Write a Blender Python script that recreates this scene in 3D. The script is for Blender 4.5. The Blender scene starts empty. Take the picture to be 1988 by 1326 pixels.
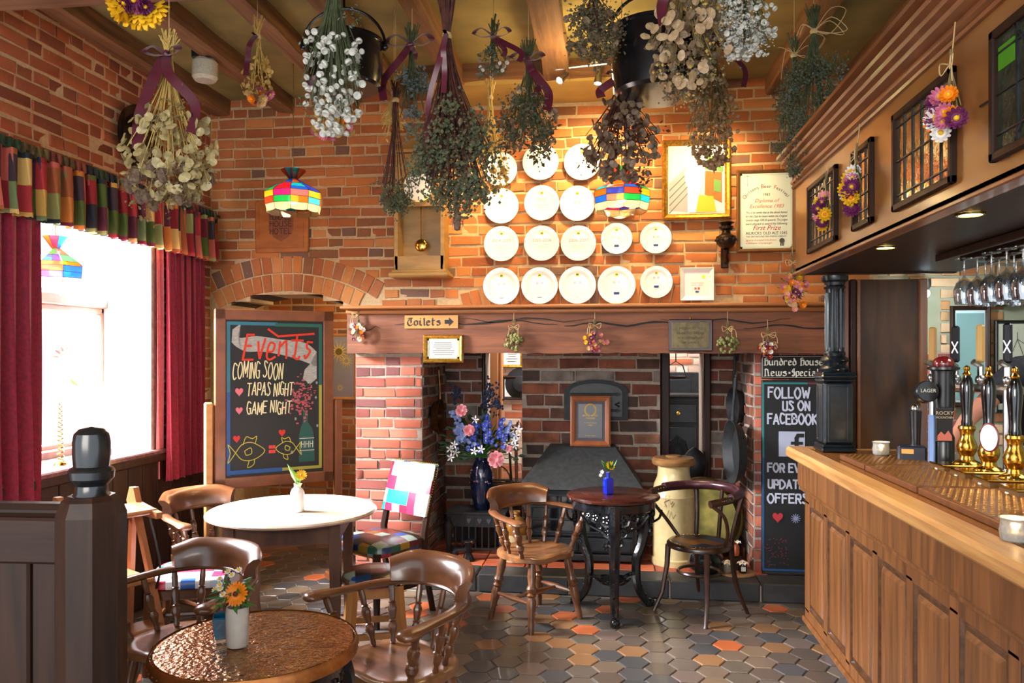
import bpy, math, random
from mathutils import Vector as V, Matrix
R = random.Random(11)
rad = math.radians
sc = bpy.context.scene
C = sc.collection
# ------------------------------------------------------------ camera, world, light, exposure
TH = rad(7.06); F = 1510.0; EYE = 1.6
cam_d = bpy.data.cameras.new('camera'); cam = bpy.data.objects.new('camera', cam_d); C.objects.link(cam)
cam_d.sensor_width = 36; cam_d.lens = F * 36 / 1988; cam_d.shift_y = 27 / 1988; cam_d.clip_start = .05
cam.location = (0, 0, EYE); cam.rotation_euler = (rad(90), 0, TH); sc.camera = cam
sc.view_settings.view_transform = 'Standard'; sc.view_settings.look = 'None'
sc.view_settings.exposure = 0.55; sc.view_settings.gamma = 1; sc.view_settings.use_curve_mapping = False
w = bpy.data.worlds.new('world'); sc.world = w; w.use_nodes = True
bg = w.node_tree.nodes['Background']; bg.inputs[0].default_value = (.86, .93, 1, 1); bg.inputs[1].default_value = 1.45
def lamp(name, kind, loc, energy, col=(1, 1, 1), size=.1, to=None, spot=60, blend=.5, sy=None):
    l = bpy.data.lights.new(name, kind); o = bpy.data.objects.new(name, l); C.objects.link(o)
    l.energy = energy; l.color = col; o.location = loc
    if kind == 'AREA':
        l.size = size
        if sy: l.shape = 'RECTANGLE'; l.size_y = sy
    elif kind == 'SPOT': l.spot_size = rad(spot); l.spot_blend = blend; l.shadow_soft_size = size
    elif kind == 'SUN': l.angle = size
    else: l.shadow_soft_size = size
    if to is not None: o.rotation_euler = (V(to) - V(loc)).to_track_quat('-Z', 'Y').to_euler()
    return o
WARM = (1, .70, .30)
lamp('window_daylight', 'AREA', (-4.5, 3.9, 3.0), 3600, (.95, .97, 1), 2.2, (-1.7, 4.0, .75), sy=1.6)
lamp('rear_fill_light', 'AREA', (-1.2, -2.0, 2.0), 88, (1, .93, .84), 2.4, (0, 4, .9), sy=1.6)  # soft fill added behind the camera, in place of unseen rear windows
lamp('spot_light_plates', 'SPOT', (-.1, 5.0, 3.34), 92, WARM, .05, (-.05, 5.5, 2.25), 130, .9)
lamp('spot_light_flowers', 'SPOT', (-.85, 5.0, 3.2), 60, WARM, .04, (-.95, 5.5, 2.7), 80, .9)
lamp('spot_light_painting', 'SPOT', (.72, 5.0, 3.2), 38, WARM, .04, (.72, 5.5, 2.7), 95, .9)
lamp('ceiling_uplight', 'POINT', (-.1, 4.5, 3.15), 16, WARM, .08)
lamp('passage_light', 'POINT', (-2.0, 6.3, 2.1), 12, (1, .75, .4), .1)
lamp('far_room_light', 'AREA', (-.2, 7.0, 2.4), 45, (1, .97, .92), 1.2, (-.2, 7.6, 1.2))
lamp('back_bar_light', 'SPOT', (1.95, 4.95, 2.0), 16, (.85, .93, 1), .03, (2.15, 5.5, 1.6), 120, .6)
lamp('bar_working_light', 'AREA', (2.3, 3.4, 2.5), 14, (1, .9, .75), .8, (1.9, 3.2, 1.0))
for x, y in ((1.10, 2.535), (1.10, 3.27)):
    lamp('canopy_downlight', 'SPOT', (x, y, 2.0), 14, (1, .85, .55), .03, (x + .1, y, 0), 120, .7)
# ------------------------------------------------------------ pixel -> point on a plane of the room
def ray(px, py):
    u = (px - 994) / F; v = (690 - py) / F
    return V((-math.sin(TH) + u * math.cos(TH), math.cos(TH) + u * math.sin(TH), v))
EY = V((0, 0, EYE))
def atD(px, py, d): return EY + ray(px, py) * d
def atY(px, py, Y): r = ray(px, py); return EY + r * (Y / r.y)
def atX(px, py, X): r = ray(px, py); return EY + r * (X / r.x)
def atZ(px, py, Z): r = ray(px, py); return EY + r * ((Z - EYE) / r.z)
def proj(p):
    r = p.x * math.cos(TH) + p.y * math.sin(TH); d = -p.x * math.sin(TH) + p.y * math.cos(TH)
    d = max(d, .05); return 994 + F * r / d, 690 - F * (p.z - EYE) / d, d
# ------------------------------------------------------------ mesh builder
class MB:
    def __init__(s): s.v = []; s.f = []; s.mi = []; s.m = 0; s.M = None; s.flat = []
    def add(s, vs, fs, M=None):
        b = len(s.v)
        MM = s.M @ M if (s.M is not None and M is not None) else (M if M is not None else s.M)
        if MM is not None: vs = [MM @ V(p) for p in vs]
        s.v.extend([tuple(p) for p in vs]); s.f.extend([tuple(i + b for i in f) for f in fs]); s.mi.extend([s.m] * len(fs)); return s
    def box(s, c, d, b=0, M=None):
        x, y, z = [k / 2 for k in d]
        if b <= 0:
            vs = [(c[0] + i * x, c[1] + j * y, c[2] + k * z) for i in (-1, 1) for j in (-1, 1) for k in (-1, 1)]
            return s.add(vs, [(0, 1, 3, 2), (4, 6, 7, 5), (0, 4, 5, 1), (2, 3, 7, 6), (0, 2, 6, 4), (1, 5, 7, 3)], M)
        b = min(b, x * .9, y * .9, z * .9); vs = []; idx = {}
        for i in (-1, 1):
            for j in (-1, 1):
                for k in (-1, 1):
                    for a in range(3):
                        q = [i * x, j * y, k * z]
                        for e in range(3):
                            if e != a: q[e] -= (i, j, k)[e] * b
                        idx[(i, j, k, a)] = len(vs); vs.append((c[0] + q[0], c[1] + q[1], c[2] + q[2]))
        fs = []
        for a in range(3):
            o = [e for e in range(3) if e != a]
            for sg in (-1, 1):
                f = []
                for p, q in ((-1, -1), (1, -1), (1, 1), (-1, 1)):
                    t = [0, 0, 0]; t[a] = sg; t[o[0]] = p; t[o[1]] = q; f.append(idx[(*t, a)])
                fs.append(tuple(f))
        for a in range(3):
            o = [e for e in range(3) if e != a]
            for p in (-1, 1):
                for q in (-1, 1):
                    t1 = [0, 0, 0]; t2 = [0, 0, 0]; t1[a] = -1; t2[a] = 1
                    for t in (t1, t2): t[o[0]] = p; t[o[1]] = q
                    fs.append((idx[(*t1, o[0])], idx[(*t1, o[1])], idx[(*t2, o[1])], idx[(*t2, o[0])]))
        for i in (-1, 1):
            for j in (-1, 1):
                for k in (-1, 1): fs.append(tuple(idx[(i, j, k, a)] for a in range(3)))
        return s.add(vs, fs, M)
    def lathe(s, prof, n=16, c=(0, 0, 0), M=None, cap=True, sx=1, sy=1):
        vs = []; fs = []
        for r, z in prof:
            for k in range(n):
                a = 2 * math.pi * k / n; vs.append((c[0] + r * math.cos(a) * sx, c[1] + r * math.sin(a) * sy, c[2] + z))
        for i in range(len(prof) - 1):
            for k in range(n):
                k2 = (k + 1) % n; fs.append((i * n + k, i * n + k2, (i + 1) * n + k2, (i + 1) * n + k))
        if cap: fs.append(tuple(range(n - 1, -1, -1))); fs.append(tuple((len(prof) - 1) * n + k for k in range(n)))
        return s.add(vs, fs, M)
    def tube(s, pts, r, n=6, cap=True, flat=1.0):
        pts = [V(p) for p in pts]
        rs = r if isinstance(r, (list, tuple)) else [r] * len(pts)
        vs = []; fs = []; up = None
        for i, p in enumerate(pts):
            t = (pts[min(i + 1, len(pts) - 1)] - pts[max(i - 1, 0)])
            if t.length < 1e-9: t = V((0, 0, 1))
            t.normalize()
            if up is None: up = V((0, 0, 1)) if abs(t.z) < .9 else V((1, 0, 0))
            a = t.cross(up)
            if a.length < 1e-6: a = t.cross(V((0, 1, 0)))
            a.normalize(); b = a.cross(t); b.normalize(); up = b if abs(t.z) > .9 else up
            for k in range(n):
                g = 2 * math.pi * k / n; vs.append(p + a * (rs[i] * math.cos(g)) + b * (rs[i] * math.sin(g) * flat))
        for i in range(len(pts) - 1):
            for k in range(n):
                k2 = (k + 1) % n; fs.append((i * n + k, i * n + k2, (i + 1) * n + k2, (i + 1) * n + k))
        if cap and n > 2: fs.append(tuple(range(n - 1, -1, -1))); fs.append(tuple((len(pts) - 1) * n + k for k in range(n)))
        return s.add(vs, fs)
    def turned(s, p, q, prof, n=10):
        p = V(p); q = V(q); d = q - p; M = Matrix.Translation(p) @ d.to_track_quat('Z', 'Y').to_matrix().to_4x4()
        return s.lathe([(r, q * d.length) for r, q in prof], n, M=M)
    def prism(s, poly, a, b, axis='z', M=None):
        n = len(poly)
        def P(u, w, t): return (u, w, t) if axis == 'z' else ((u, t, w) if axis == 'y' else (t, u, w))
        vs = [P(u, w, a) for u, w in poly] + [P(u, w, b) for u, w in poly]
        fs = [tuple(range(n - 1, -1, -1)), tuple(range(n, 2 * n))] + [(i, (i + 1) % n, n + (i + 1) % n, n + i) for i in range(n)]
        return s.add(vs, fs, M)
    def sphere(s, c, r, n=10, m=6, sc=(1, 1, 1), M=None):
        prof = [(math.sin(math.pi * i / m), -math.cos(math.pi * i / m)) for i in range(m + 1)]
        vs = []; fs = []
        for rr, z in prof[1:-1]:
            for k in range(n):
                a = 2 * math.pi * k / n; vs.append((c[0] + r * rr * math.cos(a) * sc[0], c[1] + r * rr * math.sin(a) * sc[1], c[2] + r * z * sc[2]))
        L = len(vs); vs += [(c[0], c[1], c[2] - r * sc[2]), (c[0], c[1], c[2] + r * sc[2])]
        for i in range(m - 2):
            for k in range(n):
                k2 = (k + 1) % n; fs.append((i * n + k, i * n + k2, (i + 1) * n + k2, (i + 1) * n + k))
        for k in range(n): fs.append((L, (k + 1) % n, k)); fs.append((L + 1, (m - 2) * n + k, (m - 2) * n + (k + 1) % n))
        return s.add(vs, fs, M)
    def octa(s, c, r):
        x, y, z = c
        a, b, d = [r * R.uniform(.6, 1.3) for _ in range(3)]
        return s.add([(x + a, y, z), (x, y + b, z), (x - a, y, z), (x, y - b, z), (x, y, z + d), (x, y, z - d)],
                     [(0, 1, 4), (1, 2, 4), (2, 3, 4), (3, 0, 4), (1, 0, 5), (2, 1, 5), (3, 2, 5), (0, 3, 5)])
    def leaf(s, c, d, wd, ln, th=0):
        c = V(c); d = V(d).normalized(); a = d.cross(V((R.uniform(-1, 1), R.uniform(-1, 1), R.uniform(-1, 1)))).normalized()
        nn = d.cross(a) * (ln * .12)
        return s.add([c, c + d * ln * .45 + a * wd / 2 + nn, c + d * ln, c + d * ln * .45 - a * wd / 2 + nn], [(0, 1, 2, 3)])
    def ribbon(s, pts, wd, nrm=(0, -1, 0)):
        pts = [V(p) for p in pts]; nrm = V(nrm); vs = []; fs = []
        ws = wd if isinstance(wd, (list, tuple)) else [wd] * len(pts)
        for i, p in enumerate(pts):
            t = (pts[min(i + 1, len(pts) - 1)] - pts[max(i - 1, 0)]).normalized(); a = t.cross(nrm)
            if a.length < .1: a = V((1, 0, 0))
            a.normalize(); vs += [p - a * ws[i] / 2, p + a * ws[i] / 2]
        for i in range(len(pts) - 1): fs.append((2 * i, 2 * i + 1, 2 * i + 3, 2 * i + 2))
        return s.add(vs, fs)
    def mesh(s, name, mats, smooth=35):
        me = bpy.data.meshes.new(name); me.from_pydata(s.v, [], s.f)
        for m in (mats if isinstance(mats, (list, tuple)) else [mats]): me.materials.append(m)
        me.polygons.foreach_set('material_index', s.mi)
        if smooth:
            me.polygons.foreach_set('use_smooth', [True] * len(s.f)); me.set_sharp_from_angle(angle=rad(smooth))
        me.update(); return me
    def build(s, name, mats, parent=None, loc=None, rot=None, smooth=35, **tags):
        o = bpy.data.objects.new(name, s.mesh(name, mats, smooth)); C.objects.link(o)
        if parent is not None: o.parent = parent
        if loc is not None: o.location = loc
        if rot is not None: o.rotation_euler = rot
        for k, v in tags.items():
            if v: o[k] = v
        return o
def bez(pts, k=6):
    pts = [V(p) for p in pts]; out = []
    for i in range(len(pts) - 1):
        p0 = pts[max(i - 1, 0)]; p1 = pts[i]; p2 = pts[i + 1]; p3 = pts[min(i + 2, len(pts) - 1)]
        for j in range(k):
            t = j / k; out.append(.5 * ((2 * p1) + (p2 - p0) * t + (2 * p0 - 5 * p1 + 4 * p2 - p3) * t * t + (3 * p1 - p0 - 3 * p2 + p3) * t ** 3))
    return out + [pts[-1]]
def thing(name, label, cat, loc=(0, 0, 0), rz=0, group=None):
    o = bpy.data.objects.new(name, None); C.objects.link(o); o.empty_display_size = .1
    o.location = loc; o.rotation_euler = (0, 0, rz); o['label'] = label; o['category'] = cat
    if group: o['group'] = group
    return o
def struct(name): 
    o = bpy.data.objects.new(name, None); C.objects.link(o); o['kind'] = 'structure'; return o
def dup(root, loc=None, rz=None, label=None, group=None):
    kids = {}
    for o in list(root.children_recursive): kids.setdefault(o.parent.name, []).append(o)
    def cp(o, par):
        c = o.copy(); C.objects.link(c)
        if par is not None: c.parent = par
        for ch in kids.get(o.name, []): cp(ch, c)
        return c
    r = cp(root, None)
    if loc is not None: r.location = loc
    if rz is not None: r.rotation_euler = (r.rotation_euler.x, r.rotation_euler.y, rz)
    if label: r['label'] = label
    if group: r['group'] = group
    return r
def inst(me, name, parent, M=None, loc=None):
    o = bpy.data.objects.new(name, me); C.objects.link(o); o.parent = parent
    if M is not None: o.matrix_local = M
    if loc is not None: o.location = loc
    return o
# ------------------------------------------------------------ materials
def lin(c):
    if isinstance(c, str): c = [int(c[i:i + 2], 16) / 255 for i in (0, 2, 4)]
    return tuple((x / 12.92 if x <= .04045 else ((x + .055) / 1.055) ** 2.4) for x in c[:3]) + (1,)
class NT:
    def __init__(s, name):
        s.m = bpy.data.materials.new(name); s.m.use_nodes = True; s.t = s.m.node_tree; s.b = s.t.nodes['Principled BSDF']
    def n(s, t, **k):
        x = s.t.nodes.new(t)
        for a, b in k.items():
            if a.startswith('i_'): x.inputs[int(a[2:]) if a[2:].isdigit() else a[2:]].default_value = b
            else: setattr(x, a, b)
        return x
    def l(s, a, b): s.t.links.new(a, b)
    def pos(s, scale, obj=False):
        g = s.n('ShaderNodeTexCoord').outputs['Object'] if obj else s.n('ShaderNodeNewGeometry').outputs['Position']
        mp = s.n('ShaderNodeMapping'); mp.inputs['Scale'].default_value = scale; s.l(g, mp.inputs['Vector']); return mp.outputs[0]
    def ramp(s, fac, stops, const=False):
        r = s.n('ShaderNodeValToRGB'); e = r.color_ramp.elements
        if const: r.color_ramp.interpolation = 'CONSTANT'
        e[0].position = stops[0][0]; e[0].color = lin(stops[0][1]); e[1].position = stops[-1][0]; e[1].color = lin(stops[-1][1])
        for p, c in stops[1:-1]: x = e.new(p); x.color = lin(c)
        s.l(fac, r.inputs[0]); return r.outputs[0]
    def mix(s, fac, a, b, mode='MIX'):
        x = s.n('ShaderNodeMix', data_type='RGBA', blend_type=mode)
        for inp, val in ((x.inputs[0], fac), (x.inputs[6], a), (x.inputs[7], b)):
            if hasattr(val, 'is_linked'): s.l(val, inp)
            else: inp.default_value = val
        return x.outputs[2]
    def rnd(s):
        g = s.n('ShaderNodeNewGeometry').outputs['Random Per Island']; o = s.n('ShaderNodeObjectInfo').outputs['Random']
        a = s.n('ShaderNodeMath', operation='ADD'); s.l(g, a.inputs[0]); s.l(o, a.inputs[1])
        f = s.n('ShaderNodeMath', operation='FRACT'); s.l(a.outputs[0], f.inputs[0]); return f.outputs[0]
    def bump(s, h, strength=.3, dist=.004):
        b = s.n('ShaderNodeBump'); b.inputs['Strength'].default_value = strength; b.inputs['Distance'].default_value = dist
        s.l(h, b.inputs['Height']); s.l(b.outputs[0], s.b.inputs['Normal'])
MATS = {}
def mat(name, c, c2=None, rough=.5, metal=0, sc_=(30, 30, 30), bump=0, bs=None, coat=0, obj=False, detail=5, spec=None, trans=0, ior=None, emit=0, dist=.003):
    if name in MATS: return MATS[name]
    n = NT(name); b = n.b
    if isinstance(sc_, (int, float)): sc_ = (sc_,) * 3
    if c2 is not None or bump:
        ps = n.pos(sc_, obj); nz = n.n('ShaderNodeTexNoise'); nz.inputs['Scale'].default_value = 1; nz.inputs['Detail'].default_value = detail; n.l(ps, nz.inputs['Vector'])
    if c2 is not None: n.l(n.ramp(nz.outputs[0], [(.34, c), (.66, c2)]), b.inputs['Base Color'])
    else: b.inputs['Base Color'].default_value = lin(c)
    if bump:
        h = nz.outputs[0]
        if bs:
            p2 = n.pos((bs,) * 3 if isinstance(bs, (int, float)) else bs, obj); n2 = n.n('ShaderNodeTexNoise'); n2.inputs['Scale'].default_value = 1; n.l(p2, n2.inputs['Vector']); h = n2.outputs[0]
        n.bump(h, bump, dist)
    b.inputs['Roughness'].default_value = rough; b.inputs['Metallic'].default_value = metal
    if coat: b.inputs['Coat Weight'].default_value = coat; b.inputs['Coat Roughness'].default_value = .15
    if spec is not None: b.inputs['Specular IOR Level'].default_value = spec
    if trans: b.inputs['Transmission Weight'].default_value = trans
    if ior: b.inputs['IOR'].default_value = ior
    if emit: b.inputs['Emission Color'].default_value = lin(c); b.inputs['Emission Strength'].default_value = emit
    MATS[name] = n.m; return n.m
def wood(name, c, c2, axis='x', rough=.4, coat=0, k=14, dark=None):
    if name in MATS: return MATS[name]
    n = NT(name); st = {'x': (1.2, k, k), 'y': (k, 1.2, k), 'z': (k, k, 1.2)}[axis]
    ps = n.pos(st); nz = n.n('ShaderNodeTexNoise'); nz.inputs['Scale'].default_value = 1.6; nz.inputs['Detail'].default_value = 8; nz.inputs['Distortion'].default_value = .7
    n.l(ps, nz.inputs['Vector'])
    ps2 = n.pos(tuple(q * 5 for q in st)); n2 = n.n('ShaderNodeTexNoise'); n2.inputs['Scale'].default_value = 1.5; n2.inputs['Detail'].default_value = 3; n.l(ps2, n2.inputs['Vector'])
    col = n.ramp(nz.outputs[0], [(.3, c), (.7, c2)])
    col = n.mix(n.ramp(n2.outputs[0], [(.42, '000000'), (.62, '606060')]), col, lin(dark or c), 'MIX')
    n.l(col, n.b.inputs['Base Color']); n.bump(n2.outputs[0], .25, .002)
    n.b.inputs['Roughness'].default_value = rough
    if coat: n.b.inputs['Coat Weight'].default_value = coat; n.b.inputs['Coat Roughness'].default_value = .2
    MATS[name] = n.m; return n.m
def pieces(name, cols, rough=.85, grime='3a2c22', ga=.45, bump=.5, bsc=60, coat=0, spots=None):
    n = NT(name); k = len(cols)
    col = n.ramp(n.rnd(), [(i / k, c) for i, c in enumerate(cols)], True)
    ps = n.pos((9, 9, 9)); nz = n.n('ShaderNodeTexNoise'); nz.inputs['Scale'].default_value = 1; nz.inputs['Detail'].default_value = 6; n.l(ps, nz.inputs['Vector'])
    g = lin((ga,) * 3)
    fr = n.ramp(nz.outputs[0], [(.40, '000000'), (.70, ''.join(['%02x' % int(255 * ga)] * 3))])
    col = n.mix(fr, col, lin(grime))
    p2 = n.pos((bsc,) * 3); n2 = n.n('ShaderNodeTexNoise'); n2.inputs['Scale'].default_value = 1; n2.inputs['Detail'].default_value = 5; n.l(p2, n2.inputs['Vector'])
    if spots:
        col = n.mix(n.ramp(n2.outputs[0], [(.66, '000000'), (.76, 'a0a0a0')]), col, lin(spots))
    n.l(col, n.b.inputs['Base Color']); n.bump(n2.outputs[0], bump, .004); n.b.inputs['Roughness'].default_value = rough
    if coat: n.b.inputs['Coat Weight'].default_value = coat
    MATS[name] = n.m; return n.m
def patch(name, cell, cols, rough=.5, off=(0, 0, 0), seam=None):
    n = NT(name); g = n.n('ShaderNodeTexCoord').outputs['Object']
    mp = n.n('ShaderNodeMapping'); mp.inputs['Scale'].default_value = [1 / c for c in cell]; mp.inputs['Location'].default_value = off; n.l(g, mp.inputs[0])
    fl = n.n('ShaderNodeVectorMath', operation='FLOOR'); n.l(mp.outputs[0], fl.inputs[0])
    wn = n.n('ShaderNodeTexWhiteNoise', noise_dimensions='3D'); n.l(fl.outputs[0], wn.inputs['Vector'])
    k = len(cols); n.l(n.ramp(wn.outputs[0], [(i / k, c) for i, c in enumerate(cols)], True), n.b.inputs['Base Color'])
    n.b.inputs['Roughness'].default_value = rough; MATS[name] = n.m; return n.m
brickA = pieces('warm_brick', ['a8602e', 'b46c34', '965026', 'a05a2c', 'b8743c', '80502e', 'aa6434', 'bc7c44', '705040', 'ae6632', '9c5c34', 'b06a3a'], spots='c8b090')
brickL = pieces('side_wall_brick', ['98502e', 'a05632', '8c482a', 'a45e36', '7c4028', '944e2e'], spots='b89a70')
brickP = pieces('pier_brick', ['b5614a', 'a85844', 'c0705a', '8e4c42', '9a5246', 'b86a50', '7c4a48'], grime='8a6a60', ga=.3)
brickF = pieces('sooty_brick', ['7a4030', '8a4a34', '5a3a30', '96563c', '4c3a34', 'a06a50', '6e4638', '8c8078'], grime='2a2018', ga=.8, spots='a89888')
tileM = pieces('quarry_tile', ['62564d', '705f50', '514e4e', '5e5046', 'b8623a', '786450', '4f4c4c', '8a6444', '645950', '6d5d55', '5f554a', '584d45', '494848', '5a5048', '66584c'], rough=.33, grime='3c3430', ga=.35, bump=.12, bsc=25, coat=.25)
hearthT = pieces('hearth_tile', ['b0583a', 'a04c34', 'c06a48', '8c4430'], rough=.5, grime='50342a', ga=.4)
mortar = mat('lime_mortar', 'b0926c', 'bea27c', .95, sc_=40, bump=.6)
mortarD = mat('dull_mortar', '9a8c80', 'aea092', .95, sc_=40, bump=.6)
mortarG = mat('tile_grout', '827c77', '948f8b', .9, sc_=60)
plasterO = mat('olive_ceiling_plaster', '6a6136', '8a7a44', .9, sc_=3, bump=.2, bs=12, dist=.01)
plasterG = mat('pale_green_plaster', '8f9278', '9da088', .9, sc_=5, bump=.2)
plasterY = mat('mustard_plaster', 'a08442', 'b09450', .85, sc_=4, bump=.25, bs=12, dist=.01)
white_reveal = mat('white_painted_reveal', 'e8e6e8', 'd8d8dc', .6, sc_=8)
joistM = wood('rough_joist_wood', '5c3c22', '86603a', 'y', .75, k=18, dark='3c2414')
beamXM = wood('rough_cross_beam_wood', '5c3a22', '845a34', 'x', .75, k=18, dark='3c2414')
mantelM = wood('mantel_oak', '64361c', '8c5230', 'x', .6, k=16, dark='2e180c')
oak = wood('bar_oak', '56341a', '86542c', 'z', .38, .25, k=16, dark='4a2c12')
oakY = wood('bar_top_oak', 'a87440', 'c8965a', 'y', .4, .2, k=22, dark='7a4e24')
canopyW = mat('canopy_varnished_wood', '80502a', '98682f', .3, sc_=(6, 2, 6), coat=.4)
mouldM = mat('cornice_wood', '6e3f24', '7e4a2a', .3, sc_=8, coat=.4)
dark_oak = wood('dark_oak', '1c100a', '351d12', 'z', .5, .08, k=14, dark='180c08')
dark_oakX = wood('dark_oak_rail', '1c100a', '341e16', 'x', .5, .08, k=14, dark='180c08')
chairW = mat('turned_elm', '4e2c18', '6c4226', .28, sc_=(5, 5, 14), coat=.5, obj=True)
seatW = mat('elm_seat', '5e3a20', '7e5432', .3, sc_=(4, 22, 20), coat=.4, obj=True)
darkW = mat('dark_bentwood', '24130c', '3a2014', .3, sc_=12, coat=.4, obj=True)
mahog = mat('mahogany_top', '32150f', '4a2016', .16, sc_=(6, 18, 10), coat=.5, obj=True)
pine = mat('pale_frame_wood', 'b07840', 'c08a50', .5, sc_=(8, 8, 20), obj=True)
tableW = mat('scrubbed_table_wood', 'a88c78', 'c0a894', .32, sc_=(3, 20, 10), coat=.3, obj=True)
tableL = mat('table_leg_wood', '4a2a1c', '63402c', .45, sc_=(14, 14, 4), obj=True)
iron = mat('black_cast_iron', '08090c', '14171d', .16, 0, sc_=50, bump=.5, bs=90, coat=.4)
for _m in (dark_oak, dark_oakX): _m.node_tree.nodes['Principled BSDF'].inputs['Specular IOR Level'].default_value = .22
ironM = mat('matt_black_iron', '17181b', '25262a', .62, .1, sc_=30, bump=.2)
stoveM = mat('stove_black', '1b1e22', '272a2f', .42, .2, sc_=20)
brass = mat('polished_brass', 'c89a3c', 'd8b050', .16, 1, sc_=20)
brassD = mat('aged_brass', '7a6230', '957a44', .4, .9, sc_=20)
gold = mat('gilt_frame', 'a8762a', 'd8a848', .3, .85, sc_=60, bump=.4)
steel = mat('brushed_steel', 'b0b2b6', None, .25, 1)
copper = mat('hammered_copper', '8a5426', 'a87838', .24, .85, sc_=30, bump=1, bs=60, dist=.006)
ribbonM = mat('burgundy_ribbon', '4a0c20', '5a1028', .35, sc_=30)
MATS['burgundy_ribbon'].node_tree.nodes['Principled BSDF'].inputs['Sheen Weight'].default_value = .3
velvet = mat('crimson_velvet', '780a26', '960e30', .75, sc_=60)
velvet.node_tree.nodes['Principled BSDF'].inputs['Sheen Weight'].default_value = .2
china = mat('white_china', 'e4e2e2', None, .15, coat=.5)
glassM = mat('clear_glass', 'ffffff', None, .02, trans=1, ior=1.45)
blueG = mat('cobalt_glass', '1238d8', None, .05, trans=.85, ior=1.45)
tealG = mat('teal_glass', '0a6a90', None, .08, trans=.7, ior=1.45)
paneG = mat('window_glass', 'ffffff', None, .0, trans=1, ior=1.01)
green = mat('leaf_green', '2f5a24', '4a7a30', .55, sc_=30)
twine = mat('raffia', 'b89a68', 'cbb080', .7, sc_=40)
blackP = mat('black_paint', '0c0c0e', None, .4)
inkB = mat('black_ink', '15130f', None, .6)
def flat(h, rough=.7): return mat('paint_' + h, h, None, rough)
def shader_mix(name, c, kind='pane', gl=.06):
    if name in MATS: return MATS[name]
    m = bpy.data.materials.new(name); m.use_nodes = True; t = m.node_tree; t.nodes.clear()
    out = t.nodes.new('ShaderNodeOutputMaterial'); mx = t.nodes.new('ShaderNodeMixShader'); g = t.nodes.new('ShaderNodeBsdfGlossy')
    g.inputs['Roughness'].default_value = .03
    tr = t.nodes.new('ShaderNodeBsdfTransparent'); tr.inputs[0].default_value = lin(c)
    if kind == 'pane':
        t.links.new(tr.outputs[0], mx.inputs[1]); mx.inputs[0].default_value = gl
    else:
        tl = t.nodes.new('ShaderNodeBsdfTranslucent'); tl.inputs[0].default_value = lin(c)
        m2 = t.nodes.new('ShaderNodeMixShader'); m2.inputs[0].default_value = .55
        t.links.new(tr.outputs[0], m2.inputs[1]); t.links.new(tl.outputs[0], m2.inputs[2]); t.links.new(m2.outputs[0], mx.inputs[1]); mx.inputs[0].default_value = gl
    t.links.new(g.outputs[0], mx.inputs[2]); t.links.new(mx.outputs[0], out.inputs[0]); MATS[name] = m; return m
winG = shader_mix('clear_window_pane', 'ffffff', gl=.05)
drinkG = shader_mix('thin_drinking_glass', 'eef4fa', gl=.34)
# ------------------------------------------------------------ stroke lettering (pen strokes turned into thin flat geometry)
CAPS = dict(A='0039 3960 1343', B='0009 ~0939574505 ~0545624000', C='~58391906032051', D='0009 ~09396663300', E='5909 0900 0050 0545', F='5909 0900 0545',
 G='~583919060320505254 5434', H='0009 5059 0555', I='1019', K='0009 5905 1550', L='0900 0050', M='00090932 3269 6960', N='0009 0950 5059',
 O='~2906032040636649 4929', P='0009 ~0949564405', R='0009 ~0949564405 2550', S='~583919173552301001', T='0969 3930', U='~090210405259', V='0930 3069',
 W='0920 2046 4660 6089', Y='0935 3569 3530')
CAPS['D'] = '0009 ~093966633000'
BLK = dict(o='0501 0120 2041 4145 4526 2605', i='05161130 1829', l='08191120', t='19112031 0646', e='05012041 0526 2644 4403', s='45260543412001',
 u='06012041 46414150', n='0600 0426454050', d='05012041442605 4419', r='0600 042645', w='06012031 3631506166', p='060- 052645412001', c='45260501204 1'.replace(' ', ''), a='0526454150 44240201204 1'.replace('204 1', '2041'),
 T='0829496 9'.replace(' ', '') + ' ~380502204062 4842', H='1910 0819 1527475551304- 0020', N='1810 082949585140 60', S='4929061535444130200 1'.replace(' ', '') + ' 3831')
BLK['H'] = '1910 0819 2537565130 0020 1949'; BLK['N'] = '1810 0819485140 5160 0020'; BLK['T'] = '08294969 ~380502204062 4843'
LOW = dict(E='~69290704 49 ~0402206 0'.replace(' ', '')[:0] + '5919 1900 0060 1545', v='~0612 1220 2047', e='~03334536160401205 1'.replace(' ', ''), n='0601 ~0436465150', t='~3932215061 0777', s='~463616143332100 1'.replace(' ', ''))
def glyph(st):
    out = []
    for s in st.split():
        sm = s[0] == '~'; s = s.lstrip('~')
        pts = [(-2 if s[i] == '-' else int(s[i]), -2 if s[i + 1] == '-' else int(s[i + 1])) for i in range(0, len(s) - 1, 2)]
        if sm: pts = [(p.x, p.y) for p in bez([(a, b, 0) for a, b in pts], 4)]
        out.append(pts)
    return out
QN = [0]
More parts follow.
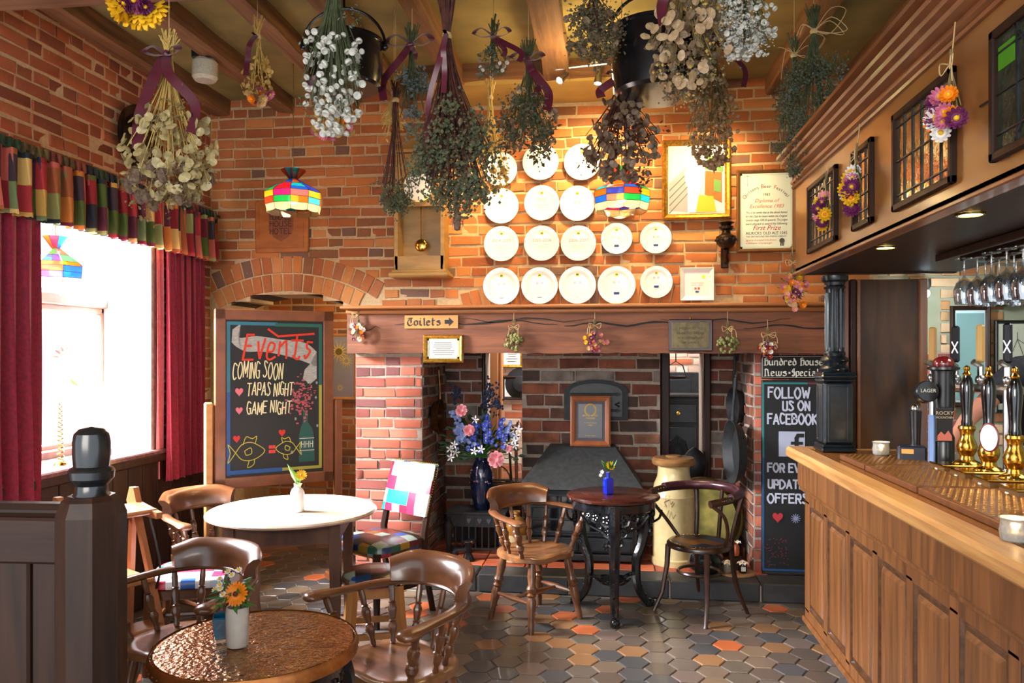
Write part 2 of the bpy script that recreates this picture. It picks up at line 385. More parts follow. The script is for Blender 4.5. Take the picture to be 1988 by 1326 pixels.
def strokes(mb, pts, w, fn, nib=0, off=.0015):
    for (x0, z0), (x1, z1) in zip(pts, pts[1:]):
        L = math.hypot(x1 - x0, z1 - z0) or 1e-6; ux, uz = (x1 - x0) / L, (z1 - z0) / L
        quads = []
        e = w * .35
        a = (x0 - ux * e * (not nib), z0 - uz * e * (not nib)); b = (x1 + ux * e * (not nib), z1 + uz * e * (not nib))
        ww = w * (.22 if nib else .5); quads.append([(a[0] - uz * ww, a[1] + ux * ww), (a[0] + uz * ww, a[1] - ux * ww), (b[0] + uz * ww, b[1] - ux * ww), (b[0] - uz * ww, b[1] + ux * ww)])
        if nib:
            nx, nz = w * .5 * math.cos(nib), w * .5 * math.sin(nib)
            quads.append([(x0 - nx, z0 - nz), (x0 + nx, z0 + nz), (x1 + nx, z1 + nz), (x1 - nx, z1 - nz)])
        for q in quads:
            QN[0] = (QN[0] + 1) % 9; mb.add([V(fn(*p)) - V((0, QN[0] * 4e-5, 0)) for p in q], [(0, 1, 2, 3)])
def lettering(mb, text, x, z, h, w=None, font='caps', nib=0, slant=0, y=0, gap=2.2, fn=None, stretch=1, width=None, jit=0):
    k = h / 9; fd = {'blk': BLK, 'low': LOW}.get(font, CAPS); w = w or h * .12
    gl = []; adv = 0
    for ch in text:
        if ch == ' ': adv += 4; continue
        st = fd.get(ch) or fd.get(ch.upper())
        if ch == '1': st = '0729 2920'
        if ch == '9': st = '~5727096755402001'.replace('0967', '0949') ; st = '~55240829485731 10'.replace(' ', '')
        if ch == '8': st = '~2908264840 20 0215483929'.replace(' ', '')
        if ch == '3': st = '~0829483415 3452300 1'.replace(' ', '')
        if ch == '2': st = '~07294946 00'.replace(' ', '') + ' 0050'
        if ch == '0': st = CAPS['O']
        if ch in '4567': st = {'4': '39035 3 3930', '5': '5909 0905 ~0545523001', '6': '~49060220415334 04', '7': '0959 5910'}[ch].replace('5 3', '53').replace('34 04', '3404')
        if ch == '-': st = '0434'
        if st is None: continue
        g = glyph(st); gl.append((adv, g)); adv += max(p[0] for s in g for p in s) + gap
    tot = (adv - gap) * k * stretch
    if width: stretch *= width / tot
    F0 = fn or (lambda a, b: (a, y, b))
    for adv0, g in gl:
        jy = R.uniform(-jit, jit) * h
        for s in g:
            strokes(mb, [(x + (adv0 + px) * k * stretch + slant * pz * k, z + pz * k + jy) for px, pz in s], w, F0, nib)
    return (adv - gap) * k * stretch
def textmesh(mb, s, x, z, size, y=0, shear=0, align='LEFT', width=None, fn=None):
    cu = bpy.data.curves.new('t', 'FONT'); cu.body = s; cu.size = size; cu.shear = shear; cu.align_x = align; cu.resolution_u = 2
    o = bpy.data.objects.new('t', cu); me = bpy.data.meshes.new_from_object(o)
    k = 1
    if width:
        xs = [v.co.x for v in me.vertices]
        if xs: k = width / max(1e-6, max(xs) - min(xs))
    g = fn or (lambda a, b: (a, y, b))
    if me.vertices: mb.add([g(x + v.co.x * k, z + v.co.y) for v in me.vertices], [tuple(p.vertices)[::1] for p in me.polygons])
    bpy.data.objects.remove(o); bpy.data.curves.remove(cu); bpy.data.meshes.remove(me)
# ------------------------------------------------------------ masonry laid piece by piece
def brick_mesh(w, h, t, seed):
    r = random.Random(seed); j = lambda s: r.uniform(-s, s); c = .004; vs = []
    for (ix, iy, dz) in ((0, 0, -t), (0, 0, -.35 * c * 2), (c, c, 0)):
        for sx, sy in ((-1, -1), (1, -1), (1, 1), (-1, 1)):
            q = 0 if dz == -t else .0032
            vs.append((sx * (w / 2 - ix) + j(q), -(dz + j(q * .8)), sy * (h / 2 - iy) + j(q)))
    vs = [(x, y, z) for x, y, z in vs]
    fs = [(8, 9, 10, 11)]
    for a in (0, 4):
        for k in range(4): fs.append((a + k, a + (k + 1) % 4, a + 4 + (k + 1) % 4, a + 4 + k))
    return vs, fs      # local: x across, front towards -y (y = 0 is the face), z up
BV = {}
def brick_data(kind, m):
    if (kind, m.name) not in BV:
        w, h = {'L': (.213, .062), 'H': (.1, .062), 'V': (.068, .2)}[kind]
        l = []
        for s in range(4):
            mb = MB(); mb.add(*brick_mesh(w, h, .02, s)); l.append(mb.mesh('brick', m))
        BV[(kind, m.name)] = (w, h, l)
    return BV[(kind, m.name)]
def fixn(vs, fs): return vs, [f[::-1] for f in fs]
def brickwork(parent, O, U, N, spans, z0, z1, m, maxn=290, ch=.075, proud=.006, extra=(), bs=1.0):
    """courses along U from O, faces towards N; spans(z) gives the stretches of wall to lay"""
    U = V(U).normalized(); N = V(N).normalized(); O = V(O); Z = V((0, 0, 1)); items = []
    row = 0; z = z0; ch = ch * bs
    while z < z1 - .03:
        zc = z + ch / 2; hd = (row % 4 == 3)
        for a, b in spans(zc):
            x = a - (.1125 * (row % 2)) - R.choice([0, 0, .05])
            while x < b - .02:
                Lr = (.1125 if (hd or R.random() < .16) else .225 * R.choice((1, 1, .93, 1.06))) * bs
                x0, x1 = max(x, a), min(x + Lr, b)
                if x1 - x0 > .035: items.append((x0 + .006, x1 - .006, zc, 'L' if Lr > .16 * bs else 'H'))
                x += Lr
        z += ch; row += 1
    its = []
    for x0, x1, zc, k in items:
        w, h, l = brick_data(k, m); cx = (x0 + x1) / 2
        p = O + U * cx + Z * (zc + R.uniform(-.004, .004)) + N * (proud + R.uniform(-.005, .006))
        tilt = R.uniform(-.018, .018)
        M = Matrix((( *U, 0), (*(-N), 0), (*Z, 0), (0, 0, 0, 1))).transposed()
        M = Matrix.Translation(p) @ M.to_3x3().to_4x4() @ Matrix.Rotation(tilt, 4, 'Y') @ Matrix.Diagonal(((x1 - x0) / w, 1, R.uniform(.90, 1.05) * bs, 1))
        its.append((p, M, k))
    for p, M, k in extra: its.append((p, M, k))
    sc_ = []
    for p, M, k in its:
        px, py, d = proj(p); inn = -20 < px < 2008 and -20 < py < 1346 and d > .3
        sc_.append((0 if inn else 1, d))
    order = sorted(range(len(its)), key=lambda i: sc_[i]); rest = MB()
    for n_, i in enumerate(order):
        p, M, k = its[i]; me = R.choice(brick_data(k, m)[2])
        if n_ < maxn: inst(me, 'brick', parent, M)
        else: rest.add([tuple(v.co) for v in me.vertices], [tuple(q.vertices) for q in me.polygons], M)
    if rest.v: rest.build('small_bricks', m, parent, smooth=0, kind='stuff')
def arch_ring(O, N, cx, cz, r0, a0, a1, n, kind='V', off=0, Lr=.2):
    """voussoirs standing on an arc in the XZ plane"""
    out = []
    for i in range(n):
        a = a0 + (a1 - a0) * (i + .5) / n; c, s = math.cos(a), math.sin(a)
        L = Lr
        r = r0 + L / 2 + .005; p = V((cx + r * c, O, cz + r * s)) + V(N) * .008
        ax = V((s, 0, -c)); Zr = V((c, 0, s))
        M = Matrix(((*ax, 0), (*(-V(N)), 0), (*Zr, 0), (0, 0, 0, 1))).transposed().to_3x3().to_4x4()
        wseg = (a1 - a0) * (r0) / n * .9 if a1 > a0 else .06
        M = Matrix.Translation(p) @ M @ Matrix.Diagonal((min(1.05, abs(wseg) / .068), 1, L / .2, 1))
        out.append((p, M, kind))
    return out
# ------------------------------------------------------------ the room
WX, WY, CZ = -2.95, 5.5, 3.5
# floor
fl = struct('floor')
mb = MB(); mb.box((0, 3.2, -.055), (9, 8.8, .1)); mb.build('grout_bed', mortarG, fl, smooth=0)
def hexmesh(s):
    r = random.Random(s); mb = MB(); ro = .0855; h = .012; v = []
    for rr, z in ((ro - .002, -.01), (ro - .002, h - .003), (ro - .006, h)):
        for k in range(6): a = math.pi / 3 * k; v.append((rr * math.cos(a), rr * math.sin(a), z - .01 + (r.uniform(-.0008, .0008) if z == h else 0)))
    fs = [tuple(range(12, 18))]
    for q in (0, 6):
        for k in range(6): fs.append((q + k, q + (k + 1) % 6, q + 6 + (k + 1) % 6, q + 6 + k))
    mb.add(v, fs); return mb.mesh('floor_tile', tileM, 0)
HX = [hexmesh(s) for s in range(4)]
tiles = []; S = .0875
for i in range(-34, 40):
    for j in range(0, 60):
        x = i * 1.5 * S; y = j * math.sqrt(3) * S + (i % 2) * math.sqrt(3) / 2 * S + 1.3
        if (y > 5.2 and x > -1.93) or y > 7.0 or x < WX or x > 2.2: continue
        px, py, d = proj(V((x, y, 0))); tiles.append((0 if (-20 < px < 2000 and py < 1340) else 1, d, x, y))
tiles.sort(); rest = MB(); n_t = 0
for k, (o, d, x, y) in enumerate(tiles):
    px, py, _ = proj(V((x, y, 0)))
    vis = o == 0 and not (px < 260) and not (px > 1640)
    M = Matrix.Translation((x, y, R.uniform(-.001, .0015))) @ Matrix.Rotation(R.choice(range(6)) * math.pi / 3, 4, 'Z')
    me = R.choice(HX)
    if vis and n_t < 300: inst(me, 'floor_tile', fl, M); n_t += 1
    else: rest.add([tuple(v.co) for v in me.vertices], [tuple(q.vertices) for q in me.polygons], M)
rest.build('far_floor_tiles', tileM, fl, smooth=0, kind='stuff')
# ceiling with joists
ce = struct('ceiling')
mb = MB(); mb.box((.3, 3.0, CZ + .05), (7.5, 5.4, .1)); mb.build('ceiling_plaster', plasterO, ce, smooth=0)
def rough_beam(name, a, b, wd, ht, m, parent, seg=14, jit=.008, bow=0):
    """hewn beam from a to b (centres of its underside)"""
    a = V(a); b = V(b); t = (b - a).normalized(); s_ = t.cross(V((0, 0, 1))).normalized(); r = R; vs = []; fs = []
    prof = [(-.5, 0), (-.42, -.02), (.42, -.02), (.5, 0), (.5, 1), (-.5, 1)]
    for i in range(seg + 1):
        f = i / seg; p = a.lerp(b, f) + s_ * (bow * math.sin(math.pi * f) + r.uniform(-jit, jit))
        for (u, q) in prof: vs.append(p + s_ * (u * wd + r.uniform(-jit, jit) * .5) + V((0, 0, q * ht + (r.uniform(-jit, jit) if q < .5 else 0))))
    k = len(prof)
    for i in range(seg):
        for j in range(k): fs.append((i * k + j, i * k + (j + 1) % k, (i + 1) * k + (j + 1) % k, (i + 1) * k + j))
    fs.append(tuple(range(k))); fs.append(tuple(seg * k + j for j in range(k - 1, -1, -1)))
    mb = MB(); mb.add(vs, fs); return mb.build(name, m, parent, smooth=30)
JZ = 3.39
rough_beam('cross_beam', (-3.2, 3.17, 3.2), (3.2, 3.17, 3.2), .25, .3, beamXM, ce)
jx = [(-2.86, .13), (-2.36, .12), (-1.86, .11), (-1.46, .10), (-1.0, .11), (-.33, .16), (.75, .0), (1.12, .12), (1.62, .12), (2.3, .12)]
for x, wd in jx:
    if wd: rough_beam('ceiling_joist', (x, .4, JZ), (x, 5.5, JZ), wd, .13, joistM, ce, seg=18)
mb = MB()
mb.box((-.27, 5.27, 3.44), (1.9, .46, .12), .02); mb.build('plastered_soffit', plasterY, ce)
rough_beam('wall_plate', (-1.25, 5.02, 3.40), (.72, 5.02, 3.40), .07, .1, beamXM, ce)
# back wall -------------------------------------------------
wb = struct('wall_back')
ACX, AR, ACZ = -2.36, 1.145, .915      # arch centre and radius
def arch_half(z):
    if z < 1.93: return .526
    d = AR * AR - (z - ACZ) ** 2
    return math.sqrt(d) if d > 0 else 0
def RG(z):
    d2 = (AR + .27) ** 2 - (z - ACZ) ** 2
    return min(math.sqrt(d2), max(.53, .78 - (2.2 - z) * .25)) if d2 > 0 else 0
def spans_upper(z):
    if z < 2.06:
        g = RG(z); return [(WX, ACX - g), (ACX + g, 1.75)]
    g = RG(z)
    if g: return [(WX, ACX - g), (ACX + g, 1.75)]
    if z > 3.38: return [(WX, -1.25), (.70, 1.75)]
    return [(WX, 1.75)]
vou = arch_ring(WY, (0, -1, 0), ACX, ACZ, AR + .01, rad(62), rad(117), 15, off=0, Lr=.125) + arch_ring(WY, (0, -1, 0), ACX, ACZ, AR + .145, rad(58), rad(118), 18, off=0, Lr=.125)
vou2 = arch_ring(WY, (0, -1, 0), -.2, -1.05, 3.0, math.pi * .5 - .34, math.pi * .5 + .34, 30)
vou2 = [v for v in vou2 if v[0].z > 1.95]
def spans_w(z):
    out = []
    for a, b in spans_upper(z):
        if b > a: out.append((a, b))
    r0, r1 = 3.0, 3.2
    res = []
    for a, b in out:   # leave room for the flat relieving arch over the beam
        x = a; step = .05; cur = None
        while x < b:
            rr = math.hypot(x - (-.2), z + 1.05); inside = (r0 - .01 < rr < r1 + .03) and abs(x + .2) < 1.07
            if not inside and cur is None: cur = x
            if inside and cur is not None: res.append((cur, x)); cur = None
            x += step
        if cur is not None: res.append((cur, b))
    return [(a, b) for a, b in res if b - a > .03]
brickwork(wb, (0, WY, 0), (1, 0, 0), (0, -1, 0), spans_w, 1.935, 3.5, brickA, 300, extra=vou + vou2)
mb = MB()
z = 0.0
while z < 3.5:      # mortar core, cut to the openings
    zc = z + .025
    if zc < 1.93:
        h = .526
        segs = [(WX - .3, ACX - h)]
    elif zc < ACZ + AR: h = arch_half(zc); segs = [(WX - .3, ACX - h), (ACX + h, 1.8)]
    else: segs = [(WX - .3, 1.8)]
    for a, b in segs:
        if b - a > .005: mb.box(((a + b) / 2, WY + .2, zc), (b - a, .4, .05))
    z += .05
mb.box((3.2, WY + .2, 3.0), (2.8, .4, 1.0))
mb.build('mortar_core', mortar, wb, smooth=0)
# brickwork of the fireplace piers
def pier(name, x0, x1, m, bs=1.0, y=WY, z0=.12, z1=1.62, depth=.8, side=None, n=290, core=mortarD, sideflat=None):
    p = struct(name); mb = MB(); mb.box(((x0 + x1) / 2, y + depth / 2 + .001, (z1) / 2), (x1 - x0 - .004, depth, z1)); mb.build('mortar_core', core, p, smooth=0)
    brickwork(p, (0, y, 0), (1, 0, 0), (0, -1, 0), lambda z: [(x0, x1)], z0, z1, m, n, bs=bs)
    if side: brickwork(p, (side, y, 0), (0, 1, 0), (1 if side == x1 else -1, 0, 0), lambda z: [(0.01, depth)], z0, z1, brickF if sideflat is None else sideflat, max(0, 298 - n))
    return p
pier('wall_fireplace_left', -1.834, -1.334, brickP, side=-1.334, n=200, z0=.02)
pier('wall_fireplace_right', .99, 2.3, brickP, side=.99, n=200)
pier('wall_fireplace_centre', -.68, .40, brickF, 1.3, y=6.12, depth=.3, side=None)
pier('wall_fireplace_niche', -1.36, -.99, brickF, 1.3, y=6.3, depth=.2)
pier('wall_fireplace_corner', .733, 1.0, brickF, 1.3, y=6.3, depth=.2)
mb = MB(); mb.box((-.15, 6.0, 1.72), (2.6, .9, .2)); ch = mb.build('wall_fireplace_lintel', mortarD); ch['kind'] = 'structure'
mb = MB(); mb.box((.44, 6.2, .9), (.07, .12, 1.6), .01); mb.box((.765, 6.24, .9), (.055, .1, 1.6), .01); mb.box((-1.0, 6.26, .9), (.03, .1, 1.6), .01)
o = mb.build('trim_1', dark_oak); o['kind'] = 'structure'
# arch soffit and passage beyond
mb = MB(); n = 24; pts = []
for i in range(n + 1):
    a = rad(117.5 - 55 * i / n); pts.append((ACX + AR * math.cos(a), ACZ + AR * math.sin(a)))
vs = [(x, WY - .0, z) for x, z in pts] + [(x, WY + .42, z) for x, z in pts]
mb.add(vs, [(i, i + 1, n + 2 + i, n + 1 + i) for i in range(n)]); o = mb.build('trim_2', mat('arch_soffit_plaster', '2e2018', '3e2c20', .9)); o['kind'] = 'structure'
pw = struct('wall_passage')
mb = MB(); mb.box((-2.3, 7.15, 1.2), (2.4, .2, 2.6)); mb.box((-1.70, 6.5, 1.2), (.1, 1.2, 2.6)); mb.box((-3.3, 6.5, 1.2), (.1, 1.4, 2.6)); mb.box((-2.4, 6.5, 2.35), (2.2, 1.3, .1)); mb.build('mortar_core', mortar, pw, smooth=0)
brickwork(pw, (0, 7.05, 0), (1, 0, 0), (0, -1, 0), lambda z: [(-3.2, -1.75)], .05, 2.3, brickA, 200)
# far room through the fireplace
fr = struct('wall_far_room')
mb = MB(); mb.box((.1, 7.75, 1.3), (3.6, .2, 2.8)); mb.build('mortar_core', mat('far_whitewash', 'c8b8a8', 'b8a090', .9, sc_=12), fr, smooth=0)
brickwork(fr, (0, 7.65, 0), (1, 0, 0), (0, -1, 0), lambda z: [(-1.3, -.3), (.2, 1.5)], .3, 2.0, pieces('pale_far_brick', ['d8c0b0', 'c8a898', 'c07858', 'd0b0a0', 'b86848', 'e0d0c4']), 220)
# left wall -------------------------------------------------
wl = struct('wall_left'); W0, W1, WZ0, WZ1 = 2.7, 4.74, .96, 2.5
def spans_l(z):
    if z < WZ0: return []
    if z < WZ1: return [(WY - 5.42, 0) if False else (0.02, WY - W1 - .02), (WY - W0, 4.6)]
    return [(0.02, 4.6)]
brickwork(wl, (WX, WY, 0), (0, -1, 0), (1, 0, 0), spans_l, .98, 3.45, brickL, 300, proud=.005)
mb = MB()
for y0, y1, z0, z1 in ((W1, 5.5, 0, 3.5), (.9, W0, 0, 3.5), (W0, W1, 0, WZ0), (W0, W1, WZ1, 3.5)):
    mb.box((WX - .2, (y0 + y1) / 2, (z0 + z1) / 2), (.4, y1 - y0, z1 - z0))
mb.build('mortar_core', mortar, wl, smooth=0)
# dado boards below the sill
dd = struct('baseboard_left')
mb = MB(); mb.box((WX + .02, 3.5, .5), (.04, 3.9, .96)); mb.build('dado_backing', dark_oak, dd)
y = 1.7
while y < 5.4:
    mb = MB(); mb.box((WX + .05, y + .075, .48), (.02, .142, .9), .004); mb.build('dado_board', dark_oak, dd); y += .15
mb = MB(); mb.box((WX + .06, 3.5, .94), (.05, 3.9, .05), .008); mb.build('dado_rail', dark_oak, dd)
# window
wn = struct('window_1'); GX = -3.29
mb = MB()
mb.add([(WX, W1 - .02, WZ0), (GX, W1 - .005, WZ0), (GX, W1 - .005, WZ1), (WX, W1 - .02, WZ1)], [(0, 1, 2, 3)])
mb.add([(WX, W0 + .01, WZ0), (GX, W0 + .01, WZ0), (GX, W0 + .01, WZ1), (WX, W0 + .01, WZ1)], [(0, 1, 2, 3)])
mb.box((-3.12, 3.72, WZ1 - .01), (.36, 2.2, .02)); mb.build('window_reveal', white_reveal, wn, smooth=0)
fm = mat('painted_window_frame', '8e6c5c', '7a5a4c', .5)
mb = MB()
for y, wd in ((2.62, .1), (3.28, .08), (3.95, .08), (4.80, .1)): mb.box((GX, y, 1.73), (.07, wd, 1.6), .008)
for z, ht in ((1.0, .08), (1.94, .07), (2.47, .08)): mb.box((GX, 3.72, z), (.07, 2.2, ht), .008)
mb.build('window_frame', fm, wn)
mb = MB()
for y0, y1 in ((3.32, 3.91), (3.99, 4.75)):
    for y in (y0 + .02, y1 - .02): mb.box((GX - .02, y, 1.47), (.05, .04, .88), .006)
    for z in (1.05, 1.89): mb.box((GX - .02, (y0 + y1) / 2, z), (.05, y1 - y0, .04), .006)
mb.build('casement', mat('casement_wood', '96745f', '846250', .5), wn)
for y0, y1 in ((2.67, 3.24), (3.32, 3.91), (3.99, 4.75)):
    for z0, z1 in ((1.04, 1.905), (1.975, 2.43)):
        mb = MB(); mb.box((GX, (y0 + y1) / 2, (z0 + z1) / 2), (.004, y1 - y0, z1 - z0)); mb.build('window_pane', winG, wn, smooth=0)
mb = MB(); mb.box((-3.08, 3.72, .975), (.42, 2.3, .035), .008); mb.build('window_sill', mat('sill_paint', '6a4a48', '54383a', .25, coat=.4), wn)
mb = MB(); mb.box((-2.93, 4.70, 1.7), (.05, .05, 1.5), .01); mb.box((-2.96, 4.77, 1.7), (.04, .05, 1.5), .01); mb.build('window_jamb', mat('jamb_wood', '7a5a52', '5e443e', .4), wn)
# hearth step -------------------------------------------------
h = struct('trim_3'); h.name = 'trim_3'
x = -1.30
mb = MB(); mb.box((.2, 5.46, .05), (3.5, .5, .098)); mb.box((-.17, 5.95, .05), (2.32, .7, .1)); mb.build('hearth_bed', mortarD, h, smooth=0)
for wd in (.42, .62, .66, .58, .5, .52):
    mb = MB(); mb.box((x + wd / 2, 5.3, .062), (wd - .012, .22, .122), .008); mb.build('hearth_slab', mat('grey_slate_slab', '2c2d30', '3a3a3c', .5, sc_=12, bump=.2), h); x += wd
for i in range(16):
    for j in range(5):
        if 5.5 + j * .15 > 6.1 and i > 3 and i < 12: continue
        mb = MB() if (i + j) == 0 else mb
        if i + j == 0: mb.box((0, 0, 0), (.143, .143, .02), .003); HT = mb.mesh('hearth_tile', hearthT)
        if -1.31 + i * .15 < .97: inst(HT, 'hearth_tile', h, loc=(-1.255 + i * .15, 5.49 + j * .15, .112))
# mantel beam -------------------------------------------------
mt = thing('mantel_beam', 'massive cracked oak beam with a moulded shelf across the brick fireplace', 'beam')
vs = []; fs = []; nx = 60; prof = [(0, 1.615), (0, 1.69), (-.004, 1.77), (.004, 1.85), (.0, 1.92), (.12, 1.92), (.12, 1.615)]
for i in range(nx + 1):
    x = -1.85 + i * 3.7 / nx
    for q, (dy, z) in enumerate(prof):
        vs.append((x, 5.36 + dy + (R.uniform(-.004, .004) if q < 5 else 0), z + (R.uniform(-.004, .004))))
k = len(prof)
for i in range(nx):
    for j in range(k): fs.append((i * k + j, (i + 1) * k + j, (i + 1) * k + (j + 1) % k, i * k + (j + 1) % k))
fs += [tuple(range(k)), tuple(nx * k + j for j in range(k - 1, -1, -1))]
mb = MB(); mb.add(vs, fs); mb.build('beam_timber', mantelM, mt)
mb = MB(); mb.box((0, 5.33, 1.935), (3.72, .2, .022), .006); mb.box((0, 5.345, 1.908), (3.7, .04, .03), .008); mb.build('shelf_moulding', wood('shelf_moulding_wood', '9a5c2c', 'b0703a', 'x', .45), mt)
mb = MB()
for (x0, x1, zz, ww) in ((-1.5, -.35, 1.83, .012), (-1.05, -.1, 1.845, .008), (-.3, .55, 1.815, .016), (.35, 1.2, 1.83, .01), (-1.84, -1.6, 1.79, .008), (.9, 1.8, 1.79, .012)):
    pts = [V((x0 + (x1 - x0) * t / 14, 5.3535, zz + .014 * math.sin(t * .9 + x0 * 5) + R.uniform(-.004, .004))) for t in range(15)]
    mb.ribbon(pts, [ww * (.25 + .75 * math.sin(math.pi * t / 14) * R.uniform(.5, 1.2)) for t in range(15)])
mb.build('timber_crack', flat('120a06'), mt, smooth=0)
# ------------------------------------------------------------ pictures, signs, plates on the back wall
def framed(name, label, cat, c, w, h, fm, fw=.03, depth=.03, art=None, paper='e8e4d8', rz=0, glass=False, rx=0, liner=None):
    """c is the centre of the back of the frame; the front faces -y before rotation"""
    t = thing(name, label, cat, c, rz); t.rotation_euler = (rx, 0, rz)
    mb = MB(); W, H = w / 2, h / 2
    for a, (iw, yy) in enumerate(((0, -depth * .6), (fw * .35, -depth), (fw * .8, -depth * .75), (fw, -depth * .45))):
        pass
    prof = [(0, 0), (0, -depth * .7), (fw * .3, -depth), (fw * .7, -depth * .8), (fw, -depth * .45), (fw, 0)]
    vs = []
    for i, y in prof: vs += [(-W + i, y, -H + i), (W - i, y, -H + i), (W - i, y, H - i), (-W + i, y, H - i)]
    fs = [(a * 4 + k, a * 4 + (k + 1) % 4, a * 4 + 4 + (k + 1) % 4, a * 4 + 4 + k) for a in range(len(prof) - 1) for k in range(4)]
    mb.add(vs, fs); mb.build('frame', fm, t, smooth=20)
    mb = MB(); mb.box((0, -depth * .25, 0), (w - 2 * fw + .004, depth * .3, h - 2 * fw + .004)); mb.build('paper', flat(paper) if isinstance(paper, str) else paper, t, smooth=0)
    if liner:
        mb = MB(); a, b = w / 2 - fw, h / 2 - fw; y = -depth * .42
        for (x0, x1, z0, z1) in ((-a, a, b - .012, b), (-a, a, -b, -b + .012), (-a, -a + .012, -b, b), (a - .012, a, -b, b)): mb.box(((x0 + x1) / 2, y, (z0 + z1) / 2), (x1 - x0, .004, z1 - z0))
        mb.build('liner', liner, t, smooth=0)
    if art: art(t, w - 2 * fw, h - 2 * fw, -depth * .42 - .001)
    return t
def art_part(t, name, m, fn, smooth=0):
    mb = MB(); fn(mb); return mb.build(name, m, t, smooth=smooth)
def cpx(px, py, d=None, Y=None, X=None): return atD(px, py, d) if d else (atY(px, py, Y) if Y else atX(px, py, X))
YB = WY - .012
def size(pw, ph, p): d = proj(p)[2]; return pw * d / F, ph * d / F
# plates
def plate(px, py, r, label, logo=True, txt=None, badge=None, arc=None, dots=None):
    p = cpx(px, py, Y=YB - .0); t = thing('wall_plate', label, 'plate', p, 0, None); Rr = size(r, r, p)[0]
    M = Matrix.Rotation(rad(90), 4, 'X'); mb = MB()
    prof = [(Rr * .5, 0), (Rr * .55, .006), (Rr * .66, .008), (Rr * .99, .022), (Rr, .026), (Rr * .97, .027), (Rr * .68, .013), (Rr * .6, .010), (.0005, .010)]
    mb.lathe(prof, 40, M=M); mb.build('dish', china, t, smooth=50)
    y = -.0115
    if logo: art_part(t, 'yellow_emblem', flat('e8dc20'), lambda m: m.box((0, y, Rr * .58), (Rr * .17, .001, Rr * .17)))
    if logo: art_part(t, 'emblem_letters', inkB, lambda m: lettering(m, 'AA', -Rr * .06, Rr * .54, Rr * .08, Rr * .02, y=y - .0012, width=Rr * .12, gap=.6))
    if txt: art_part(t, 'lettering', flat('8a8488'), lambda m: (textmesh(m, txt, 0, Rr * .1, Rr * .26, y - .0005, align='CENTER'), textmesh(m, 'For Culinary Excellence', 0, -Rr * .12, Rr * .085, y - .0005, align='CENTER'), textmesh(m, 'Hundred House', 0, -Rr * .26, Rr * .085, y - .0005, align='CENTER')))
    if arc:
        def f(m):
            s = arc; r2 = Rr * .76
            for i, ch in enumerate(s):
                if ch == ' ': continue
                a = math.pi * (.94 - .88 * i / (len(s) - 1)); cx, cz = r2 * math.cos(a), r2 * math.sin(a); b = a - math.pi / 2
                textmesh(m, ch, 0, 0, Rr * .2, fn=lambda u, v: (cx + u * math.cos(b) - v * math.sin(b), -.0175, cz + u * math.sin(b) + v * math.cos(b)), align='CENTER')
        art_part(t, 'rim_lettering', flat('b4aca8'), f)
    if dots is not None:
        c = 'c08070'
        art_part(t, 'rosette_print', flat(c), lambda m: [[m.box((sx * Rr * .13 + Rr * .05 * math.cos(a), y, dots * Rr + Rr * .05 * math.sin(a)), (Rr * .035, .001, Rr * .035)) for a in [k * math.pi / 3 for k in range(6)]] for sx in (-1, 1)])
    if badge is not None:
        art_part(t, 'blue_badge', flat('24408c'), lambda m: m.box((0, y, badge * Rr), (Rr * .3, .001, Rr * .13)))
    return t
plate(972, 330, 33, 'white plate in the top row, nearest the wall clock, half behind a dried bunch', txt='1999', dots=-.7)
plate(1050, 316, 35, 'white plate in the top row, second from the left, below the ribboned bunch')
plate(1130, 316, 35, 'white plate in the top row, partly behind the brown honesty bunch')
plate(974, 401, 34, 'white award plate lettered 2000, below the top left plate', txt='2000', arc='ROSETTE AWARD', dots=-.78)
plate(1052, 395, 34, 'white award plate lettered 2001, middle of the second row', txt='2001', arc='ROSETTE AWARD')
plate(1121, 396, 34, 'plain white plate just left of the stained glass lamp', dots=.1)
plate(1203, 398, 28, 'white plate hidden behind the right stained glass lamp')
plate(974, 474, 34, 'white award plate lettered 2004-2005', txt='2004-2005', arc='ROSETTE AWARD', dots=-.74)
plate(1052, 473, 34, 'white award plate lettered 2005-2006', txt='2005-2006', arc='ROSETTE AWARD', dots=-.74)
plate(1123, 473, 34, 'white award plate lettered 2006-2007', txt='2006-2007', arc='ROSETTE AWARD', dots=-.74)
plate(1197, 464, 30, 'small white plate in the third row below the stained glass lamp', badge=-.45, dots=.05)
plate(1273, 463, 30, 'small white plate at the right end of the third row', badge=-.45, dots=.1)
plate(974, 556, 35.5, 'white plate at the left end of the bottom row, beside the clock foot', badge=-.68, dots=.12)
plate(1048, 555, 35.5, 'white plate second from the left in the bottom row', badge=-.68, dots=.15)
plate(1121, 554, 36, 'white plate third from the left in the bottom row', badge=-.7, dots=.15)
plate(1197, 554, 36.5, 'white plate with a short blue badge, fourth in the bottom row', badge=-.42, dots=.15)
plate(1274, 548, 31, 'small round white plate next to the square one', badge=-.28, dots=.28)
p = cpx(1353, 552, Y=YB); t = thing('square_plate', 'square white plate with a raised rim at the end of the bottom row', 'plate', p)
s_ = size(32, 32, p)[0]; mb = MB()
vs = []
for q, y in ((.6, 0), (1, -.022), (.97, -.026), (.72, -.010)): vs += [(-s_ * q, y, -s_ * q), (s_ * q, y, -s_ * q), (s_ * q, y, s_ * q), (-s_ * q, y, s_ * q)]
mb.add(vs, [(3, 2, 1, 0)] + [(a * 4 + k, a * 4 + (k + 1) % 4, a * 4 + 4 + (k + 1) % 4, a * 4 + 4 + k) for a in range(3) for k in range(4)] + [(12, 13, 14, 15)]); mb.build('dish', china, t, smooth=0)
art_part(t, 'yellow_emblem', flat('e8dc20'), lambda m: m.box((s_ * .38, -.0115, s_ * .45), (s_ * .17, .001, s_ * .17)))
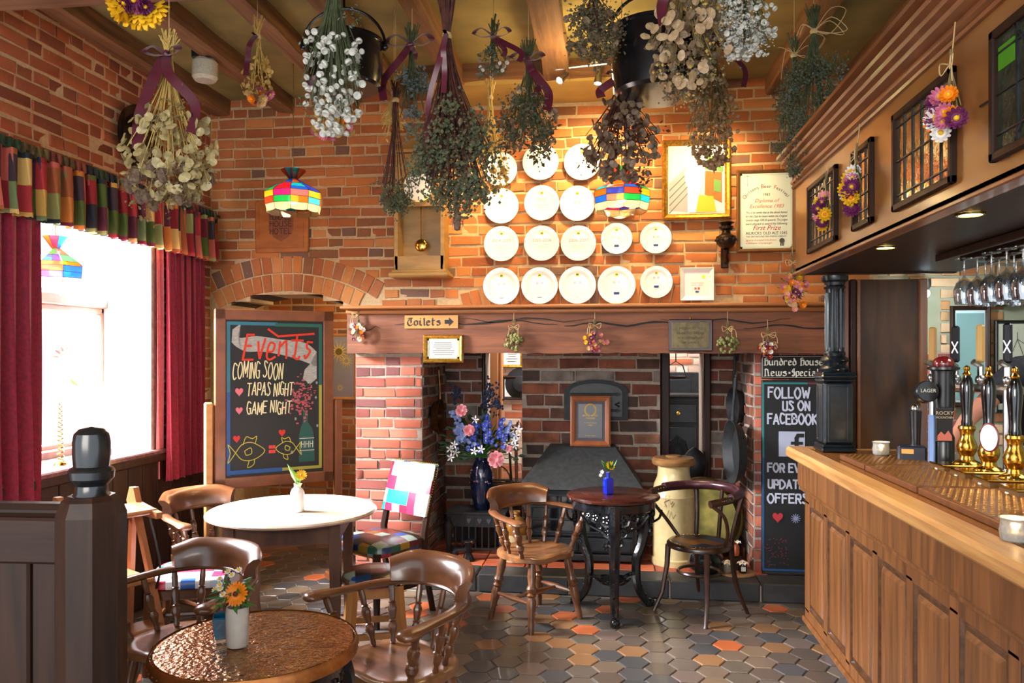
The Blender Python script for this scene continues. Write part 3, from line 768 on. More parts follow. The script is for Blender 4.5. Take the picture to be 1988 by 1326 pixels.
art_part(t, 'lettering', flat('8a8488'), lambda m: (textmesh(m, 'Culinary Excellence', 0, s_ * .05, s_ * .1, -.0112, align='CENTER'), textmesh(m, '2014 - 2015', 0, -s_ * .1, s_ * .14, -.0112, align='CENTER')))
art_part(t, 'rosette_print', flat('c05040'), lambda m: [m.box((x * s_ * .1, -.0115, -s_ * .26), (s_ * .12, .001, s_ * .12)) for x in (-1, 1)])
art_part(t, 'blue_badge', flat('24408c'), lambda m: m.box((0, -.0115, -s_ * .46), (s_ * .2, .001, s_ * .1)))
# gold framed painting: plain stand-in of pale and ochre areas
def painting(t, w, h, y):
    def poly(m, pts, dy): m.add([(x * w / 2, y - dy, z * h / 2) for x, z in pts], [tuple(range(len(pts)))])
    art_part(t, 'painted_sky', flat('b8bcc8'), lambda m: poly(m, [(-.96, -.96), (.96, -.96), (.96, .96), (-.96, .96)], 0))
    art_part(t, 'painted_train', flat('8d8f98'), lambda m: (poly(m, [(-.96, -.9), (-.96, -.1), (-.3, .4), (-.2, .3), (-.2, -.96)], .001)))
    art_part(t, 'painted_rails', flat('585458'), lambda m: [poly(m, [(-.96, -.96 + k * .22), (-.2, -.3 + k * .2), (-.2, -.33 + k * .2), (-.96, -1 + k * .22 + .0)], .002) for k in range(4)])
    art_part(t, 'painted_table', flat('d8a028'), lambda m: (poly(m, [(-.1, -.96), (.7, -.96), (.6, -.5), (.1, -.45)], .002)))
    art_part(t, 'painted_cook', flat('f4f0f0'), lambda m: (poly(m, [(-.35, -.2), (.2, -.2), (.28, .3), (.12, .62), (-.2, .6), (-.42, .2)], .003), poly(m, [(-.3, -.96), (-.02, -.96), (.15, -.2), (-.3, -.2)], .003)))
    art_part(t, 'painted_chair', flat('b85a20'), lambda m: (poly(m, [(.3, -.45), (.9, -.7), (.9, .2), (.32, .25)], .0015)))
    art_part(t, 'painted_foliage', flat('5a8a48'), lambda m: (poly(m, [(.3, .3), (.95, .2), (.95, .6), (.4, .7)], .0016), poly(m, [(.62, -.35), (.86, -.4), (.86, -.05), (.62, 0)], .003)))
p = cpx(1351, 350, Y=YB - .001); W_, H_ = size(130, 155, p)
framed('painting', 'large gold framed painting of a figure in white', 'picture', p, W_, H_, gold, .04, .045, painting, 'e0dcd4', rx=rad(-1))
# diploma
def diploma(t, w, h, y):
    X0 = -w * .4
    def arcf(m):
        pass
    def big(m, idx):
        s = 'Chiltern Beer Festival'; r2 = w * .52
        for i, ch in enumerate(s):
            if ch == ' ' or (ch in 'CBF') != idx: continue
            a = math.pi * (.87 - .74 * i / (len(s) - 1)); cx, cz = r2 * math.cos(a) * .82, h * .09 + r2 * math.sin(a) * .62; b = (a - math.pi / 2) * .8
            textmesh(m, ch, 0, 0, h * (.075 if idx else .062), fn=lambda u, v: (cx + u * math.cos(b) - v * math.sin(b), y, cz + u * math.sin(b) + v * math.cos(b)), align='CENTER')
    art_part(t, 'arched_lettering', inkB, lambda m: (big(m, False), textmesh(m, '1983', 0, h * .2, h * .05, y, align='CENTER')))
    art_part(t, 'red_capitals', flat('d04818'), lambda m: big(m, True))
    art_part(t, 'orange_lettering', flat('d87a50'), lambda m: (textmesh(m, 'Diploma of', 0, h * .115, h * .068, y, .35, 'CENTER'), textmesh(m, 'Excellence 1983', 0, h * .04, h * .068, y, .35, 'CENTER')))
    L = ['This is to certify that at the above festival', 'for the Club for beers within the Original', 'Gravity range 1045 & upwards. The Judges', 'were pleased to award the following']
    art_part(t, 'script_lettering', inkB, lambda m: ([textmesh(m, s, X0, -h * (.035 + .05 * i), h * .042, y, .3, width=w * .8) for i, s in enumerate(L)],
        textmesh(m, 'AILRICKS OLD ALE 1045', X0, -h * .315, h * .056, y, width=w * .8), textmesh(m, 'THE GREYHOUND INN MARSH GIBBON', X0, -h * .352, h * .032, y, .2, width=w * .78)))
    art_part(t, 'pink_lettering', flat('c04858'), lambda m: textmesh(m, 'First Prize', 0, -h * .255, h * .088, y, .35, 'CENTER'))
    art_part(t, 'red_signature', flat('d03a20'), lambda m: (textmesh(m, 'Signed for & on behalf of the Brewers', X0, -h * .40, h * .032, y, .3, width=w * .6), textmesh(m, 'Chiltern Campaign', X0, -h * .44, h * .032, y, .3, width=w * .5)))
    art_part(t, 'seal', flat('4a4440'), lambda m: (m.lathe([(w * .05, 0), (w * .05, .002)], 14, M=Matrix.Translation((w * .3, y, -h * .40)) @ Matrix.Rotation(rad(90), 4, 'X')), m.box((w * .28, y, -h * .45), (w * .025, .002, h * .04)), m.box((w * .32, y, -h * .45), (w * .025, .002, h * .04))))
    art_part(t, 'emblem', flat('6a6a70'), lambda m: (strokes(m, [(-w * .36 + w * .09 * math.cos(k * .4), h * .41 + w * .09 * math.sin(k * .4)) for k in range(13)], .002, lambda a, b: (a, y, b)), strokes(m, [(-w * .36, h * .33), (-w * .36, h * .48)], .0025, lambda a, b: (a, y, b))))
p = cpx(1487, 410, Y=YB - .001); W_, H_ = size(112, 160, p)
framed('diploma', 'framed beer festival diploma with black and red lettering', 'picture', p, W_, H_, wood('diploma_frame', '5a3a1e', '7a5028', 'z', .35), .026, .03, diploma, 'd4dcd2', liner=flat('c8d0c4'))
# bronze lamp bracket
p = cpx(1410, 475, Y=YB - .09); t = thing('oil_lamp', 'dark bronze oil lamp font on a scrolled wall bracket', 'lamp', p)
bz = mat('dark_bronze', '2c2018', '463426', .35, .8, sc_=60, bump=.5)
mb = MB(); mb.lathe([(.012, -.03), (.035, -.02), (.062, .005), (.072, .035), (.066, .055), (.045, .065), (.03, .075), (.028, .095), (.045, .105), (.05, .12), (.03, .128), (.04, .14), (.055, .148), (.05, .152), (.01, .152)], 20); mb.build('font', bz, t)
mb = MB(); mb.tube(bez([(0, 0, -.03), (.0, .02, -.07), (.01, .05, -.11), (0, .075, -.09)]), [.02] * 5 + [.016] * 14, 8); mb.box((0, .082, -.08), (.05, .014, .14), .005); mb.build('bracket', bz, t)
mb = MB()
for k in range(12): a = k * math.pi / 6; mb.sphere((.07 * math.cos(a), .07 * math.sin(a), .03), .009, 5, 4)
mb.build('ornament', bz, t)
# carved plaque
p = cpx(549, 440, Y=YB - .001); W_, H_ = size(107, 102, p); t = thing('carved_plaque', 'square varnished wood plaque carved with a shield and house name', 'plaque', p)
pw_ = mat('plaque_wood', '94501f', 'ac662c', .35, sc_=(5, 5, 20), coat=.3)
mb = MB(); mb.box((0, -.012, 0), (W_, .024, H_), .006); mb.build('board', pw_, t)
mb = MB(); mb.box((0, -.026, 0), (W_ * .84, .01, H_ * .84), .004); mb.build('raised_field', pw_, t)
mb = MB(); a, b = W_ * .23, H_ * .27; mb.prism([(-a, b), (-a, -b * .3), (-a * .6, -b * .8), (0, -b * 1.1), (a * .6, -b * .8), (a, -b * .3), (a, b)], -.034, -.03, 'y'); mb.build('carved_shield', mat('shield_wood', '7a3c18', '8a4a20', .45), t, smooth=0)
mb = MB()
for s, z in (('HUNDRED', .12), ('HOUSE', -.01), ('HOTEL', -.15)): lettering(mb, s, -W_ * .2, H_ * z, H_ * .1, H_ * .018, width=W_ * .4, y=-.0355)
mb.build('lettering', flat('4a200c'), t, smooth=0)
# clock
clkW = mat('clock_case_wood', '8e6a34', 'a88040', .38, sc_=(5, 5, 22), coat=.2)
pa = cpx(768, 300, Y=YB); pb = cpx(880, 542, Y=YB); t = thing('wall_clock', 'tall wooden wall clock with round white dial and brass pendulum', 'clock', ((pa.x + pb.x) / 2, YB, pb.z))
cw = (pb.x - pa.x) * .93; chh = pa.z - pb.z; cd = .16
mb = MB(); mb.box((0, -.01, chh / 2), (cw * .86, .02, chh - .04)); mb.box((-cw * .42, -cd / 2, chh * .5), (.03, cd, chh - .06), .003); mb.box((cw * .42, -cd / 2, chh * .5), (.03, cd, chh - .06), .003)
mb.box((0, -cd / 2, .07), (cw * .88, cd, .05), .004); mb.box((0, -cd + .01, .12), (cw * .88, .02, .06)); mb.build('case', clkW, t)
mb = MB(); mb.box((0, -cd / 2 - .01, .02), (cw * 1.08, cd + .05, .035), .01); mb.box((0, -cd / 2 - .005, .045), (cw * .98, cd + .02, .02), .005); mb.build('foot_moulding', clkW, t)
mb = MB(); mb.box((0, -cd / 2 - .01, chh - .02), (cw * 1.08, cd + .05, .03), .008); mb.prism([(-cw * .5, chh), (cw * .5, chh), (0, chh + .09)], -cd, -.01, 'y'); mb.build('hood', clkW, t)
dz = cpx(820, 371, Y=YB).z - pb.z; dx = 0; rr = .115
mb = MB(); mb.prism([(-cw * .4, dz - .14), (cw * .4, dz - .14), (cw * .4, chh - .04), (-cw * .4, chh - .04)], -cd - .005, -cd + .01, 'y'); mb.build('dial_board', clkW, t)
My = Matrix.Translation((0, -cd - .006, dz)) @ Matrix.Rotation(rad(90), 4, 'X')
mb = MB(); mb.lathe([(rr, 0), (rr, .018), (rr * .93, .02), (rr * .92, .006)], 32, M=My, cap=False); mb.build('bezel', brass, t)
mb = MB(); mb.lathe([(rr * .93, 0), (rr * .93, .005)], 32, M=My); mb.build('dial', flat('eae6dc', .4), t, smooth=0)
mb = MB()
for k in range(12):
    a = k * math.pi / 6; strokes(mb, [(rr * .66 * math.sin(a), dz + rr * .66 * math.cos(a)), (rr * .84 * math.sin(a), dz + rr * .84 * math.cos(a))], .006, lambda x, z: (x, -cd - .0125, z))
mb.build('numerals', inkB, t, smooth=0)
mb = MB(); strokes(mb, [(0, dz), (-.05, dz + .04)], .008, lambda x, z: (x, -cd - .014, z)); strokes(mb, [(0, dz), (.02, dz + .085)], .005, lambda x, z: (x, -cd - .015, z)); mb.build('hands', inkB, t, smooth=0)
pz = cpx(824, 480, Y=YB).z - pb.z
mb = MB(); mb.tube([(0, -cd * .6, dz - .12), (0, -cd * .6, pz)], .004, 6); mb.sphere((0, -cd * .6, pz), .045, 16, 8, (1, .3, 1)); mb.build('pendulum', brass, t)
# toilets sign
p = cpx(838, 625, Y=5.352); W_, H_ = size(106, 26, p); t = thing('toilets_sign', 'small varnished wooden sign reading Toilets with an arrow', 'sign', p)
mb = MB(); mb.box((0, -.006, 0), (W_, .012, H_), .002); mb.build('board', mat('sign_wood', 'b87a38', 'c88c48', .4, sc_=(5, 30, 30)), t)
mb = MB(); lettering(mb, 'Toilets', -W_ * .44, -H_ * .26, H_ * .54, H_ * .13, 'blk', rad(40), y=-.0135, width=W_ * .6); mb.build('lettering', inkB, t, smooth=0)
mb = MB(); a = W_ * .25; mb.prism([(a, -.014), (a + .03, -.014), (a + .03, -.03), (a + .062, 0), (a + .03, .03), (a + .03, .014), (a, .014)], -.0145, -.012, 'y'); mb.build('arrow', inkB, t, smooth=0)
def lines(n, c='6a6a60', wf=.7):
    def f(t, w, h, y):
        art_part(t, 'printed_lines', flat(c), lambda m: [m.box((R.uniform(-.02, .02) * w, y, h * (.3 - .6 * i / (n - 1))), (w * R.uniform(wf * .5, wf), .0008, h * .035)) for i in range(n)])
    return f
p = cpx(861, 677, Y=5.352); W_, H_ = size(78, 54, p)
framed('notice_frame', 'small gilt framed notice under the Toilets sign', 'picture', p, W_, H_, gold, .028, .028, lines(7), 'd8d4c4', liner=flat('b8b49c'))
p = cpx(1340, 651, Y=5.352); W_, H_ = size(84, 62, p); t = thing('memorial_plaque', 'dark wooden shield board with an engraved brass plate on the beam', 'plaque', p)
mb = MB(); mb.box((0, -.01, 0), (W_, .02, H_), .006); mb.build('board', mahog, t)
mb = MB(); mb.box((0, -.022, 0), (W_ * .84, .004, H_ * .82), .001); mb.build('brass_plate', mat('old_brass_plate', '544a34', '6a5c40', .35, .8), t)
mb = MB(); [textmesh(mb, s, 0, H_ * z, H_ * .1, -.0245, align='CENTER') for s, z in (('PRESENTED TO', .18), ('HUNDRED HOUSE', .03), ('IN RECOGNITION', -.12), ('OF SERVICE', -.26))]; mb.build('engraving', flat('2e2818'), t, smooth=0)
mb = MB(); mb.tube([(0, -.004, H_ / 2), (0, -.004, H_ / 2 + .015)], .006, 8); mb.build('hook', brass, t)
# ------------------------------------------------------------ events chalkboard on its stand
pl = V((-2.50, 4.70, 0)); pr = V((-1.885, 5.17, 0)); ang = math.atan2(pr.y - pl.y, pr.x - pl.x); bw = (pr - pl).length; cen = (pl + pr) / 2
t = thing('chalkboard_easel', 'large wooden framed swing chalkboard reading Events coming soon', 'chalkboard', cen, ang)
frW = mat('easel_frame_wood', '6a3a1e', '7e4828', .38, sc_=(10, 10, 10), coat=.3, obj=True)
zb, zt = .74, 1.90; BW = bw / 2
BD = thing; mb = MB()
for x in (-BW + .035, BW - .035): mb.box((x, 0, (zb + zt) / 2), (.07, .04, zt - zb), .006)
for z in (zb + .035, zt - .035): mb.box((0, 0, z), (bw, .04, .07), .006)
bf = mb.build('board_frame', frW, t)
mb = MB(); mb.box((0, .0, (zb + zt) / 2), (bw - .13, .02, zt - zb - .13)); bb = mb.build('blackboard', flat('191a1c', .6), t, smooth=0)
for s in (-1, 1):
    mb = MB(); mb.box((s * (BW + .035), 0, .75), (.05, .05, 1.1), .008); mb.build('upright', pine if s < 0 else frW, t)
    mb = MB(); mb.box((s * (BW + .035), 0, .04), (.06, .42, .06), .01); mb.build('foot', frW, t)
mb = MB(); mb.box((0, 0, .35), (bw + .06, .03, .07), .006); mb.build('cross_rail', frW, t)
x0, x1, z0, z1 = -BW + .072, BW - .072, zb + .072, zt - .072; bwid, bhei = x1 - x0, z1 - z0; yy = -.0115
def bx(u, v): return (x0 + u * bwid, yy, z0 + v * bhei)
def strip(m, pts, wd, dy=0): strokes(m, [(x0 + u * bwid, z0 + v * bhei) for u, v in pts], wd, lambda a, b: (a, yy - dy, b))
e = .02
art_part(t, 'teal_border', flat('2e6e84'), lambda m: (strip(m, [(e, .98), (.5, .98)], .022), strip(m, [(e, .98), (e, .55)], .022)))
art_part(t, 'green_border', flat('1f5a50'), lambda m: (strip(m, [(.5, .975), (.97, .975)], .022), strip(m, [(.97, .975), (.97, .57)], .022)))
art_part(t, 'olive_border', flat('9a9432'), lambda m: (strip(m, [(.97, .57), (.97, .03)], .02), strip(m, [(.97, .03), (.55, .03)], .02)))
art_part(t, 'blue_border', flat('24508c'), lambda m: (strip(m, [(e, .55), (e, .02)], .022), strip(m, [(e, .03), (.55, .03)], .026)))
def banner(m):
    top = bez([(.06, .94, 0), (.14, .97, 0), (.12, .89, 0), (.3, .90, 0), (.55, .88, 0), (.8, .86, 0), (.93, .80, 0)], 4); bot = bez([(.05, .86, 0), (.1, .83, 0), (.2, .80, 0), (.35, .80, 0), (.55, .78, 0), (.75, .745, 0), (.93, .70, 0)], 4)
    for i in range(len(top) - 1): m.add([bx(top[i].x, top[i].y), bx(bot[i].x, bot[i].y), bx(bot[i + 1].x, bot[i + 1].y), bx(top[i + 1].x, top[i + 1].y)], [(0, 1, 2, 3)])
    m.add([bx(.93, .80), bx(.93, .62), bx(.86, .585), bx(.78, .62), bx(.80, .68), bx(.86, .72)], [(0, 1, 2, 3, 4, 5)])
art_part(t, 'chalk_banner', mat('chalk_grey', '8f8f8c', 'a8a8a4', .9, sc_=(30, 30, 120)), banner)
fE = lambda a, b: (a, yy - .002, b)
art_part(t, 'events_lettering', flat('c8321c'), lambda m: (lettering(m, 'Events', x0 + .16 * bwid, z0 + .755 * bhei, bhei * .16, .014, font='low', fn=lambda a, b: (a, yy - .002, b), width=.70 * bwid, slant=.12, jit=.05), strip(m, [(.42, .945), (.52, .90), (.9, .92)], .014, .002)))
art_part(t, 'chalk_lettering', flat('d8d0a4'), lambda m: (lettering(m, 'COMING SOON', x0 + .06 * bwid, z0 + .63 * bhei, bhei * .1, .007, fn=fE, width=.5 * bwid, slant=.08, jit=.1),
    lettering(m, 'TAPAS NIGHT', x0 + .2 * bwid, z0 + .515 * bhei, bhei * .08, .007, fn=fE, width=.47 * bwid, slant=.08, jit=.1), lettering(m, 'GAME NIGHT', x0 + .2 * bwid, z0 + .40 * bhei, bhei * .075, .007, fn=fE, width=.45 * bwid, slant=.08, jit=.1)))
def heart(m, u, v, s, f=None):
    pts = [(16 * math.sin(a) ** 3, 13 * math.cos(a) - 5 * math.cos(2 * a) - 2 * math.cos(3 * a) - math.cos(4 * a)) for a in [k * math.pi / 10 for k in range(20)]]
    f = f or (lambda a, b: (x0 + u * bwid + a * s, yy - .002, z0 + v * bhei + b * s * 1.2)); m.add([f(a, b) for a, b in pts], [tuple(range(19, -1, -1))])
for v_, k_ in ((.545, .0016), (.425, .0014)): art_part(t, 'pink_heart', flat('c86878'), lambda m: heart(m, .125, v_, k_))
for u_, v_ in ((.10, .245), (.56, .27)): art_part(t, 'red_heart', flat('b82a24'), lambda m: heart(m, u_, v_, .0014))
def fish(m, cx, cy, s, f=1):
    P = lambda *q: [(cx + f * a * s, cy + b * s * .6) for a, b in q]
    for q in ([(-1, 0), (-.6, .55), (0, .7), (.6, .4), (.95, .05), (.6, -.35), (0, -.6), (-.6, -.5), (-1, 0)], [(-1, 0), (-1.5, .6), (-1.35, 0), (-1.5, -.7), (-1, 0)], [(-.5, .55), (-.3, 1.1), (.1, .95), (.4, 1.1), (.3, .6)], [(-.1, -.6), (-.2, -1.1), (.2, -.9), (.25, -.55)], [(-.4, .1), (0, .3), (.05, -.1), (-.3, -.2), (-.4, .1)]):
        strip(m, [(v.x, v.y) for v in bez([(a, b, 0) for a, b in P(*q)], 3)], .005, .001)
art_part(t, 'chalk_fish', flat('b0a838'), lambda m: (fish(m, .24, .155, .15), fish(m, .60, .165, .11, -1)))
art_part(t, 'chalk_lips', flat('c83c34'), lambda m: [m.box(bx(.44 + i * .035, .15 + j * .03), (.02, .002, .022)) for i in (0, 1) for j in (0, 1)])
def bottle(m):
    P = [(.74, .07), (.74, .24), (.76, .30), (.78, .33), (.785, .41), (.83, .41), (.835, .33), (.88, .29), (.90, .24), (.91, .07)]; m.add([bx(u, v) for u, v in P], [tuple(range(len(P)))])
art_part(t, 'chalk_bottle', flat('1f4e48'), bottle)
art_part(t, 'bottle_lettering', flat('c8c8c0'), lambda m: (lettering(m, 'HHH', x0 + .765 * bwid, z0 + .165 * bhei, bhei * .04, .0045, fn=lambda a, b: (a, yy - .004, b), width=.12 * bwid, gap=3), strip(m, [(.745, .225), (.9, .225)], .004, .002), strip(m, [(.745, .145), (.9, .145)], .004, .002)))
art_part(t, 'chalk_spray', flat('a85058'), lambda m: [m.box(bx(.76 + R.gauss(0, .07), .49 + R.gauss(0, .055)), (R.uniform(.004, .02), .001, R.uniform(.004, .016))) for _ in range(120)])
def star(m):
    for _ in range(26):
        u, v = R.uniform(.66, .94), R.uniform(.12, .62)
        if .73 < u < .92 and v < .58: continue
        for k in range(3): a = k * math.pi / 3; strip(m, [(u - .012 * math.cos(a), v - .01 * math.sin(a)), (u + .012 * math.cos(a), v + .01 * math.sin(a))], .003)
art_part(t, 'chalk_stars', flat('a0a4a4'), star)
# ------------------------------------------------------------ news chalkboard on the right pier
p0 = atY(1478, 1108, 5.47); p1 = atY(1606, 737, 5.47); W_ = p1.x - p0.x; H_ = p1.z - p0.z
t = thing('news_chalkboard', 'narrow blue edged chalkboard asking to follow on facebook', 'chalkboard', (p0.x + W_ / 2, 5.465, .127))
mb = MB(); mb.box((0, 0, H_ / 2), (W_, .03, H_), .004); mb.build('blackboard', flat('15161a', .55), t)
fB = lambda a, b: (a, -.017, b)
art_part(t, 'blue_border', flat('1c4f86'), lambda m: (strokes(m, [(-W_ * .48, .02), (-W_ * .48, H_ * .6)], .012, fB), strokes(m, [(-W_ * .48, .02), (W_ * .48, .02)], .014, fB)))
art_part(t, 'teal_border', flat('1f7a78'), lambda m: (strokes(m, [(-W_ * .48, H_ * .6), (-W_ * .48, H_ * .985)], .012, fB), strokes(m, [(-W_ * .48, H_ * .985), (W_ * .2, H_ * .985)], .012, fB)))
art_part(t, 'maroon_border', flat('6a2436'), lambda m: strokes(m, [(W_ * .2, H_ * .985), (W_ * .48, H_ * .985)], .012, fB))
fL = lambda a, b: (a, -.018, b)
rows = [('FOLLOW', -.4, .91, .052, .62), ('US ON', -.18, .845, .045, .4), ('FACEBOOK', -.41, .775, .05, .74), ('FOR EVENT', -.41, .525, .042, .75), ('UPDATES', -.4, .44, .042, .62), ('OFFERS', -.41, .365, .045, .6)]
art_part(t, 'chalk_lettering', flat('b8bcd0'), lambda m: [lettering(m, s, W_ * x, H_ * z, H_ * h_, .012, fn=fL, width=W_ * w_, jit=.05) for s, x, z, h_, w_ in rows])
art_part(t, 'chalk_square', flat('a8aec4'), lambda m: m.box((-.02, -.0165, H_ * .67), (.17, .003, .17)))
art_part(t, 'letter_f', flat('15161a'), lambda m: (strokes(m, [(.05, H_ * .715), (.02, H_ * .715), (.01, H_ * .70), (.01, H_ * .62)], .026, lambda a, b: (a, -.0195, b)), strokes(m, [(-.02, H_ * .675), (.045, H_ * .675)], .02, lambda a, b: (a, -.0195, b))))
for q in (-W_ * .26, W_ * .3): art_part(t, 'red_heart', flat('b83038'), lambda m: heart(m, 0, 0, 1, lambda a, b: (q + a * .0022, -.018, H_ * .29 + b * .0024)))
art_part(t, 'chalk_flower', flat('8a92b8'), lambda m: [strokes(m, [(.005, H_ * .285), (.005 + .03 * math.cos(k * .524), H_ * .285 + .03 * math.sin(k * .524))], .005, fL) for k in range(12)])
art_part(t, 'chalk_speckle', flat('6a2430'), lambda m: [m.box((R.uniform(-.46, -.1) * W_, -.0165, R.uniform(.03, .18) * H_), (.008, .001, .006)) for _ in range(60)])
mb = MB(); mb.box((0, -.02, .0), (W_, .03, .02), .004); mb.build('ledge', ironM, t)
q0 = atY(1477, 735, 5.468); q1 = atY(1602, 690, 5.468)
t = thing('news_sign', 'black painted sign with white gothic lettering above the narrow chalkboard', 'sign', ((q0.x + q1.x) / 2, 5.465, (q0.z + q1.z) / 2)); W_ = q1.x - q0.x; H_ = q1.z - q0.z
mb = MB(); mb.box((0, 0, 0), (W_, .02, H_), .003); mb.build('board', blackP, t)
art_part(t, 'border', flat('b8b4a8'), lambda m: strokes(m, [(-W_ * .48, -H_ * .44), (-W_ * .48, H_ * .4), (-W_ * .46, H_ * .45), (W_ * .46, H_ * .45), (W_ * .48, H_ * .4), (W_ * .48, -H_ * .44), (-W_ * .48, -H_ * .44)], .003, lambda a, b: (a, -.0115, b)))
art_part(t, 'lettering', flat('d8d4c8'), lambda m: (lettering(m, 'Hundred House', -W_ * .45, H_ * .08, H_ * .3, H_ * .06, 'blk', rad(40), y=-.0118, width=W_ * .9), lettering(m, 'News', -W_ * .45, -H_ * .38, H_ * .3, H_ * .06, 'blk', rad(40), y=-.0118, width=W_ * .34), lettering(m, 'Specials', -W_ * .02, -H_ * .38, H_ * .3, H_ * .06, 'blk', rad(40), y=-.0118, width=W_ * .47), m.box((-W_ * .06, -.0118, -H_ * .25), (.012, .001, .012))))
# ------------------------------------------------------------ in and behind the fireplace
t = thing('cast_iron_stove', 'black hooded stove with panelled doors in the fireplace', 'stove', (-.2, 5.9, .12))
sw = .42
mb = MB(); mb.box((0, -.1, .04), (.86, .5, .05), .01); mb.build('plinth', ironM, t)
mb = MB(); mb.box((0, -.1, .29), (.8, .44, .46), .01); mb.build('body', stoveM, t)
mb = MB(); mb.add([(-.44, -.35, .52), (.44, -.35, .52), (.44, .18, .52), (-.44, .18, .52), (-.44, -.35, .54), (.44, -.35, .54), (.44, .18, .54), (-.44, .18, .54), (-.25, .03, .79), (.25, .03, .79), (.25, .19, .79), (-.25, .19, .79)],
   [(3, 2, 1, 0), (0, 1, 5, 4), (1, 2, 6, 5), (2, 3, 7, 6), (3, 0, 4, 7), (4, 5, 9, 8), (5, 6, 10, 9), (6, 7, 11, 10), (7, 4, 8, 11), (8, 9, 10, 11)]); mb.build('hood', mat('hood_metal', '3a3c3d', '484a4b', .5, .2, sc_=30, bump=.2, bs=200), t, smooth=0)
for sx in (-1, 1):
    mb = MB(); mb.box((sx * .19, -.335, .34), (.36, .03, .3), .006)
    for z in (.22, .31, .40, .48): mb.box((sx * .19, -.352, z), (.32, .01, .012), .002)
    for x in (.03, .14, .24, .35): mb.box((sx * x, -.352, .34), (.012, .01, .27), .002)
    d_ = mb.build('stove_door', stoveM, t)
    for ix in range(3):
        for iz in range(3):
            mb = MB(); mb.box((sx * (.085 + ix * .105), -.3505, .265 + iz * .088), (.088, .004, .07)); mb.build('pane', flat('0a0c10', .08), d_, smooth=0)
    mb = MB(); mb.box((sx * .19, -.335, .13), (.36, .03, .1), .006); mb.box((sx * .19, -.352, .13), (.33, .006, .075), .002); dr = mb.build('ash_door', stoveM, t)
    mb = MB()
    for k in range(8): a = k * .785; mb.sphere((sx * .19 + .028 * math.cos(a), -.358, .13 + .028 * math.sin(a)), .009, 6, 4)
    mb.sphere((sx * .19, -.36, .13), .014, 8, 5); mb.build('draught_knob', ironM, dr)
mb = MB(); mb.box((-.39, -.345, .4), (.02, .03, .06), .004); mb.build('latch', ironM, t)
t = thing('bread_oven_door', 'arched black iron oven door with strap hinges in the brickwork', 'oven door', (.0, 6.08, 0))
oc = atY(1157, 776, 6.08); t.location = (oc.x, 6.085, oc.z); ow, oh = size(123, 78, oc)
def archp(w, h, rise, n=12): return [(-w / 2, -h / 2), (w / 2, -h / 2), (w / 2, h / 2 - rise)] + [(w / 2 * math.cos(math.pi * k / n), h / 2 - rise + rise * math.sin(math.pi * k / n)) for k in range(1, n)] + [(-w / 2, h / 2 - rise)]
mb = MB(); mb.prism(archp(ow, oh, .09), -.03, .03, 'y'); mb.build('frame', ironM, t, smooth=20)
mb = MB(); mb.prism(archp(ow * .82, oh * .82, .07), -.045, -.03, 'y'); mb.build('door', stoveM, t, smooth=20)
mb = MB()
for z in (.045, -.08): mb.box((-.02, -.05, z), (ow * .72, .008, .018), .003); mb.prism([(ow * .32, z - .018), (ow * .40, z), (ow * .32, z + .018)], -.054, -.046, 'y')
mb.build('strap_hinge', ironM, t)
mb = MB(); mb.tube([(ow * .36, -.06, -.02), (ow * .30, -.075, -.03), (ow * .36, -.06, -.05)], .008, 6); mb.build('latch', ironM, t)
def award(t, w, h, y):
    art_part(t, 'dark_field', flat('2c2a30', .3), lambda m: m.box((0, y, 0), (w * .82, .002, h * .86)))
    art_part(t, 'gold_lettering', flat('c8a850'), lambda m: (textmesh(m, 'BEST BUSINESS', 0, h * .12, h * .06, y - .002, align='CENTER'), textmesh(m, 'WINNER', 0, h * .05, h * .06, y - .002, align='CENTER'), textmesh(m, 'Hundred House', 0, -h * .06, h * .05, y - .002, align='CENTER'), textmesh(m, 'Hotel', 0, -h * .12, h * .05, y - .002, align='CENTER'), textmesh(m, 'Services Awards', 0, -h * .38, h * .04, y - .002, align='CENTER')))
    art_part(t, 'laurel_wreath', flat('b89440'), lambda m: [m.box((.04 * math.cos(a), y - .002, h * .28 + .045 * math.sin(a)), (.014, .001, .01)) for a in [-1.2 + k * .3 for k in range(10)] + [math.pi + 1.2 - k * .3 for k in range(10)]])
p = atY(1146, 818, 5.92); W_, H_ = size(78, 98, p)
framed('award_frame', 'wood framed award with a gold wreath standing on the stove hood', 'award', (p.x, 5.94, .91 + H_ / 2), W_, H_, wood('award_frame_wood', '8a4a2a', 'a05c34', 'z', .35), .042, .025, award, '4a444c', rx=rad(-4))
# stoneware jar
def jar(name, label, loc, r, h, cb='c8b088', ct='8a5a20'):
    t = thing(name, label, 'jar', loc)
    mb = MB(); mb.lathe([(r * .9, 0), (r, .01), (r, h * .55)], 20); mb.build('base', mat('cream_glaze', cb, 'b8a078', .3, coat=.5), t)
    mb = MB(); mb.lathe([(r, h * .55), (r, h * .7), (r * .8, h * .82), (r * .38, h * .9), (r * .34, h * .94), (r * .42, h * .96), (r * .4, h)], 20); mb.build('glazed_top', mat('amber_glaze', ct, 'a06c28', .2, coat=.6), t)
    return t
p = atY(1000, 1090, 5.52); jar('stoneware_jar', 'two tone stoneware jar on the hearth behind the captain chair', (p.x, 5.55, .122), .085, .36)
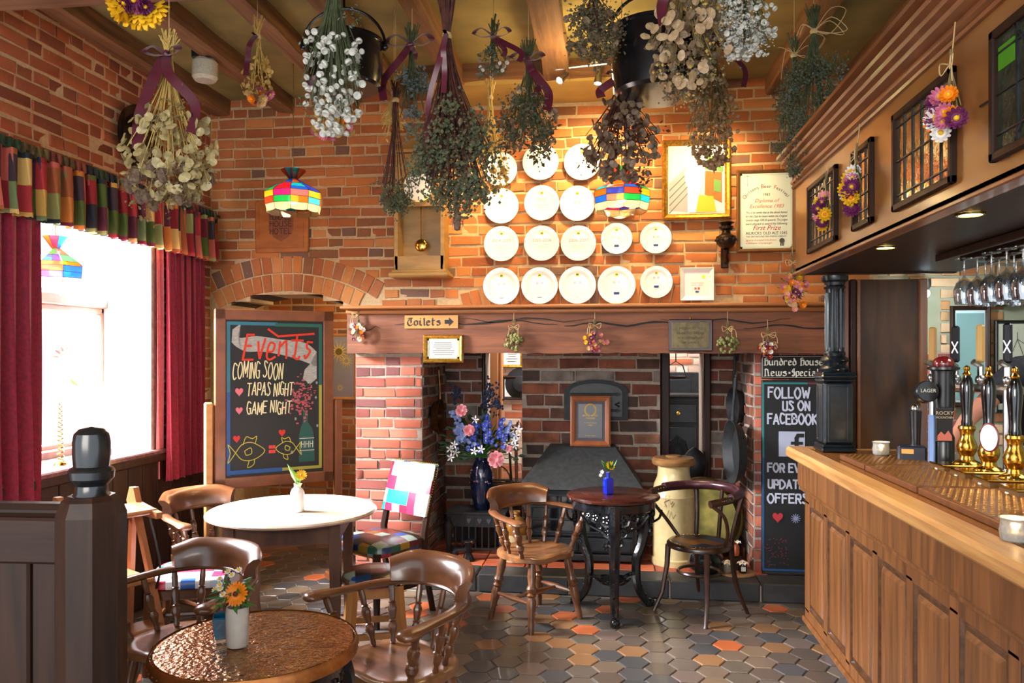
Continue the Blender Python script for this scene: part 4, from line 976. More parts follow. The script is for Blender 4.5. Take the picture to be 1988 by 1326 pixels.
# milk churn
t = thing('milk_churn', 'cream painted milk churn with a wooden lid on the hearth', 'churn', (.464, 5.66, .122)); cr = mat('cream_enamel', 'c0aa78', 'cbb684', .3, coat=.5)
mb = MB(); mb.lathe([(.155, 0), (.158, .02), (.15, .05), (.15, .47), (.155, .48), (.15, .49), (.14, .56), (.115, .62), (.112, .68), (.12, .7)], 32); mb.build('body', cr, t)
mb = MB(); mb.lathe([(.16, -.01), (.16, .04), (.15, .05)], 32, cap=False); mb.build('foot_ring', cr, t)
mb = MB(); mb.lathe([(.148, .70), (.155, .71), (.155, .735), (.14, .75), (.06, .755), (.05, .765), (.02, .768)], 32); mb.build('lid', mat('lid_wood', '7c5630', '94683a', .35, sc_=(5, 30, 30), coat=.4), t)
mb = MB()
fc = lambda a, b: (.152 * math.sin(a), -.152 * math.cos(a), b)
for s in ([(-.5, .42), (-.45, .5), (-.42, .42), (-.52, .45), (-.3, .47)], [(-.3, .42), (-.28, .5), (-.22, .44), (-.12, .46), (-.18, .42), (-.05, .45)], [(-.45, .34), (-.3, .4), (-.28, .34), (-.2, .39), (-.12, .34), (0, .37)]): strokes(mb, s, .006, fc)
mb.build('script', flat('4a3826'), t, smooth=0)
# blue floral vase on an iron fire basket
t = thing('fire_basket', 'old black iron fire grate with pierced heart front', 'grate', (-.98, 5.85, .122))
mb = MB(); mb.box((0, 0, .30), (.46, .3, .02), .005); mb.box((0, -.14, .25), (.44, .012, .1), .003); mb.box((0, .14, .16), (.44, .012, .28)); mb.build('top_plate', ironM, t)
mb = MB()
for k in range(9): mb.box((-.2 + k * .05, -.14, .12), (.012, .012, .17), .003)
mb.box((0, -.14, .04), (.44, .014, .014)); mb.build('bars', ironM, t)
for x in (-.2, .2):
    mb = MB(); mb.lathe([(.02, 0), (.016, .05), (.026, .1), (.02, .16), (.034, .2), (.03, .23), (.012, .25), (.018, .27)], 10, c=(x, -.155, 0)); mb.build('andiron', ironM, t)
mb = MB()
for x in (-.05, .03, .1): mb.prism([(x, .225), (x - .018, .255), (x - .01, .268), (x, .26), (x + .01, .268), (x + .018, .255)], -.15, -.146, 'y')
mb.build('pierced_hearts', flat('4a4a50'), t, smooth=0)
vz = .432; vase = thing('blue_vase', 'tall dark blue glazed vase on the fire grate', 'vase', (-.955, 5.83, vz))
mb = MB(); mb.lathe([(.05, 0), (.055, .02), (.075, .1), (.088, .2), (.085, .28), (.06, .35), (.045, .375), (.055, .4), (.05, .4), (.04, .37), (.03, .3)], 28); mb.build('body', mat('dark_blue_glaze', '0a1228', '16244a', .08, sc_=14, coat=1), vase)
mb = MB()
for k in range(26): a = R.uniform(0, 6.28); z = R.uniform(.2, .32); mb.octa((.087 * math.cos(a), .087 * math.sin(a), z), .008)
mb.build('glaze_flecks', mat('fleck_glaze', 'a87878', 'c8c0d0', .3), vase, kind='stuff')
# shoe last, small finds on the hearth
t = thing('shoe_last', 'black iron cobbler last on the hearth tiles', 'shoe last', (-1.02, 5.52, .122))
mb = MB(); mb.tube(bez([(-.09, 0, .03), (-.06, 0, .07), (0, 0, .08), (.02, 0, .12)]), [.02, .024, .026, .026, .026, .024, .022, .02, .018, .018, .018, .018, .018, .018, .018, .018, .018, .018, .018], 8); mb.sphere((-.09, 0, .035), .032, 10, 6, (1, .8, .7)); mb.build('toe_arm', iron, t)
mb = MB(); mb.sphere((.03, 0, .14), .05, 12, 6, (1.1, .8, .35)); mb.tube([(.03, 0, .14), (.02, 0, .06), (.04, -.02, 0)], [.02, .02, .03], 8); mb.tube([(.02, 0, .07), (-.01, .03, 0)], [.018, .02], 8); mb.build('heel_arm', iron, t)
t = thing('brass_snuffer', 'little brass cylinder lying on the hearth beside the pier', 'ornament', (-1.2, 5.6, .135))
mb = MB(); mb.lathe([(.012, -.05), (.02, -.045), (.014, -.03), (.014, .03), (.02, .045), (.012, .05)], 12, M=Matrix.Rotation(rad(90), 4, 'Y')); mb.build('body', brassD, t)
# pans
def pan(name, label, c, r, hl, m, rz=0, tilt=0, depth=.05, hm=None):
    t = thing(name, label, 'pan', c); t.rotation_euler = (0, tilt, rz); M = Matrix.Rotation(rad(90), 4, 'X')
    mb = MB(); mb.lathe([(.001, 0), (r * .8, 0), (r, depth), (r * 1.03, depth), (r * .84, -.006), (.001, -.008)], 28, M=M, cap=False); mb.build('dish', m, t)
    mb = MB(); mb.tube([(0, -depth * .8, r), (0, -depth * .8, r + hl * .3), (0, -depth * .6, r + hl)], [.014, .009, .012], 8); mb.tube([(.012 * math.cos(k), -depth * .6, r + hl + .012 + .012 * math.sin(k)) for k in [q * .8 for q in range(9)]], .004, 5, False); mb.build('handle', hm or m, t)
    return t
pan('copper_pan', 'long handled copper pan hanging on the left pier reveal', (-1.30, 5.75, 1.14), .13, .22, mat('dull_copper', '4a3018', '6a4424', .25, .8), rz=rad(90))
pan('frying_pan', 'large black frying pan hanging by a long handle beside the right pier', (.90, 5.55, .93), .22, .3, ironM, rz=rad(-84), tilt=rad(6), depth=.06)
pan('skillet', 'smaller dark skillet hanging behind the large frying pan', (.965, 5.95, 1.22), .14, .24, ironM, rz=rad(-80), depth=.05)
t = thing('preserving_pan', 'big round brass preserving pan leaning behind the bentwood chair', 'pan', (.70, 5.92, .40)); t.rotation_euler = (rad(-12), 0, rad(-8))
M = Matrix.Rotation(rad(90), 4, 'X'); mb = MB(); mb.lathe([(.001, -.06), (.24, -.06), (.27, .04), (.285, .045), (.25, -.07), (.001, -.075)], 36, M=M, cap=False); mb.build('dish', mat('tarnished_brass', '4c4620', '6a602c', .3, .8, sc_=12), t)
mb = MB(); mb.tube([(.285 * math.cos(k * .1745), -.045, .285 * math.sin(k * .1745)) for k in range(37)], .008, 6); mb.build('rim', brassD, t)
t = thing('coal_scuttle', 'black helmet coal scuttle standing on end behind the churn', 'scuttle', (.66, 6.14, .72)); mb = MB()
mb.lathe([(.06, -.1), (.09, -.06), (.1, .0), (.11, .06), (.05, .14), (.01, .17)], 20, sy=.6); mb.build('body', blackP, t)
mb = MB(); mb.tube([(-.1, -.05, -.05), (-.16, -.05, 0), (-.18, -.05, .06), (-.1, -.05, .08)], .008, 6); mb.build('handle', steel, t)
mb = MB(); mb.box((0, .05, -.38), (.26, .16, .55), .01); mb.build('stand', dark_oak, t)
t = thing('iron_pot', 'round black iron pot on the hearth under the bentwood chair', 'pot', (.66, 5.42, .122)); mb = MB()
mb.lathe([(.06, 0), (.11, .03), (.125, .08), (.11, .13), (.09, .15), (.1, .165), (.07, .17)], 24); mb.build('body', iron, t)
mb = MB(); mb.lathe([(.085, .17), (.08, .18), (.02, .195), (.015, .21), (.02, .22)], 20); mb.build('lid', iron, t)
# wrapped preserves
for k, (x, z_, kind) in enumerate(((.80, .0, 0), (.86, .0, 1), (.90, .0, 2))):
    t = thing('preserve_jar', ['white cloth topped jar nearest the iron pot', 'orange bag of preserves tied with cream cloth', 'dark jam jar with a white label and cloth cap'][k], 'jar', (x, 5.40 + .06 * (k == 1), .135 + (.10 if k == 1 else 0)), 0, 'preserves on the round board')
    mb = MB(); mb.lathe([(.024, 0), (.028, .01), (.028, .06), (.02, .075)], 14); mb.build('jar_body', mat(['pale_jar', 'orange_bag', 'dark_jam'][k], ['8a8070', 'b85a38', '1c1216'][k], None, .2), t)
    mb = MB(); vs = [(0, 0, .085)]
    for q in range(14): a = q * math.pi / 7; vs.append(((.034 + .008 * (q % 2)) * math.cos(a), (.034 + .008 * (q % 2)) * math.sin(a), .07 + (.03 if k == 1 else 0) - .014 * (q % 2)))
    mb.add(vs, [(0, 1 + q, 1 + (q + 1) % 14) for q in range(14)]); mb.build('cloth_cap', flat('e0d8cc'), t)
    if k == 2: mb = MB(); mb.box((0, -.029, .03), (.03, .002, .03)); mb.build('label', flat('d8d8d0'), t)
t = thing('round_board', 'round woven mat holding the preserve jars at the pier foot', 'mat', (.86, 5.42, .122)); mb = MB(); mb.lathe([(.12, 0), (.125, .006), (.12, .012)], 24); mb.build('disc', mat('woven_mat', '7a5a3c', '8f6c48', .8, sc_=90, bump=.4), t)
t = thing('storage_crate', 'low dark crate carrying a preserve bag', 'crate', (.86, 5.475, .134)); mb = MB(); mb.box((0, 0, .045), (.08, .06, .09), .004); mb.build('body', dark_oak, t)
# far room: pictures, basket, umbrellas
for (px, py, pw_, ph, lab, m, art, pap) in ((994, 692, 44, 44, 'gilt framed ink drawing high in the far room', gold, lines(5, '2a2a2a', .8), 'e8e0d8'), (994, 753, 40, 46, 'brown framed white print in the far room below the drawing', dark_oak, None, 'f0f0f0')):
    p = atY(px, py, 7.6); W_, H_ = size(pw_, ph, p); framed('picture_frame', lab, 'picture', p, W_, H_, m, .03, .03, art, pap)
t = thing('door_post', 'orange brown wooden door post in the far room', 'post', atY(958, 740, 6.9)); mb = MB(); mb.box((0, 0, -.42), (.1, .08, 2.16), .01); mb.box((.07, -.01, -.42), (.03, .05, 2.16), .01); mb.build('post', wood('far_post_wood', '9c6238', 'b87848', 'z', .5), t)
t = thing('straw_hat', 'dark round hat hanging on the far room wall', 'hat', atY(1012, 745, 7.6)); mb = MB(); mb.lathe([(.001, .0), (.16, 0), (.16, .012), (.08, .02), (.07, .08), (.001, .09)], 24, M=Matrix.Rotation(rad(90), 4, 'X'), cap=False); mb.build('brim', flat('0e1018'), t)
t = thing('umbrella_stand', 'dark stand of walking sticks and umbrellas beyond the fireplace', 'stand', atY(1006, 860, 6.7)); t.location.z = 0
mb = MB(); mb.lathe([(.1, 0), (.12, .02), (.11, .5), (.12, .52)], 16); mb.build('basket', dark_oak, t)
for k in range(7):
    a = k * .9; mb = MB(); x, y = .06 * math.cos(a), .06 * math.sin(a); mb.tube([(x * .5, y * .5, .05), (x * 1.6, y, .95), (x * 1.6 + .02, y, .99 + .02 * (k % 3)), (x * 1.6 + .05, y, .97)], [.012, .009, .009, .01], 6); mb.build('walking_stick', [flat('b8a090'), dark_oak, flat('6a4030')][k % 3], t)
t = thing('range_cabinet', 'black cast range with a brass knob seen through the right gap', 'range', atY(1322, 830, 7.0)); t.location.z = 0
mb = MB(); mb.box((-.02, 0, .62), (.4, .3, 1.24), .01); mb.box((0, -.02, 1.25), (.46, .34, .025), .005); mb.build('body', ironM, t)
mb = MB(); mb.box((-.04, -.155, 1.1), (.3, .02, .16), .004); dr = mb.build('drawer', stoveM, t); mb = MB(); mb.sphere((-.04, -.175, 1.1), .022, 10, 6); mb.build('knob', brass, dr)
mb = MB(); mb.box((-.04, -.155, .75), (.3, .02, .46), .004)
for k in range(6): mb.tube([(-.04 + .1 * math.cos(q * .8) * (1 - k * .14), -.17, .75 + .16 * math.sin(q * .8) * (1 - k * .1)) for q in range(9)], .005, 4, False)
mb.build('door', stoveM, t)
t = thing('flue_door', 'black iron flue door on the far brick wall', 'oven door', atY(1325, 765, 7.6)); mb = MB(); mb.box((-.06, -.02, 0), (.42, .04, .42), .008); mb.box((-.08, -.045, 0), (.3, .01, .28), .004); mb.build('plate', stoveM, t)
p = atY(1350, 788, 7.1); framed('mirror_frame', 'small white framed print leaning on the far ledge', 'picture', p, .11, .16, flat('a8a8a8'), .012, .02, None, 'f4f4f8', rx=rad(-6))
t = thing('brick_ledge', 'brick pier with a stone ledge beside the black range', 'ledge', (.98, 7.2, 0)); mb = MB(); mb.box((.0, 0, .62), (.44, .3, 1.2)); mb.build('mortar_core', mortar, t); brickwork(t, (-.22 + .0, -.15, 0), (1, 0, 0), (0, -1, 0), lambda z: [(0, .44)], .3, 1.2, brickP, 100); mb = MB(); mb.box((0, 0, 1.235), (.5, .36, .03), .006); mb.build('stone_ledge', flat('8a8480'), t)
t = thing('hanging_balance', 'curved iron hook and pan hanging in the right gap', 'scale', atY(1312, 730, 6.9)); mb = MB(); mb.tube([(-.09, 0, 0), (-.06, 0, .09), (0, 0, .13), (.06, 0, .09), (.09, 0, -.01)], .006, 6); mb.tube([(0, 0, .13), (0, 0, .28), (0, -.5, .3)], .006, 6); mb.build('hook', ironM, t); mb = MB(); mb.lathe([(.001, -.03), (.09, -.02), (.11, 0)], 16, cap=False); mb.build('pan', dark_oak, t)
p = atY(665, 712, 7.04); 
def sunflower(t, w, h, y):
    def f(m):
        for cx, cz, r in ((-.1, .25, .32), (.2, .1, .22), (-.05, -.35, .12)):
            for k in range(14): a = k * 2 * math.pi / 14; m.add([(w * cx + w * r * .4 * math.cos(a - .2), y, h * cz + w * r * .4 * math.sin(a - .2)), (w * cx + w * r * 1.4 * math.cos(a), y, h * cz + w * r * 1.4 * math.sin(a)), (w * cx + w * r * .4 * math.cos(a + .2), y, h * cz + w * r * .4 * math.sin(a + .2))], [(0, 1, 2)])
    art_part(t, 'painted_petals', flat('e0c020'), f)
    art_part(t, 'painted_heart', flat('6a5a18'), lambda m: m.lathe([(w * .14, 0), (w * .14, .001)], 12, M=Matrix.Translation((-w * .1, y - .0005, h * .25)) @ Matrix.Rotation(rad(90), 4, 'X')))
framed('sunflower_picture', 'framed sunflower picture on the passage wall behind the easel', 'picture', (p.x, 7.02, p.z), .3, .62, pine, .03, .03, sunflower, '8a8890')
# dark dish on the side wall, small glass ceiling lamp
t = thing('wall_dish', 'dark round dish mounted on the left brick wall', 'dish', (WX + .03, 4.52, 2.95)); mb = MB(); mb.lathe([(.001, .03), (.12, .03), (.15, .015), (.2, .03), (.205, .035), (.2, .01), (.001, .0)], 32, M=Matrix.Rotation(rad(90), 4, 'Y'), cap=False); mb.build('dish', mat('dark_pewter', '1c1814', '302820', .25, .6), t)
p = atD(398, 138, 4.7); t = thing('glass_ceiling_lamp', 'square ribbed glass lamp hanging from the ceiling near the corner', 'lamp', (p.x, p.y, CZ)); hh = CZ - p.z
mb = MB(); mb.box((0, 0, -hh / 2 + .03), (.12, .12, hh - .06), .01); mb.build('mount', blackP, t)
mb = MB(); mb.lathe([(.06, -hh - .06), (.075, -hh - .04), (.075, -hh + .05), (.06, -hh + .07)], 16); mb.build('ribbed_shade', mat('ribbed_glass', 'a8a898', 'b8b8a8', .25, sc_=90, bump=.6), t)
# ------------------------------------------------------------ furniture
def face(fx, fy): return math.atan2(fy, fx) + math.pi / 2
SPIN = [(.010, 0), (.013, .04), (.010, .12), (.017, .2), (.021, .27), (.014, .34), (.019, .36), (.013, .38), (.018, .5), (.020, .56), (.013, .64), (.018, .66), (.012, .68), (.014, .85), (.010, 1)]
LEG = [(.017, 0), (.021, .12), (.019, .2), (.026, .32), (.030, .42), (.022, .5), (.031, .53), (.022, .56), (.033, .62), (.022, .68), (.028, .8), (.020, 1)]
def seat_mb(wd, dp, z, th, dish=.012, n=28, front=.5, pw=2.6, wave=.0):
    mb = MB(); out = []
    for k in range(n):
        a = 2 * math.pi * k / n; c, s = math.cos(a), math.sin(a); r = (abs(c) ** pw + abs(s) ** pw) ** (-1 / pw)
        x, y = wd / 2 * r * c, dp / 2 * r * s
        if y < 0: x *= 1 + .04
        out.append((x, y, wave * math.cos(x / wd * 4 * math.pi) * (1 if y < -dp * .3 else 0)))
    rings = [(.25, -dish), (.55, -dish), (.8, -dish * .6), (.95, 0), (1.0, -.008), (1.0, -th + .008), (.93, -th)]
    vs = [(0, 0, z - dish)]; fs = []
    for q, dz in rings:
        for x, y, wv in out: vs.append((x * q, y * q, z + dz + wv * q ** 3))
    vs.append((0, 0, z - th)); N = len(rings)
    for k in range(n): fs.append((0, 1 + k, 1 + (k + 1) % n)); fs.append((len(vs) - 1, 1 + (N - 1) * n + (k + 1) % n, 1 + (N - 1) * n + k))
    for i in range(N - 1):
        for k in range(n): fs.append((1 + i * n + k, 1 + (i + 1) * n + k, 1 + (i + 1) * n + (k + 1) % n, 1 + i * n + (k + 1) % n))
    return mb.add(vs, fs)
def captain(label, loc, f, cushion=None):
    t = thing('captain_chair', label, 'chair', (loc[0], loc[1], 0), face(*f), 'wooden captain chairs'); t.scale = (.95, .95, .97)
    seat_mb(.47, .43, .445, .045, wave=.006).build('seat', seatW, t, smooth=50)
    for sx in (-1, 1):
        for sy in (-1, 1):
            MB().turned((sx * .215, sy * .19 + .0, 0), (sx * .15, sy * .13, .41), LEG, 12).build('leg', chairW, t)
    for sx in (-1, 1): MB().turned((sx * .19, -.165, .17), (sx * .19, .165, .17), [(.009, 0), (.013, .2), (.019, .5), (.013, .8), (.009, 1)], 8).build('stretcher', chairW, t)
    MB().turned((-.19, 0, .17), (.19, 0, .17), [(.009, 0), (.013, .2), (.021, .5), (.013, .8), (.009, 1)], 8).build('stretcher', chairW, t)
    pts = [(-.325, -.24, .665), (-.315, -.17, .668), (-.295, -.06, .67), (-.27, .06, .675), (-.215, .16, .68), (-.12, .225, .685), (0, .245, .685), (.12, .225, .685), (.215, .16, .68), (.27, .06, .675), (.295, -.06, .67), (.315, -.17, .668), (.325, -.24, .665)]
    P = bez(pts, 4); n = len(P); rr = []
    for i in range(n): e = min(i, n - 1 - i); rr.append([.02, .036, .042, .043, .040, .036, .033][e] if e < 7 else .032)
    MB().tube(P, rr, 10, flat=.48).build('arm_rail', chairW, t, smooth=60)
    mb = MB(); vs = []; fs = []; K = 20
    for i in range(K + 1):
        a = rad(150 - 120 * i / K); e = min(i, K - i) / K; hh = min(1, .72 + e * 1.6)
        for dr, dz in ((-.026, .0), (-.020, .045), (-.006, .085), (.018, .112), (.045, .118), (.052, .104), (.030, .06), (.030, 0)):
            r = 1; x, y = (.265 + dr) * math.cos(a), (.235 + dr) * math.sin(a) + .01; vs.append((x, y, .69 + dz * hh))
    for i in range(K):
        for j in range(8): fs.append((i * 8 + j, (i + 1) * 8 + j, (i + 1) * 8 + (j + 1) % 8, i * 8 + (j + 1) % 8))
    fs += [tuple(range(8)), tuple(K * 8 + j for j in range(7, -1, -1))]; mb.add(vs, fs); mb.build('crest_rail', chairW, t, smooth=50)
    for a in (172, 146, 118, 90, 62, 34, 8):
        c, s = math.cos(rad(a)), math.sin(rad(a)); MB().turned((c * .205, s * .18 - .005, .44), (c * .28, s * .235 + .005 if abs(a - 90) < 80 else -.0, .68), SPIN, 9).build('spindle', chairW, t)
    for sx in (-1, 1): MB().turned((sx * .215, -.11, .44), (sx * .308, -.155, .672), [(r * 1.25, q) for r, q in SPIN], 10).build('arm_post', chairW, t)
    if cushion: seat_mb(.40, .36, .475, .035, dish=-.012).build('cushion', cushion, t, smooth=60)
    return t
pcols = ['8a1c30', '1c4080', '2a1c18', '1a4a3a', '6a4426', '4a1620', '3a2018', '1a3458', '86641f', '2c2018', '7a8a80', '5a221a']
pw1 = patch('patchwork_leather', (.08, .075, .08), pcols, .3, (.3, .4, .5)); pw2 = patch('lit_patchwork_leather', (.07, .2, .085), ['d8d8dc', 'c8ccd8', 'e0d8d8', 'c82848', '2858a8', '208070', 'd0d0c8', '982038', 'dcdce0'], .25, (.5, .5, .37))  # the second patchwork has window glare put into its pale colours
captain('wooden captain chair by the stove, left of the iron table', (-.44, 4.70), (.75, -.66))
captain('captain chair with a patchwork cushion behind the pale round table, against the easel', (-2.36, 4.42), (.88, -.47), pw1)
captain('captain chair in front of the window, nearest the wooden post', (-1.73, 3.03), (-.31, -.95))
captain('captain chair turned to the copper table, right foreground', (-.80, 2.92), (-.61, -.79))
# pale round table
def table_top(mb, r, z, th, n=48, lip=.008):
    return mb.lathe([(r - .02, z - th), (r, z - th + lip), (r, z - lip), (r - .01, z), (.001, z)], n)
t = thing('round_table', 'pale round topped table on square legs between window and pier', 'table', (-1.736, 4.13, 0))
table_top(MB(), .46, .75, .024).build('tabletop', tableW, t, smooth=30)
mb = MB(); q = .27
for s in (-1, 1): mb.box((0, s * q, .67), (.5, .022, .11)); mb.box((s * q, 0, .67), (.022, .5, .11))
mb.build('apron', tableL, t); t.rotation_euler = (0, 0, rad(12))
for sx in (-1, 1):
    for sy in (-1, 1):
        mb = MB(); vs = []
        for z, a in ((0, .02), (.5, .028), (.728, .028)): vs += [(sx * q - a, sy * q - a, z), (sx * q + a, sy * q - a, z), (sx * q + a, sy * q + a, z), (sx * q - a, sy * q + a, z)]
        mb.add(vs, [(3, 2, 1, 0), (8, 9, 10, 11)] + [(k * 4 + j, k * 4 + (j + 1) % 4, k * 4 + 4 + (j + 1) % 4, k * 4 + 4 + j) for k in (0, 1) for j in range(4)]); mb.build('leg', tableL, t, smooth=0)
# copper topped table and iron table share the cast iron base
def iron_base(t, R0, H, nl=3, rot=0):
    mb = MB(); mb.lathe([(R0 * .9, H - .06), (R0 * .94, H - .05), (R0 * .94, H - .005), (R0 * .86, H)], 36, cap=False); mb.build('iron_rim', iron, t)
    for k in range(nl):
        a = rot + 2 * math.pi * k / nl; M = Matrix.Rotation(a, 4, 'Z'); mb = MB(); mb.M = M
        P = bez([(R0 * .82, 0, H - .02), (R0 * .92, 0, H - .14), (R0 * .78, 0, H - .30), (R0 * .62, 0, H * .42), (R0 * .66, 0, H * .2), (R0 * .86, 0, .05), (R0 * .98, 0, .02)], 5)
        n = len(P); mb.tube(P, [.042 - .024 * (i / n) + (.012 if i > n - 3 else 0) for i in range(n)], 8)
        mb.sphere((R0 * .98, 0, .028), .032, 10, 6, (1.2, .9, .85))
        for j in range(4): mb.sphere((R0 * 1.06, -.02 + j * .0135, .014), .011, 6, 4)
        for j in range(9): f = j / 8; p = P[int(f * (n - 6)) + 2]; mb.sphere((p.x + .025, 0, p.z), .014 - .004 * f, 6, 4)
        mb.build('iron_leg', iron, t)
        mb = MB(); mb.M = M      # pierced knee ornament: scrolls and rosettes
        for sg in (-1, 1):
            for (rr, u, z) in ((.040, .055, -.09), (.030, .13, -.08), (.022, .185, -.07), (.026, .05, -.165), (.018, .03, -.225), (.016, .10, -.135)):
                al = sg * u / R0; c = V((R0 * .9 * math.cos(al), R0 * .9 * math.sin(al), H + z)); tx = V((-math.sin(al), math.cos(al), 0))
                mb.tube([c + tx * (rr * math.cos(g)) + V((0, 0, rr * math.sin(g))) for g in [i * .785 for i in range(9)]], .009, 5, False)
                for g in range(5): mb.sphere(tuple(c + tx * (rr * .45 * math.cos(g * 1.257)) + V((0, 0, rr * .45 * math.sin(g * 1.257)))), rr * .26, 5, 4)
            mb.tube(bez([(R0 * .9, sg * .01, H - .24), (R0 * .88, sg * .06, H - .17), (R0 * .86, sg * .15, H - .12), (R0 * .8, sg * .2, H - .06)], 4), .008, 5)
        mb.build('pierced_bracket', iron, t)
    mb = MB(); mb.lathe([(R0 * .3, H * .26), (R0 * .33, H * .27), (R0 * .3, H * .29), (.02, H * .29)], 20)
    for k in range(nl):
        a = rot + 2 * math.pi * k / nl; mb.tube(bez([(R0 * .25 * math.cos(a), R0 * .25 * math.sin(a), H * .28), (R0 * .5 * math.cos(a + .2), R0 * .5 * math.sin(a + .2), H * .3), (R0 * .62 * math.cos(a), R0 * .62 * math.sin(a), H * .31)], 4), .012, 6)
        for s in (-1, 1): mb.tube([(R0 * .2 * math.cos(a + s * .6 + g * .3 * s) * (1 + .25 * g), R0 * .2 * math.sin(a + s * .6 + g * .3 * s) * (1 + .25 * g), H * .285) for g in range(5)], .008, 5)
    mb.build('undershelf', iron, t)
t = thing('copper_table', 'round table topped with hammered copper in the left foreground', 'table', (-1.073, 2.275, 0))
table_top(MB(), .30, .72, .012).build('tabletop', copper, t, smooth=30)
mb = MB(); mb.lathe([(.295, .68), (.307, .685), (.307, .712), (.30, .722)], 48, cap=False)
for k in range(64): a = k * math.pi / 32; mb.sphere((.3075 * math.cos(a), .3075 * math.sin(a), .698), .003, 4, 3)
mb.build('edge_band', mat('copper_band', '9a5a2c', 'b07038', .35, .7), t); iron_base(t, .285, .69, 3, rad(20))
t = thing('iron_table', 'small black cast iron pub table with a dark round top', 'table', (.03, 4.885, 0))
mb = MB(); mb.lathe([(.27, .712), (.286, .718), (.29, .728), (.284, .738), (.274, .737), (.268, .741), (.001, .741)], 48); mb.build('tabletop', mahog, t, smooth=40); iron_base(t, .275, .712, 3, rad(-88))
# patchwork dining chair
f = (-.55, -.83); t = thing('patchwork_chair', 'dining chair with patchwork leather seat and back against the pier', 'chair', (-1.40, 4.66, 0), face(*f))
seat_mb(.45, .42, .48, .07, dish=-.018, pw=5).build('seat_pad', pw1, t, smooth=60)
mb = MB(); vs = []; fs = []; nx_, nz = 8, 6
for face_ in (0, 1):
    for i in range(nz + 1):
        for j in range(nx_ + 1):
            u, v = j / nx_ * 2 - 1, i / nz; bulge = .016 * (1 - u ** 4) * (1 - (2 * v - 1) ** 4)
            vs.append((u * .205, .205 + .09 * v + (-.018 - bulge if face_ == 0 else .014), .60 + .31 * v))
q = (nx_ + 1) * (nz + 1)
for i in range(nz):
    for j in range(nx_): a = i * (nx_ + 1) + j; fs.append((a, a + 1, a + nx_ + 2, a + nx_ + 1)); fs.append((q + a, q + a + nx_ + 1, q + a + nx_ + 2, q + a + 1))
ed = [j for j in range(nx_ + 1)] + [i * (nx_ + 1) + nx_ for i in range(1, nz + 1)] + [nz * (nx_ + 1) + j for j in range(nx_ - 1, -1, -1)] + [i * (nx_ + 1) for i in range(nz - 1, 0, -1)]
for k in range(len(ed)): a, b = ed[k], ed[(k + 1) % len(ed)]; fs.append((b, a, q + a, q + b))
mb.add(vs, fs); mb.build('back_pad', pw2, t, smooth=60)
mb = MB()
for s in (-1, 1):
    for k in range(20): mb.sphere((s * .208, .205 + .0047 * k, .61 + .0155 * k), .005, 5, 3)
for k in range(24): mb.sphere((-.2 + .0174 * k, .30, .915), .005, 5, 3)
mb.build('brass_studs', brass, t)
for s in (-1, 1):
    MB().tube([(s * .19, .27, 0), (s * .19, .20, .3), (s * .19, .195, .5), (s * .19, .29, .9)], [.02, .022, .024, .018], 6).build('leg', dark_oak, t, smooth=20)
    MB().tube([(s * .19, -.18, 0), (s * .19, -.18, .44)], [.02, .026], 6).build('leg', dark_oak, t, smooth=20)
    mb = MB(); mb.box((s * .19, 0, .2), (.02, .38, .03)); mb.build('stretcher', dark_oak, t)
mb = MB(); mb.box((0, 0, .2), (.38, .02, .03)); mb.build('stretcher', dark_oak, t)
mb = MB()
for k in range(30): mb.sphere((-.21 + .0145 * k, -.215, .425), .005, 5, 3)
mb.build('seat_studs', brass, t)
# patchwork stool
stl = mat('stool_leg_wood', 'a06c38', 'b47c44', .4, sc_=(14, 14, 4), obj=True)
t = thing('patchwork_stool', 'round patchwork topped stool on plain square wooden legs', 'stool', (-1.235, 4.02, 0), rad(20))
mb = MB(); mb.lathe([(.155, .40), (.168, .405), (.172, .43), (.16, .455), (.1, .472), (.001, .476)], 32); mb.build('cushion', pw1, t, smooth=60)
mb = MB()
for k in range(48): a = k * math.pi / 24; mb.sphere((.170 * math.cos(a), .170 * math.sin(a), .41), .006, 5, 3)
mb.build('studs', steel, t)
mb = MB()
for s in (-1, 1): mb.box((0, s * .115, .37), (.25, .02, .06)); mb.box((s * .115, 0, .37), (.02, .25, .06))
mb.build('apron', stl, t)
for sx in (-1, 1):
    for sy in (-1, 1): MB().tube([(sx * .145, sy * .145, 0), (sx * .115, sy * .115, .395)], [.028, .028], 4).build('leg', stl, t, smooth=0)
for s in (-1, 1): mb = MB(); mb.box((0, s * .133, .15), (.27, .02, .03)); mb.box((s * .133, 0, .15), (.02, .27, .03)); mb.build('stretcher', stl, t)
# bentwood chair
bf_ = (-.72, -.69); t = thing('bentwood_chair', 'dark bentwood armchair with a worn studded leather rail right of the iron table', 'chair', (.56, 4.93, 0), face(*bf_)); t.scale = (.95, .95, .97)
mb = MB(); mb.lathe([(.19, .425), (.208, .43), (.21, .45), (.2, .462), (.17, .464)], 32, cap=False); mb.build('seat_ring', darkW, t, smooth=60)
mb = MB(); mb.lathe([(.185, .455), (.16, .466), (.001, .462)], 32, cap=False); mb.build('seat_leather', patch('seat_patches', (.09, .09, .5), ['2a3a60', '8a5a20', '3a1c14', '6a4420', '1c2438'], .35, (.4, .3, .1)), t, smooth=60)
mb = MB()
for k in range(44): a = k * math.pi / 22; mb.sphere((.186 * math.cos(a), .186 * math.sin(a), .462), .004, 4, 3)
mb.build('seat_studs', brass, t)
for sx in (-1, 1):
    MB().tube([(sx * .215, -.2, 0), (sx * .185, -.15, .12), (sx * .165, -.125, .3), (sx * .16, -.12, .43)], [.013, .015, .018, .019], 8).build('leg', darkW, t)
    MB().tube(bez([(sx * .2, .24, 0), (sx * .16, .17, .2), (sx * .145, .145, .44), (sx * .16, .17, .6), (sx * .19, .2, .75)], 4), [.013] * 4 + [.016] * 13, 8).build('leg', darkW, t)
